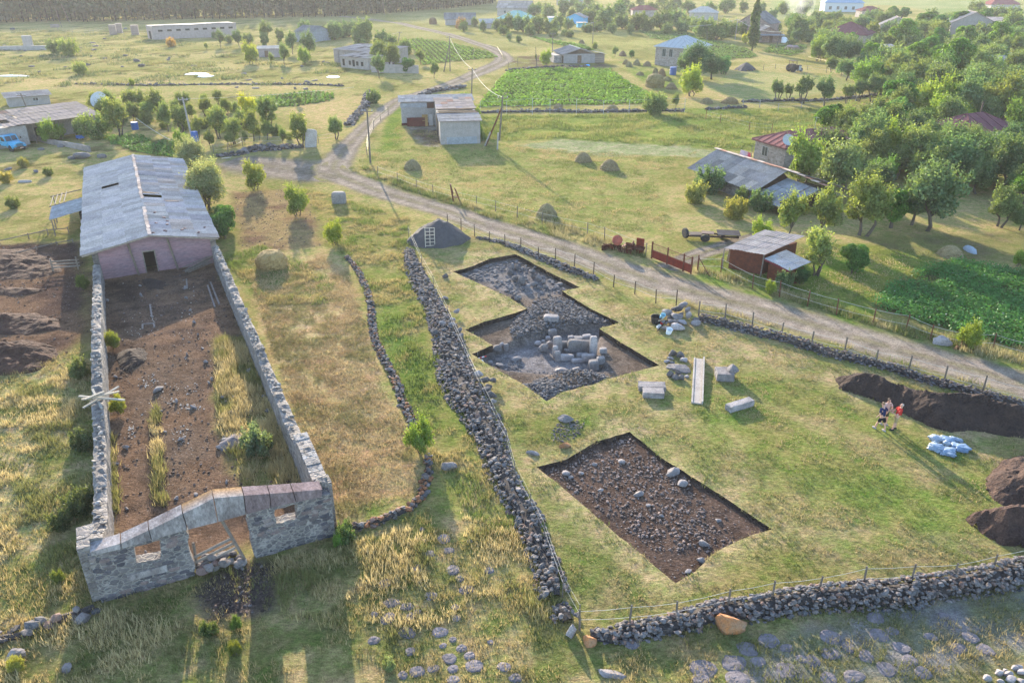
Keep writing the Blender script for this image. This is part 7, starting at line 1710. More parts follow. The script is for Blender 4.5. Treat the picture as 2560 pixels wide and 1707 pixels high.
def make_tree(kind,seed,n,asp=.9,clear=.55,nb=16,br=(.34,.5),leaf=.085,cols=((.07,.11,.04),),sh=0,shl=.35,trunk=.07,stems=1,col_top=None,shell=.5,flat=.8,spread=1.0):
 """unit tree: crown radius 1 (world z up), trunk base at the origin"""
 g=np.random.default_rng(seed)
 H0=clear; zc=H0+asp
 cen=[]
 for i in range(nb):
  for _ in range(30):
   d=g.normal(size=3); d /= np.linalg.norm(d); r=g.random()**.45
   p=d*r*np.array((.72*spread,.72*spread,asp*.78))
   if all(np.linalg.norm(p-q)>.24 for q in cen): break
  cen.append(p)
 cen=np.array(cen); cen[:,:2] *= (1-.18*np.abs(cen[:,2:]/asp)); cen=cen+np.array((0,0,zc))
 rad=g.uniform(br[0],br[1],nb)
 V,F,C=leaf_cloud(cen,rad,n,leaf,cols,seed=seed,shell=shell,flat=flat)
 if sh:
  tips=cen+np.column_stack([np.zeros((nb,2)),rad*.75]); v,f,c=shoots(tips,sh,shl,leaf*1.0,cols,seed+1)
  F=np.concatenate([F,f+len(V)]); V=np.concatenate([V,v]); C=np.concatenate([C,c])
 crown = arr_mesh(kind + '_crown', V, F, C, False); crown.materials.append(M['leaf'])
 q=MB()
 for s in range(stems):
  a=6.28*s/stems+g.random(); o=0 if stems==1 else .12
  b=Vector((o*math.cos(a),o*math.sin(a),-.12)); tp=Vector((.12*g.normal(),.12*g.normal(),H0+.15))+(Vector((math.cos(a),math.sin(a),0))*(.3 if stems>1 else 0))
  q.tube([b,b.lerp(tp,.5)+Vector((.03*g.normal(),.03*g.normal(),0)),tp],[trunk*1.25,trunk,trunk*.8],7)
  for i in range(max(3,7 // stems)):
   e=Vector(cen[g.integers(0,nb)]); m=tp.lerp(e,.5)+Vector((.06*g.normal(),.06*g.normal(),-.03)); q.tube([tp,m,e],[trunk*.6,trunk*.38,trunk*.12],5)
 tm = bpy.data.meshes.new(kind + '_trunk'); tm.from_pydata(q.V, [], q.F); tm.materials.append(M['bark'])
 at = tm.color_attributes.new('Col', 'FLOAT_COLOR', 'POINT'); at.data.foreach_set('color', np.ones(len(q.V) * 4, np.float32))
 return tm,crown,zc,asp
APPLE=((.13,.185,.07),(.17,.22,.085),(.10,.15,.058)); WALN=((.09,.19,.03),(.12,.24,.036),(.07,.155,.028)); WILL=((.25,.28,.135),(.20,.245,.105),(.30,.31,.155))
BRIGHT=((.19,.28,.045),(.16,.25,.04),(.23,.31,.06)); DARKB=((.055,.135,.03),(.07,.16,.04),(.045,.115,.03))
T={}
for s in range(5): T['apple%d' % s] = make_tree('apple', 100 + s, (6200, 5200, 6800, 4200, 5600)[s], (.82, .95, .74, .88, .68)[s], .38, (26, 22, 30, 18, 24)[s], (.2, .42), .066, APPLE, 420, .34, .065, 1 + s % 2, spread=1.12)
for s in range(4): T['far%d' % s] = make_tree('village', 130 + s, (3000, 2600, 3200, 2400)[s], (.78, .92, .66, .85)[s], -.1, (20, 16, 24, 14)[s], (.24, .46), .095, APPLE, 150, .28, .07, spread=1.12)
for s in range(2): T['walnut%d' % s] = make_tree('walnut', 150 + s, 8000, .82, .45, 26, (.22, .4), .07, WALN, 0, 0, .09, shell=.62, spread=1.1)
T['young0'] = make_tree('young', 170, 2800, 1.15, .45, 13, (.28, .42), .085, APPLE, 260, .5, .05); T['young1'] = make_tree('young', 171, 2400, 1.05, .5, 12, (.25, .4), .09, APPLE, 300, .45, .055, 3)
T['open0'] = make_tree('pollard', 175, 2200, .68, .8, 12, (.25, .38), .085, APPLE, 220, .3, .055, 3)
T['willow0'] = make_tree('willow', 180, 9000, 1.1, .05, 24, (.28, .42), .052, WILL, 600, .34, .05, 3, shell=.6)
T['bush0'] = make_tree('bush', 190, 4200, .85, .0, 20, (.2, .42), .07, BRIGHT, 420, .36, .04, 3, spread=1.15)
T['bush1'] = make_tree('bush', 191, 3000, .7, -.15, 18, (.2, .42), .08, APPLE, 320, .34, .04, 3, spread=1.2)
T['dense0'] = make_tree('dense_bush', 195, 6500, 1.12, -.02, 22, (.34, .44), .07, DARKB, 0, 0, .04, 3, shell=.75)
def plant_at(k, cx, cy, rpx, kind, name, label, tint=(1, 1, 1), group=None, cat='tree', at='crown', sx=1., zs=1.):
 if kind[:4] == 'bush': rpx *= 1.15; zs = 1.25
 tm,cm,zc,asp=T[kind]
 p=P(k,cx,cy)
 for _ in range(6):
  r = metres(k, rpx, p); p = P(k, cx, cy, zc * r * zs) if at == 'crown' else P(k, cx, cy)
 t=thing(name,label,cat,g3(p),random.uniform(0,6.28),group)
 t.scale=(r*sx,r*sx,r*zs)
 a = link('trunk', tm, None, t); b = link('crown', cm, None, t); b.color = (*tint, 1); a.color = (1, 1, 1, 1)
 return p,r
PLANTED=[]
def tint(v=.15,base=(1,1,1)):
 g=random.uniform(1-v,1+v); h=random.uniform(-.12,.12)
 return (base[0]*g*(1+h),base[1]*g,base[2]*g*(1-h))
NEAR=[  # k,x,y,r,kind,label,tint
 (3, 770, 1450, 112, 'young0', 'young yellowish green tree at the left end of the front orchard row', (1.5, 1.35, .9)), (3, 1000, 1440, 130, 'young0', 'light green tree second from the left in the front orchard row', (1.4, 1.25, .9)), (3, 1290, 1385, 172, 'apple1', 'tall olive green tree in the middle of the front orchard row', (1.25, 1.15, .8)), (3, 1475, 1395, 128, 'walnut0', 'dark green broadleaf tree right of the tall olive green one', (.9, .95, 1)),
 (3, 1745, 1330, 205, 'apple0', 'broadest grey green tree of the front orchard, trunk visible', (.85, .95, 1.1)), (3, 1620, 1370, 150, 'apple2', 'grey green tree behind the broadest orchard tree', (.85, .95, 1.05)), (3, 2220, 1400, 115, 'apple1', 'rounded olive tree standing alone at the right of the orchard', (1.05, 1.05, .95)), (3, 2345, 1490, 80, 'apple2', 'small tree at the right frame edge above the crop', (.95, 1, 1)),
 (3, 850, 1095, 125, 'bush0', 'bright green tree in front of the red roofed stone house', (.95, .95, 1.1)), (3, 1115, 1150, 170, 'apple0', 'wide pale grey green tree right of the bright house tree', (1.25, 1.2, 1.2)), (3, 1330, 1040, 120, 'apple1', 'olive crown above the cattle shed end', (1.3, 1.15, .9)), (3, 1480, 1010, 120, 'bush0', 'bright yellow green crown in the orchard middle', (.9, .9, 1)), (3, 1020, 985, 120, 'apple2', 'grey green crown over the roof of the stone house', (1, 1, 1)),
 (3, 1210, 950, 110, 'apple0', 'grey green crown right of the stone house roof', (1.05, 1, 1)), (3, 1700, 1130, 140, 'apple2', 'olive crown in the second orchard row', (1.05, 1.05, .9)), (3, 1590, 900, 120, 'apple1', 'dark grey green crown left of the second red roof', (.85, .9, 1)), (3, 1880, 1010, 150, 'apple0', 'broad crown in front of the second red roof', (.95, 1.05, 1)), (3, 2170, 1060, 160, 'apple2', 'broad dark crown right of the second red roof', (.8, .95, .95)),
 (3, 2010, 950, 80, 'apple1', 'small pale crown covering the corner of the second red roof', (1.3, 1.25, 1.1)), (3, 2300, 840, 95, 'bush0', 'bright green bush crown at the right end of the second red roof', (.65, .75, .8)), (3, 1360, 1200, 110, 'apple2', 'dark crown behind the lower shed roof', (.8, .9, .95)), (3, 1010, 1230, 60, 'bush1', 'pale bush against the shed roof', (1.6, 1.5, 1.3)), (3, 2060, 1200, 110, 'apple0', 'crown at the back of the front orchard', (.9, 1, 1)), (3, 2330, 1250, 100, 'apple1', 'crown cut by the right frame edge above the orchard floor', (.95, 1, .95)),
 (3, 1865, 400, 150, 'walnut0', 'biggest walnut tree, dark green and dense, towering over the village orchard', (1.05, 1.0, 1)), (3, 1765, 455, 70, 'walnut1', 'lower bright skirt of walnut left of the biggest tree', (1.35, 1.2, 1)), (3, 1310, 352, 80, 'walnut1', 'bright round tree left of a white shed', (1.6, 1.35, 1.1)), (3, 1540, 220, 92, 'walnut0', 'broad green walnut beside the pale roof corner', (1.4, 1.25, 1.2)), (3, 1690, 135, 65, 'walnut1', 'tall round walnut on the edge of the far fields', (1.2, 1.1, 1.4)), (3, 1790, 165, 70, 'walnut0', 'dark walnut right of the tall round one', (.9, .95, 1.6)), (3, 1930, 140, 75, 'walnut1', 'round dark green tree before the far pale fields', (1.0, 1.0, 1.5)), (3, 1465, 85, 50, 'walnut0', 'left of two round trees on the far field edge', (1.1, 1.05, 1.6)), (3, 1540, 85, 48, 'walnut1', 'right of two round trees on the far field edge', (1.0, 1.0, 1.6)),
 (3, 2190, 245, 95, 'walnut0', 'wide bright walnut at the upper right', (1.35, 1.2, 1.1)), (3, 1960, 235, 80, 'walnut1', 'green walnut between the two grey roofs', (1.3, 1.2, 1.2)), (3, 2320, 290, 80, 'walnut1', 'walnut crown at the right frame edge', (1.2, 1.1, 1.1)), (3, 1760, 690, 110, 'bush0', 'tall bright green tree above the second red roof', (1.0, .95, .9)), (3, 1640, 690, 60, 'bush0', 'narrow yellow green tree left of the tall bright one', (1.15, 1.0, .7)), (3, 1520, 760, 100, 'dense0', 'dark rounded tree at the edge of the green strip', (1.8, 1.5, 1.6)), (3, 2080, 700, 110, 'apple0', 'olive crown above the chimney roof', (1.2, 1.1, .85)), (3, 2230, 700, 90, 'apple2', 'olive crown right of the chimney roof', (1.15, 1.05, .85)), (3, 1910, 690, 70, 'bush0', 'bright narrow crown between olive trees', (.9, .95, 1)),
 (3, 960, 335, 62, 'bush0', 'bright green shrub tree at the lane by the yellow pipe', (.95, .95, 1.1)), (3, 1060, 345, 95, 'apple0', 'dark grey green crown beside the bright lane tree', (.85, .95, 1.1)), (3, 1170, 330, 90, 'apple2', 'grey green crown in the lane thicket', (.95, 1, 1.15)),
 (3, 85, 565, 75, 'bush0', 'bright lime green round tree left of the pale straw field', (1.35, 1.2, 1)), (3, 120, 420, 110, 'apple0', 'dark willow like tree before the white roofed farmhouse', (.7, .85, 1.1)), (3, 225, 440, 90, 'apple2', 'dark tree right of the farmhouse willow', (.7, .85, 1.05)), (3, 45, 430, 70, 'apple1', 'dark tree at the farmhouse porch', (.75, .9, 1.1)), (3, 305, 440, 60, 'dense0', 'small dark tree at the corner of the straw field', (1.4, 1.4, 2)),
 (6, 1200, 225, 103, 'dense0', 'dense round dark green bush standing alone on the lawn', (1.1, 1.1, 1)), (6, 960, 170, 120, 'young1', 'airy pale green small tree beside the woodshed', (1.8, 1.6, 1.2)), (6, 840, 345, 62, 'dense0', 'dark green shrub mass in the shade of the woodshed', (.6, .7, .8)), (6, 720, 385, 60, 'bush1', 'dark low shrub at the woodshed wall', (.8, .9, 1)), (6, 560, 65, 75, 'bush0', 'light green shrub behind the woodshed', (1.15, 1.1, 1)), (6, 620, 440, 38, 'bush0', 'light green weed bush on the road verge below the woodshed', (1.1, 1.0, .9)), (6, 1985, 770, 72, 'bush0', 'yellow green bush beside the pale roadside boulder', (.95, .85, .6)), (6, 2330, 240, 45, 'bush0', 'small light bush at the right frame edge beside the crop', (.9, .95, .8)),
 (4, 1500, 0, 90, 'dense0', 'dark green bush at the right corner of the barn', (1.1, 1.0, 1.0)), (1, 1390, 1250, 155, 'willow0', 'large pale green willow beside the long barn roof', (1, 1, 1)), (1, 1300, 1060, 110, 'willow0', 'pale willow behind the large one at the far end of the barn', (1, 1, 1.1)), (1, 1520, 1480, 95, 'dense0', 'dark leafy bush below the large willow', (1.3, 1.15, 1.1)), (1, 1730, 1205, 72, 'bush0', 'olive round bush at the edge of the red soil', (1.15, .9, 1.0)), (1, 2020, 1380, 78, 'bush0', 'tall light green bush between red soil and block', (.95, .85, 1)), (4, 2285, 65, 62, 'bush0', 'upright olive green bush at the corner of the hay strip', (1.2, 1.0, .8)), (5, 545, 1460, 95, 'bush0', 'feathery green bush at the end of the orange stone row', (.85, .85, .85)), (4, 1760, 1490, 105, 'bush1', 'grey green sage bush inside the ruin', (1.05, 1.05, 1.5)), (7, 2300, 600, 40, 'bush0', 'small leafy weed bush at the right corner of the gable', (.7, .9, .9)),
 (4, 760, 800, 48, 'bush0', 'yellow green shrub against the left ruin wall', (1.0, .82, .8)), (4, 800, 1240, 52, 'bush0', 'yellowish shrub below the crossed beams', (1.3, .98, .8)), (7, 530, 360, 95, 'bush1', 'dark green weed bush outside the left ruin wall', (.72, .66, .72)), (7, 400, 480, 70, 'bush1', 'lower green weed bush outside the left ruin wall', (.8, .72, .72)), (4, 560, 1480, 75, 'bush1', 'green bush outside the left wall near the gable', (.7, .66, .72)), (4, 530, 1000, 70, 'bush1', 'grey green shrub outside the left wall under the crossed beams', (1.0, .9, .95)), (4, 560, 400, 40, 'bush0', 'weeds at the foot of the left ruin wall', (.5, .5, .6)), (7, 390, 850, 42, 'bush0', 'bright weed bush left of the gable corner', (.75, .65, .8)), (7, 1420, 1200, 55, 'bush1', 'low green nettle clump below the dark soil patch', (.75, .75, .6)), (7, 1600, 1160, 40, 'bush0', 'small bright weed clump below the dark soil patch', (.55, .6, .7)), (7, 1590, 1330, 45, 'bush0', 'yellow green weed clump in the lower meadow', (.8, .62, .6)), (7, 100, 1440, 50, 'bush0', 'dry yellow weed clump beside the oval boulder', (1.5, 1.05, 1.3)), (8, 330, 1440, 45, 'bush1', 'pale sage clump among the sunk rocks', (1.7, 1.5, 1.7)), (8, 40, 550, 70, 'bush1', 'dark green nettle clump under the orange stone row', (.7, .8, .7)),
 (3, 200, 1245, 88, 'bush1', 'dark creeper shrub on the low wall beside the cattle shed', (.8, .95, 1.0)), (3, 420, 1345, 55, 'bush1', 'green shrub against the cattle shed eave', (1.1, 1.1, .9)), (3, 560, 1385, 72, 'bush1', 'dark shrub at the lower roof corner of the cattle shed', (.8, .95, .9)), (3, 110, 1330, 70, 'bush1', 'dry grassy shrub at the left of the cattle shed', (1.8, 1.4, 1.1)), (3, 380, 1440, 70, 'bush1', 'dry shrub on the rubble mound below the shed', (1.9, 1.35, .9)), (3, 640, 1080, 40, 'bush1', 'small shrub before the stone house window wall', (1.2, 1.1, 1)),
 (1, 330, 905, 60, 'bush0', 'vine covered trellis before the farm shed', (.8, .85, .8)), (1, 390, 900, 45, 'bush0', 'vine covered trellis, right part', (.9, .9, .8)), (1, 650, 885, 85, 'bush1', 'overgrown hedge at the end of the farm shed', (1.2, 1.2, .9)), (1, 545, 875, 50, 'young0', 'young tree in front of the farm shed wall', (1.1, 1.1, 1)), (1, 1235, 985, 60, 'bush0', 'green shrub at the right end of the potato rows', (.75, .8, .9)),
]
for k,x,y,r,kind,lab,tn in NEAR:
 isb = kind.startswith(('bush', 'dense')) and not any(w in lab for w in ('tree', 'crown'))
 nm = {'a': 'apple_tree', 'y': 'young_tree', 'w': 'walnut_tree', 'b': 'bush', 'd': 'bush'}[kind[0]]
 if kind.startswith('willow'): nm = 'willow_tree'
 if nm == 'bush' and not isb: nm = 'broadleaf_tree'
 p, rr = plant_at(k, x, y, r, kind, nm, lab, tn, None, 'bush' if isb else 'tree')
 if k in (3,6): PLANTED.append((p[0],p[1],rr))
for i,(x,y,r) in enumerate([(678,600,58),(750,615,42),(852,590,75),(1005,610,68),(1155,625,55),(1235,600,60),(1340,580,78),(1415,620,50)]):
 p, rr = plant_at(3, x, y, r, 'open0' if i not in (3, 7) else 'young0', 'pollard_tree', 'multi stemmed open crowned tree of the row along the straw field', tint(.12, (.95, 1, 1)), 'pollard row along the straw field'); PLANTED.append((p[0], p[1], rr))
for x,y,r in [(640,695,55),(740,695,60),(880,690,55),(960,690,55),(1060,710,72),(1130,790,68),(1230,805,66),(1390,690,38),(1485,660,35),(1400,735,50),(1540,730,50),(790,785,95),(1820,760,82),(1480,830,75),(1720,850,72),(1590,890,62),(1430,950,42),(1570,950,38),(1670,940,30),(1820,890,45),(2050,880,85),(1930,930,42),(2290,870,62),(1300,760,45),(1010,760,50),(1350,860,50),(1640,810,45),(700,740,55),(900,760,45),(2040,690,26),(1190,740,45)]:
 plant_at(1, x, y, r, random.choice(['young0', 'young1', 'young1', 'apple1']), 'orchard_tree', 'small thin trunked fruit tree of the young orchard beyond the barn', tint(.15, (1.25, 1.15, .95)), 'young orchard beyond the barn')
for x,y in [(1010,850),(1120,880),(1260,890),(1400,880),(1530,900),(1650,880),(1760,920),(1880,930),(960,820),(1340,920),(1480,780),(1600,770),(1250,720),(1100,760),(830,860),(720,830),(1980,960),(2120,960)]:
 plant_at(1, x, y, random.uniform(22, 42), 'bush1', 'bush', 'low grey green undergrowth bush between the young orchard trees', tint(.15, (1.15, 1.1, .95)), 'undergrowth of the young orchard', 'bush', 'base')
plant_at(1, 1690, 740, 62, 'bush0', 'broadleaf_tree', 'yellow green tree among the young orchard trees', (1.8, 1.3, .6))
for x, y, r, kd, tn, lab in [(1705, 370, 52, 'bush0', (1.4, 1.1, .9), 'yellow green round tree before the bright tin hut'), (1745, 388, 30, 'young0', (1.6, 1.4, .9), 'small tree leaning on the yellow green one'), (1850, 395, 26, 'young0', (1.5, 1.4, 1), 'small slim tree before the tin hut'), (1935, 360, 48, 'young0', (1.2, 1.2, 1), 'upright tree right of the tin hut'), (1410, 318, 17, 'young0', (1.6, 1.4, 1), 'tiny tree alone on the far pasture'), (2075, 385, 42, 'bush0', (1, 1, 1.1), 'light green bush left of the ruined shed'), (470, 340, 55, 'bush1', (1.5, 1.4, 1), 'light bush clump on the far left pasture'), (380, 335, 45, 'bush1', (1, 1, 1), 'darker bush left of the light clump'), (545, 480, 40, 'bush1', (1.7, 1.5, 1.1), 'pale bush in the boulder pasture'), (900, 570, 18, 'bush0', (1, .9, .8), 'small olive bush on the far wall'), (1170, 295, 30, 'bush1', (3.0, 1.3, .7), 'orange brown shrub before the long roofless barn'), (160, 1120, 34, 'bush1', (1.7, 1.2, 1.0), 'yellow weed clump left of the barn'), (330, 1180, 30, 'bush1', (1.1, 1.0, .9), 'green weed clump left of the barn eave'), (90, 1390, 42, 'bush1', (1.2, 1.05, .9), 'green weed clump beside the lean-to'), (40, 1220, 38, 'bush1', (2.2, 1.4, .9), 'golden weed clump at the left edge')]:
 plant_at(1, x, y, r, kd, 'bush' if kd.startswith('bush') and 'tree' not in lab else 'young_tree', lab, tn, None, 'bush' if 'bush' in lab or 'clump' in lab or 'shrub' in lab else 'tree')
MIDL=[(1,1810,210,50),(1,1905,245,42),(1,1800,275,42),(1,1990,275,50),(1,2085,215,62),(1,2110,285,60),(1,2290,220,72),(1,1500,255,40),(1,1560,270,32),(1,1625,255,40),(1,1690,265,42),(1,1470,240,30),(2,180,235,88),(2,60,205,66),(2,10,215,60),(2,290,280,60),(2,440,325,62),(2,110,260,60),(2,350,300,60)]
for k, x, y, r in MIDL: plant_at(k, x, y, r, random.choice(['far0', 'far1', 'young0']) if k == 1 else random.choice(['far0', 'far1']), 'broadleaf_tree', 'hazy dark tree of the clump round the ruined farm buildings', tint(.12, (.95, 1, 1)), 'trees round the ruined farm buildings')
for k, x, y, r, kd, lab in [(2, 275, 365, 75, 'apple0', 'grey green walnut in front of the ruined cottage, left'), (2, 355, 385, 70, 'apple1', 'grey green tree in front of the ruined cottage, right'), (2, 262, 450, 55, 'young0', 'young tree with a thin trunk before the ruined cottage'), (2, 462, 445, 50, 'dense0', 'dark round bush right of the ruined cottage'), (2, 642, 478, 38, 'young0', 'single small tree on the lawn below the braced pole'), (2, 550, 385, 34, 'young0', 'small tree at the edge of the fork potato patch'), (2, 1700, 342, 24, 'dense0', 'small round bush left of the far haycock'), (2, 1882, 345, 24, 'young0', 'small round tree left of the haycock behind the cabin'), (2, 2000, 362, 25, 'dense0', 'small round bush right of the haycock behind the cabin'), (2, 1338, 395, 12, 'young0', 'thin sapling at the cabin fence'), (2, 1742, 318, 20, 'bush1', 'low bush at the foot of the straw field pole'), (2, 2150, 725, 70, 'bush1', 'low green bush at the lower corner of the potato field'), (2, 2300, 685, 35, 'young0', 'upright bush at the right corner of the potato field'), (2, 930, 770, 30, 'bush0', 'light weed bush behind the hut'), (2, 970, 940, 30, 'bush1', 'weeds along the right wall of the hut'), (2, 950, 880, 28, 'bush0', 'leafy weeds at the right wall of the hut'), (2, 850, 670, 28, 'bush1', 'dark bush behind the hut roof'), (2, 225, 670, 45, 'bush1', 'dark bush on the wall by the fork'), (2, 1410, 410, 40, 'bush0', 'light weeds at the left of the grey cabin')]:
 plant_at(k, x, y, r, kd, 'bush' if 'bush' in lab or 'weeds' in lab else 'young_tree', lab, tint(.1, (1.1, 1.1, 1)), None, 'bush' if 'bush' in lab or 'weeds' in lab else 'tree')
VILL=[(920,150,32),(850,185,38),(980,185,36),(1080,175,50),(1150,160,58),(1250,170,70),(1350,178,70),(1440,188,60),(1160,258,28),(1220,278,26),(1500,158,52),(1560,165,45),(1572,240,34),(1535,232,26),(1330,70,52),(1430,85,60),(1520,62,58),(1590,105,46),(1700,112,62),(1745,70,58),(1820,132,78),(1900,95,78),(1930,155,60),(2040,150,70),(2105,180,50),(1980,205,34),(2205,150,80),(2300,135,78),(2335,190,56),(2250,60,60),(2130,60,50),(1640,60,50),(1385,55,40),(1260,130,40),(1120,215,40),(1300,215,42),(1460,235,36),(1690,200,40),(1760,190,40),(1860,200,40),(2240,200,44),(2000,70,40),(1950,30,40),(2060,20,40),(1600,20,36),(1700,15,40),(2200,15,40),(2300,20,45)]
for x, y, r in VILL: plant_at(2, x, y, r, random.choice(['far0', 'far1', 'far2', 'far3']), 'village_tree', 'hazy grey green tree of the village groves beyond the cabin', tint(.15, (1, 1.02, 1.05)), 'village groves beyond the cabin')
plant_at(2, 830, 160, 45, 'far0', 'shrub', 'purple leaved shrub beside the far cottage', (2.0, .95, 1.3), None, 'bush')
VIL2=[(180,205,82),(255,215,82),(330,210,74),(120,180,62),(50,165,60),(640,200,52),(612,250,30),(430,205,40),(580,175,30),(790,225,52),(870,262,46),(930,240,50),(1040,262,55),(1120,215,50),(1450,280,60),(1600,312,82),(945,125,56),(1060,130,50),(1130,165,50),(1260,152,42),(1400,165,50),(1330,112,32),(760,150,50),(700,60,50),(560,60,40),(320,40,60),(200,60,50),(60,50,50),(430,50,40),(840,70,50),(640,110,40),(870,30,40),(2120,400,90),(2290,255,80),(2300,330,70),(2030,62,60),(2160,112,70),(2265,112,70),(2250,170,60),(2335,180,50),(1040,442,46),(1150,472,70),(1280,470,62),(1365,482,52),(1480,520,82),(1570,440,80),(1450,400,62),(1640,520,70),(1780,572,120),(2050,592,120),(2230,585,118),(1570,640,52),(1060,290,50),(980,270,50),(1240,270,60),(1330,280,60),(1400,260,50),(2060,330,80),(2200,330,70),(760,290,30),(1020,215,45),(1310,190,40)]
for x,y,r in VIL2:
 p, rr = plant_at(3, x, y, r, random.choice(['far0', 'far1', 'far2', 'far3'] if y < 330 else ['apple0', 'apple1', 'apple2', 'apple3', 'apple4']), 'village_tree', 'rounded grey green fruit tree of the village orchards around the walnuts', tint(.16, (.95, 1.03, 1.0)), 'village orchards around the walnuts'); PLANTED.append((p[0], p[1], rr))
plant_at(3, 450, 268, 28, 'bush0', 'bush', 'yellow bush left of the poplar house', (2.2, 1.5, .8), None, 'bush')
def poplar():
 g=np.random.default_rng(5); cen=[]; rad=[]
 for i in range(34):
  z=.12+.86*i/33; w=.06*math.sin(PI*min(1,z*1.02)**.75)+.025; a=g.random()*6.28
  cen.append((w*.6*math.cos(a),w*.6*math.sin(a),z)); rad.append(w*g.uniform(.6,.95))
 V,F,C=leaf_cloud(cen,rad,6000,.024,((.10,.14,.05),(.13,.17,.06),(.08,.12,.045)),up=1.2,seed=6,flat=1.6)
 cm = arr_mesh('poplar_crown', V, F, C); cm.materials.append(M['leaf'])
 q=MB(); q.tube([(0,0,-.02),(0,0,.5),(0,0,.95)],[.018,.012,.003],8); return q,cm
q, cm = poplar(); pp = P(3, 492, 345); t = thing('poplar_tree', 'tall slender poplar rising above the village', 'tree', g3(pp)); ph = 15.2
o = q.build('trunk', M['bark'], t); o.scale = (ph,) * 3; o = link('crown', cm, None, t); o.scale = (ph, ph, ph)
WOOD=PP(3,[(1230,610),(1430,560),(1500,620),(1560,560),(2400,520),(2900,560),(3000,1400),(2600,1500),(2352,1480),(2150,1340),(1950,1300),(1500,1360),(1300,1330),(1130,1250),(1080,1130),(900,1000),(1150,950),(1400,900),(1470,830),(1430,720)])
WOOD2=PP(3,[(830,330),(1000,420),(1230,540),(1450,560),(2400,560),(3000,560),(3200,120),(2300,170),(1650,190),(1350,170),(900,190),(700,220)])
KEEP=[(P(3,1985,510),6),(P(3,1900,580),4),(P(3,1880,245),7),(P(3,2060,240),5),(P(3,1430,235),6),(P(3,1060,300),7),(P(3,1380,380),3),(P(3,1555,480),3)]
H2=P(3,1760,1000); H1=P(3,500,1095)
def hbox(x,y,o,rz,W,D,m):
 c,s=math.cos(rz),math.sin(rz); dx,dy=x-o[0],y-o[1]; lx,ly=dx*c+dy*s,-dx*s+dy*c
 return -m<lx<W+m and -m<ly<D+m
def fillwood(poly,n,rr_,kinds,lab,grp,minf):
 xs=[p[0] for p in poly]; ys=[p[1] for p in poly]; cnt=0
 for _ in range(n*30):
  x,y=random.uniform(min(xs),max(xs)),random.uniform(min(ys),max(ys)); r=random.uniform(*rr_)
  if not inpoly(np.array([x]),np.array([y]),poly)[0]: continue
  if any(math.hypot(x-a,y-b)<(r+c)*minf for a,b,c in PLANTED): continue
  if any((Vector((x,y))-k_).length<m_+r*.6 for k_,m_ in KEEP): continue
  if hbox(x,y,H2,R(-62),8.5,13.5,r*.8) or hbox(x,y,H1,R(-68),6.2,13.2,r*.7) or hbox(x,y,A,sa,7,9,r*.7): continue
  if math.hypot(x,y)<H2.length+4:
   zt=1.35*r; dep=y*math.cos(PITCH)+(CAM_H-zt)*math.sin(PITCH); uu=(1280+FPX*x/dep-1700)/S7; vv=(853.5-FPX*(y*math.sin(PITCH)-(CAM_H-zt)*math.cos(PITCH))/dep)/S7; w3=FPX*r/dep/S7
   if 1690-w3<uu<2190+w3*.3 and 760<vv<915: continue
  kd = random.choice(kinds); tm, cm_, zc, asp = T[kd]; t = thing('apple_tree', lab, 'tree', g3((x, y)), random.uniform(0, 6.28), grp); t.scale = (r, r, r * random.uniform(.85, 1.1))
  a_ = link('trunk', tm, None, t); b_ = link('crown', cm_, None, t)
  b_.color=(*tint(.16,random.choice([(.95,1.02,1),(.95,1.02,1),(1.15,1.1,.9),(.8,.95,1.0)])),1)
  PLANTED.append((x,y,r)); cnt+=1
  if cnt>=n: break
 return cnt
c1 = fillwood(WOOD, 150, (1.9, 3.3), ['apple0', 'apple1', 'apple2', 'apple3', 'apple4', 'apple3', 'apple1', 'bush0', 'walnut1'], 'grey green apple tree of the dense orchard wood behind the stone house', 'dense orchard wood behind the stone house', .56)
c2 = fillwood(WOOD2, 130, (2.4, 4.0), ['far0', 'far1', 'far2', 'far3', 'apple4', 'walnut0'], 'grey green tree of the upper orchard wood beyond the straw field', 'upper orchard wood beyond the straw field', .58)
print('wood', c1, c2)
def pinewood():
 g=np.random.default_rng(77); Vs,Fs,Cs=[],[],[]; n0=0; qt=MB()
 L=PP(1,[(-500,172),(0,155),(300,142),(600,150),(1000,140),(1600,128),(2352,110)])+PP(2,[(0,106),(330,90),(700,60),(1050,28)])
 pts=[]
 for row in range(7):
  for p in densify(L,3.4):
   d=Vector((p[0],p[1])); u=d.normalized()
   if row and random.random()<.12: continue
   pts.append((d+u*(row*4.5+g.uniform(-1.6,1.6))+Vector((g.uniform(-1.2,1.2),0)),row))
 for p,row in pts:
  h=g.uniform(15,21); z0=hz(p); cl=h*(g.uniform(.14,.26) if row<2 else .06)
  k=9; zz=np.linspace(cl,h*.95,k); rad=np.interp(zz,[cl,cl+h*.2,h],[1.3,2.3,.5])*g.uniform(.85,1.15)
  cen=np.column_stack([g.normal(scale=.35,size=(k,2)),zz])+np.array((p[0],p[1],z0))
  V,F,C=leaf_cloud(cen,rad,150 if row<2 else 130,.95,((.04,.07,.032),(.05,.08,.035),(.06,.075,.035)),seed=int(g.integers(1e6)),shell=.3)
  Vs.append(V); Fs.append(F+n0); Cs.append(C); n0+=len(V)
  if row<1: qt.tube([(p[0],p[1],z0-.3),(p[0],p[1],z0+h*.6)],[.22,.14],5,(.08,.065,.055))
 me = arr_mesh('pine_forest', np.concatenate(Vs), np.concatenate(Fs), np.concatenate(Cs)); o = link('pine_forest', me, M['leaf']); tag(o, 'dark hazy pine wood along the top of the pasture', 'forest', kind='stuff')
 tr = qt.build('trunks', M['bark'], o)
pinewood()
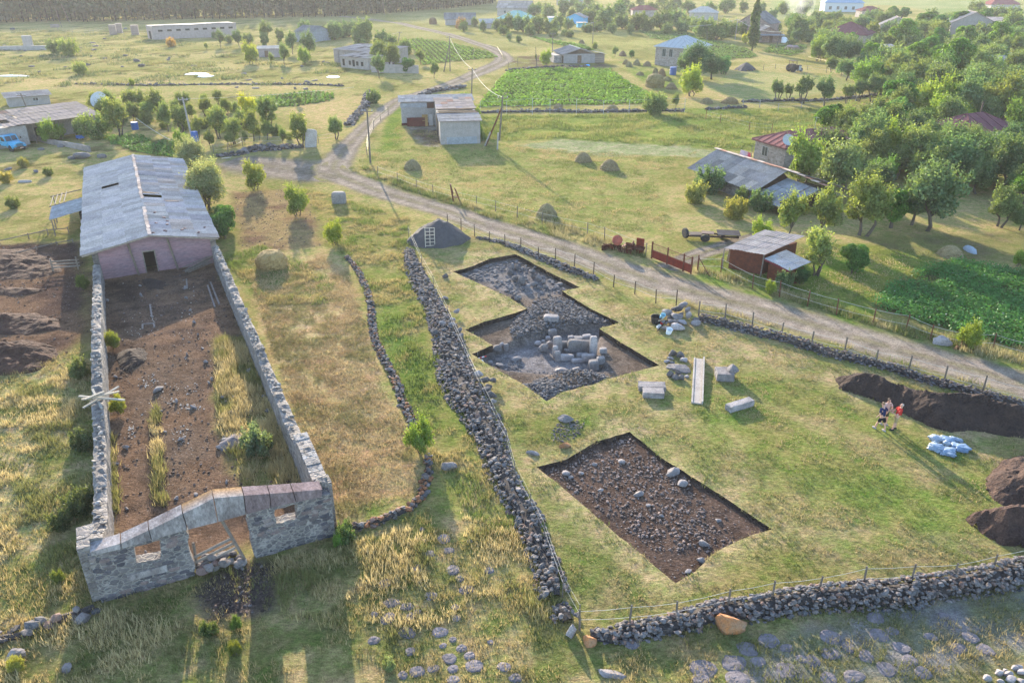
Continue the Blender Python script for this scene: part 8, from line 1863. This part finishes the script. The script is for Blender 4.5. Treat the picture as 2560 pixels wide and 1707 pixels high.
def crop(nm):
 k,pts,pitch,ph_,colr,lab=CROPS[nm]; poly=CROPPOLY[nm]; xs=[p[0] for p in poly]; ys=[p[1] for p in poly]
 g=np.random.default_rng(abs(hash(nm)) % 1000 if False else len(nm)*7); c=Vector((sum(xs)/len(xs),sum(ys)/len(ys))); far_=c.length
 a = {'yard potatoes': R(-28), 'roadside crop': R(-20)}.get(nm, R(12)); st = .42 * max(1, far_ / 75)
 W_=max(max(xs)-min(xs),max(ys)-min(ys))*.75
 r_,s_=np.meshgrid(np.arange(-W_,W_,pitch),np.arange(-W_,W_,st)); r_=r_.ravel(); s_=s_.ravel()
 x=c[0]+s_*math.cos(a)-r_*math.sin(a)+g.normal(scale=.1,size=len(r_)); y=c[1]+s_*math.sin(a)+r_*math.cos(a)+g.normal(scale=.1,size=len(r_))
 ok=inpoly(x,y,poly)&(fbm(x/3,y/3,4,3)>.30); x,y=x[ok],y[ok]
 z=hgt(x,y); ht=ph_*(.6+.7*fbm(x/2.2,y/2.2,8,3)); nl=40 if far_<95 else (26 if far_<150 else 11)
 if nm == 'roadside crop': nl = 55
 n=len(x); i=np.repeat(np.arange(n),nl); m=len(i)
 d=g.normal(size=(m,3)); d[:,2]=np.abs(d[:,2])*1.1+.1; d /= np.linalg.norm(d,axis=1)[:,None]
 P_=np.column_stack([x[i],y[i],z[i]])+d*np.column_stack([ht[i]*.85]*2+[ht[i]])*(g.random((m,1))**.4)
 nn=d+g.normal(scale=.5,size=(m,3))+np.array((0,0,.6)); nn /= np.linalg.norm(nn,axis=1)[:,None]
 aa=np.cross(nn,g.normal(size=(m,3))); aa /= np.linalg.norm(aa,axis=1)[:,None]; cc=np.cross(nn,aa)
 s=(.125 if far_<95 else .17 if far_<150 else .3)*(.6+.8*g.random(m)); s=s[:,None]
 V=np.stack([P_-aa*s*.7,P_+cc*s*.5,P_+aa*s*.7,P_-cc*s*.5],1).reshape(-1,3)
 C=np.array(colr)[None]*(.7+.6*g.random((m,1)))*(.75+.5*fbm(P_[:,0]/4,P_[:,1]/4,3,3))[:,None]
 if nm == 'roadside crop':
  fl_=g.random(m)<.006; C[fl_]=(.3,.34,.3)
 o = link('crop_plants', arr_mesh('crop_plants', V, np.arange(4 * m).reshape(m, 4), np.repeat(C, 4, 0)), M['leaf']); return tag(o, lab, 'crop', kind='stuff')
for nm in CROPS: crop(nm)
def grass(name,lab,areas,dens,h,wd,nb,cols,seed,clump=(.35,.6,1.6),maxd=None,lean=.6,avoid=True,ccol=None):
 g=np.random.default_rng(seed); X=[]; Y=[]
 for k,pts in areas:
  poly=PP(k,pts); xs=[p[0] for p in poly]; ys=[p[1] for p in poly]; n=int((max(xs)-min(xs))*(max(ys)-min(ys))*dens)
  x=g.uniform(min(xs),max(xs),n); y=g.uniform(min(ys),max(ys),n); ok=inpoly(x,y,poly); X.append(x[ok]); Y.append(y[ok])
 x=np.concatenate(X); y=np.concatenate(Y); f=fbm(x/clump[2],y/clump[2],seed,4); ok=sstep(clump[0],clump[1],f)>g.random(len(x))
 if avoid:
  ok &= ~(inpoly(x,y,PIT1R)|inpoly(x,y,PIT2R)); rd=segdist(x,y,[(p[0],p[1]) for p in ROAD]); ok &= rd>2.0
 x,y,f=x[ok],y[ok],f[ok]; n=len(x); z=hgt(x,y); i=np.repeat(np.arange(n),nb); m=len(i)
 a=g.uniform(0,6.283,m); hh_=h[0]+(h[1]-h[0])*g.random(m)*(.5+sstep(clump[0],clump[1]+.15,f[i])); ww=wd*(.6+.8*g.random(m))
 b=np.column_stack([x[i]+g.normal(scale=wd*2.2,size=m),y[i]+g.normal(scale=wd*2.2,size=m),z[i]-.02]); s=np.column_stack([-np.sin(a),np.cos(a),np.zeros(m)])*ww[:,None]*.5
 la=a+g.normal(scale=.5,size=m); l=lean*hh_*(.3+.8*g.random(m)); tip=b+np.column_stack([np.cos(la)*l,np.sin(la)*l,hh_])
 V=np.stack([b-s,b+s,tip],1).reshape(-1,3); cols=np.asarray(cols)
 t=sstep(.35,.65,fbm(x/2.6,y/2.6,seed+9,4)); ci=np.clip((t[i]*len(cols)+g.normal(scale=.55,size=m)).astype(int),0,len(cols)-1)
 C=cols[ci]*(.75+.5*g.random(m))[:,None]
 o = link(name, arr_mesh(name, V, np.arange(3 * m).reshape(m, 3), np.repeat(C, 3, 0)), M['blade']); return tag(o, lab, 'grass', kind='stuff')
GOLD=((.50,.41,.225),(.44,.36,.19),(.33,.285,.13),(.20,.205,.075)); GRN=((.13,.18,.045),(.17,.19,.06),(.23,.215,.085),(.31,.255,.12)); MIXG=((.14,.15,.055),(.20,.185,.075),(.27,.225,.1),(.36,.285,.14))
grass('dry_grass', 'tall golden grass beside the stone bank and in the lower pasture', [(0, [(1060, 1150), (1200, 1180), (1260, 1330), (1280, 1430), (1080, 1420), (1040, 1300)]), (0, [(620, 1290), (1000, 1200), (1060, 1420), (900, 1470), (650, 1420)]), (0, [(-60, 900), (200, 830), (225, 1350), (-60, 1460)]), (0, [(-60, 1480), (230, 1390), (420, 1440), (300, 1600), (-60, 1600)])], 46, (.15, .42), .035, 5, GOLD, 1, (.42, .60, 1.5))
grass('dry_grass', 'golden weeds inside the ruin along its right wall', [(0, [(495, 780), (560, 775), (700, 1110), (560, 1115), (500, 980)]), (0, [(345, 930), (365, 930), (385, 1160), (355, 1160)]), (0, [(245, 1000), (262, 1000), (275, 1190), (258, 1190)])], 50, (.2, .55), .04, 6, GOLD, 2, (.25, .5, 1.2))
grass('meadow_grass', 'mixed green and straw grass of the lower pasture', [(0, [(-120, 1470), (230, 1370), (770, 1230), (1000, 1160), (1260, 1250), (1300, 1420), (1340, 1490), (2420, 1330), (2700, 1650), (-300, 1650)]), (0, [(-80, 890), (215, 790), (235, 1370), (-80, 1480)])], 34, (.08, .26), .035, 4, MIXG, 3, (.30, .55, 1.2))
grass('lawn_grass', 'short mown grass of the excavation field', [(0, [(945, 560), (1080, 540), (1380, 650), (1700, 770), (2420, 950), (2420, 1300), (1900, 1390), (1400, 1440), (1290, 1330), (1200, 1050), (1080, 830), (940, 640)])], 36, (.05, .15), .04, 4, ((.14, .17, .05), (.22, .2, .08), (.29, .245, .115), (.33, .27, .14)), 4, (.3, .6, 1.3), lean=.9)
grass('weeds', 'green weeds and grass between the stone row and the stone bank', [(0, [(810, 590), (940, 545), (1000, 800), (1150, 1050), (1250, 1330), (1100, 1200), (1000, 1090), (950, 960), (880, 800)])], 30, (.08, .34), .04, 5, GRN, 5, (.36, .58, 1.8))
grass('hay_stubble', 'flattened dry hay of the strip beside the ruin', [(0, [(570, 630), (740, 590), (800, 620), (870, 850), (940, 1000), (965, 1130), (780, 1200), (680, 960)])], 44, (.05, .2), .036, 5, ((.46, .35, .19), (.40, .30, .155), (.33, .235, .12), (.25, .22, .09)), 6, (.2, .45, 1.5), lean=2.0)
grass('weeds', 'green weeds around the square haystack', [(0, [(510, 590), (600, 560), (770, 640), (750, 700), (600, 700)]), (0, [(690, 430), (940, 500), (940, 560), (790, 590)])], 28, (.1, .32), .045, 5, GRN, 7, (.4, .6, 1.6))
grass('verge_grass', 'tall grass and weeds on the verges of the dirt road', [(2, [(30, 1180), (130, 1190), (520, 1320), (1130, 1530), (1120, 1480), (500, 1250), (120, 1120)]), (5, [(1050, -10), (1500, 110), (1900, 190), (2100, 240), (2100, 200), (1850, 120), (1450, -40)]), (6, [(100, 330), (600, 480), (1200, 660), (1800, 850), (2400, 1000), (2400, 860), (1800, 760), (1300, 640), (700, 450), (150, 300)]), (6, [(0, 560), (600, 700), (1200, 880), (1800, 1040), (2352, 1190), (2352, 1160), (1800, 1000), (1200, 850), (600, 680), (0, 530)]), (0, [(790, 390), (830, 330), (860, 300), (870, 270), (845, 280), (800, 340)])], 24, (.15, .55), .05, 5, ((.12, .16, .05), (.17, .18, .07), (.24, .21, .1), (.32, .28, .15)), 8, (.3, .52, 1.6))
grass('tall_grass', 'tall sunlit green grass of the strip right of the hut', [(2, [(960, 795), (2400, 785), (2420, 900), (2250, 1000), (1500, 945), (1150, 965), (960, 950)]), (3, [(0, 745), (1330, 745), (1320, 850), (560, 920), (480, 1030), (0, 990)])], 7, (.15, .5), .09, 4, ((.13, .17, .045), (.18, .2, .06), (.25, .24, .09)), 9, (.3, .55, 3.5))
grass('meadow_grass', 'short grass of the mown hay meadow', [(2, [(30, 1150), (230, 1050), (400, 850), (950, 960), (1200, 1000), (2352, 1070), (2500, 1000), (2150, 1250), (2300, 1600), (1100, 1540), (500, 1300)]), (0, [(1600, 600), (1900, 560), (2180, 580), (2190, 640), (2010, 690), (2000, 745), (1850, 690)])], 12, (.06, .2), .07, 4, ((.15, .175, .05), (.23, .215, .085), (.32, .265, .125), (.36, .29, .15)), 10, (.3, .6, 1.8), lean=.9)
grass('pasture_tufts', 'scrubby grass tufts of the far rocky pasture', [(1, [(-100, 190), (1000, 240), (2352, 440), (2352, 580), (500, 600), (-100, 640)])], 1.2, (.2, .8), .22, 5, ((.10, .13, .05), (.15, .165, .065), (.22, .2, .09)), 11, (.52, .66, 6))
# ---------------------------------------------------------------- people
def skinned(name,joints,bones,mat,parent,sub=2,root=0):
 """one continuous body grown over a skeleton: joints (x, y, z, radius)"""
 me=bpy.data.meshes.new(name); me.from_pydata([j[:3] for j in joints],bones,[])
 o=link(name,me,mat,parent)
 sk = o.modifiers.new('skin', 'SKIN'); sk.use_smooth_shade = True
 for i,j in enumerate(joints):
  sv=me.skin_vertices[0].data[i]; r=j[3]; sv.radius=r if isinstance(r,tuple) else (r,r); sv.use_root=(i==root)
 ss = o.modifiers.new('sub', 'SUBSURF'); ss.levels = sub; ss.render_levels = sub
 at = me.color_attributes.new('Col', 'FLOAT_COLOR', 'POINT'); at.data.foreach_set('color', np.ones(len(joints) * 4, np.float32))
 return o
def person(loc,rz,label,shirt,shorts,hair,shoe,pose,lean=0.,stride=.0,bald=False,beard=None):
 t = thing('person', label, 'person', g3(loc), rz)
 f=lean
 hip,chest,neck,head=(0,0,.94),(f*.5,0,1.28),(f*.95,0,1.5),(f*1.25+.03,0,1.66)
 J=[(*hip,(.15,.12)),(f*.25,0,1.1,(.145,.115)),(*chest,(.17,.125)),(*neck,.062),(head[0]-.01,0,1.58,.062),(head[0],0,1.66,(.082,.1)),(head[0],0,1.75,(.062,.075))]
 B=[(0,1),(1,2),(2,3),(3,4),(4,5),(5,6)]
 for s in (-1,1):
  b=len(J); st=stride*s
  J+=[(0,s*.1,.86,.095),(st*.5+.02,s*.115,.5,.062),(st*.9,s*.12,.28,.055),(st,s*.12,.09,.042),(st+.16,s*.13,.045,.036)]
  B+=[(0,b),(b,b+1),(b+1,b+2),(b+2,b+3),(b+3,b+4)]
  a=len(J); el,wr=pose[0 if s<0 else 1]
  sh=(f*.8,s*.2,1.42); J+=[(*sh,.062),(*el,.046),(*wr,.03)]
  w=Vector(wr); d=(w-Vector(el)).normalized(); side=d.cross(Vector((0,0,1))).normalized()
  palm=w+d*.07; J.append((*palm,(.036,.02))); B+=[(2,a),(a,a+1),(a+1,a+2),(a+2,a+3)]
  for k,(o_,l_) in enumerate(((-.03,.075),(-.01,.09),(.01,.085),(.03,.065))):
   c=len(J); p1=palm+d*l_*.55+side*o_; p2=p1+d*l_*.45-Vector((0,0,.018)); J+=[(*p1,.0095),(*p2,.008)]; B+=[(a+3,c),(c,c+1)]
  c=len(J); p1=w+d*.045+side*(.05*-s); J+=[(*p1,.011),(*(p1+d*.035+side*(.012*-s)),.009)]; B+=[(a+3,c),(c,c+1)]
 skinned('body', J, B, M['skin'], t)
 sx=[(0,0,.90,(.165,.135)),(f*.25,0,1.1,(.165,.135)),(f*.5,0,1.28,(.19,.145)),(f*.8,0,1.43,(.15,.11)),(f*.93,0,1.485,.075)]; sb=[(0,1),(1,2),(2,3),(3,4)]
 for s in (-1,1):
  a=len(sx); el=Vector(pose[0 if s<0 else 1][0]); sh=Vector((f*.8,s*.21,1.41)); sx+=[(*sh,.078),(*sh.lerp(el,.8),.07)]; sb+=[(3,a),(a,a+1)]
 o = skinned('shirt', sx, sb, M['cloth'], t, root=2)
 def colour(o,c):
  o.data.materials[0] = bpy.data.materials.get('cloth %s' % (c,)) or solid('cloth %s' % (c,), c, tuple(x * .8 for x in c), 9, .9, .2, 30, var=.15, attr=False)
 colour(o,shirt)
 hx=[(0,0,.95,(.17,.14)),(0,0,.86,(.16,.14))]; hb=[(0,1)]
 for s in (-1,1):
  a=len(hx); hx+=[(stride*s*.15,s*.105,.78,.115),(stride*s*.42,s*.12,.52,.1)]; hb+=[(1,a),(a,a+1)]
 o = skinned('shorts', hx, hb, M['cloth'], t); colour(o, shorts)
 for s in (-1,1):
  st = stride * s; q = MB(); q.lathe((st + .06, s * .125, 0), [(.07, 0), (.085, .02), (.08, .06), (.055, .1)], 14, shoe, sx=1.75, sy=.7); q.build('shoe', M['paint'], t)
 hd=Vector((head[0],0,1.70)); V,F=ico(3)
 if not bald:
  k=(V[:,2]>-.05)&~((V[:,0]>.45)&(V[:,2]<.55)); f_=F[k[F].all(1)]
  q = MB(); q.add((V * np.array((.112, .092, .118)) + np.array(hd)).tolist(), f_.tolist(), hair); q.build('hair', M['paint'], t)
 else:
  k = (V[:, 2] > -.35) & (V[:, 2] < .6) & (V[:, 0] < .25); f_ = F[k[F].all(1)]; q = MB(); q.add((V * np.array((.106, .09, .11)) + np.array(hd)).tolist(), f_.tolist(), hair); q.build('hair', M['paint'], t)
 q = MB(); q.lathe(hd + Vector((.1, 0, -.03)), [(.004, -.03), (.018, -.02), (.012, .012), (.004, .03)], 8, (.75, .42, .33)); q.build('nose', M['paint'], t)
 for s in (-1,1):
  q = MB(); q.rock(hd + Vector((.088, s * .035, .005)), (.014, .024, .014), (.06, .05, .05), ROCK1); q.build('eye', M['paint'], t)
  q = MB(); q.rock(hd + Vector((.0, s * .092, -.01)), (.035, .02, .06), (.7, .4, .32), ROCK1); q.build('ear', M['paint'], t)
 q = MB(); q.box(hd + Vector((.088, 0, -.075)), (.02, .05, .012), 0, (.5, .2, .18)); q.build('mouth', M['paint'], t)
 if beard:
  k = (V[:, 2] < -.25) & (V[:, 0] > -.2); f_ = F[k[F].all(1)]; q = MB(); q.add((V * np.array((.105, .085, .12)) + np.array(hd) - np.array((0, 0, .01))).tolist(), f_.tolist(), beard); q.build('beard', M['paint'], t)
 return t
def zp(x,y): return G(2160+x/7.84,980+y/7.84)
folded=(((.12,-.3,1.15),(.28,-.02,1.17)),((.12,.3,1.15),(.28,.05,1.14)))
hang=(((-.02,-.31,1.16),(.1,-.33,.93)),((-.02,.31,1.16),(.12,.3,.95)))
pocket=(((-.12,-.33,1.17),(.02,-.2,.98)),((-.12,.33,1.17),(.02,.2,.98)))
person(zp(585, 725), R(170), 'person in a red t-shirt and khaki shorts leaning back with folded arms', (.50, .035, .03), (.34, .26, .13), (.5, .47, .43), (.02, .02, .025), folded, -.12, .1, True)
person(zp(310, 735), R(115), 'person in a navy t-shirt and black shorts seen from behind', (.012, .022, .075), (.012, .012, .016), (.22, .14, .08), (.35, .33, .32), hang, .1, .24)
person(zp(375, 620), R(-75), 'bearded person in a pale pink t-shirt facing the others with folded arms', (.52, .38, .34), (.06, .07, .04), (.06, .035, .02), (.3, .28, .25), folded, .02, .08, False, (.16, .06, .03))
# ---------------------------------------------------------------- air
def air(name,V,F,dens,colr,g,label):
 me=bpy.data.meshes.new(name); me.from_pydata(V,[],F)
 m, t, ns, ls = nt(name + '_air'); v = N(ns, 'ShaderNodeVolumePrincipled'); v.inputs['Color'].default_value = (*colr, 1)
 v.inputs['Density'].default_value = dens; v.inputs['Anisotropy'].default_value = g
 o = N(ns, 'ShaderNodeOutputMaterial'); ls.new(v.outputs[0], o.inputs['Volume'])
 ob = link(name, me, m); return tag(ob, label, name, kind='stuff'), v, ns, ls
b=(-900,-120,-3,900,900,46)
air('haze', [(b[0], b[1], b[2]), (b[3], b[1], b[2]), (b[3], b[4], b[2]), (b[0], b[4], b[2]), (b[0], b[1], b[5]), (b[3], b[1], b[5]), (b[3], b[4], b[5]), (b[0], b[4], b[5])],
 [(3, 2, 1, 0), (4, 5, 6, 7), (0, 1, 5, 4), (1, 2, 6, 5), (2, 3, 7, 6), (3, 0, 4, 7)], .00016, (.95, .95, .97), .25, 'thin summer evening haze over the whole pasture')
V,F=ico(3); sp=P(3,850,185); V=V*(1+.35*(fbm(V[:,0]*2+3,V[:,1]*2+V[:,2],4,3)-.5))[:,None]; tz=(V[:,2]+1)/2
V=V*np.array((9,7,8.5))*(.35+.65*tz)[:,None]**np.array((1,1,0)); V[:,0] -= 7*tz; V[:,2]+=8.6
ob, v, ns, ls = air('smoke', [tuple(q) for q in V], [tuple(int(i) for i in f) for f in F], .03, (.9, .9, .92), .3, 'pale smoke drifting up between village trees')
ob.location = g3(sp); tc = N(ns, 'ShaderNodeTexCoord'); ls.new(noise(ns, ls, tc.outputs['Object'], .22, 4, .6, .42, .75, 0, .075), v.inputs['Density'])
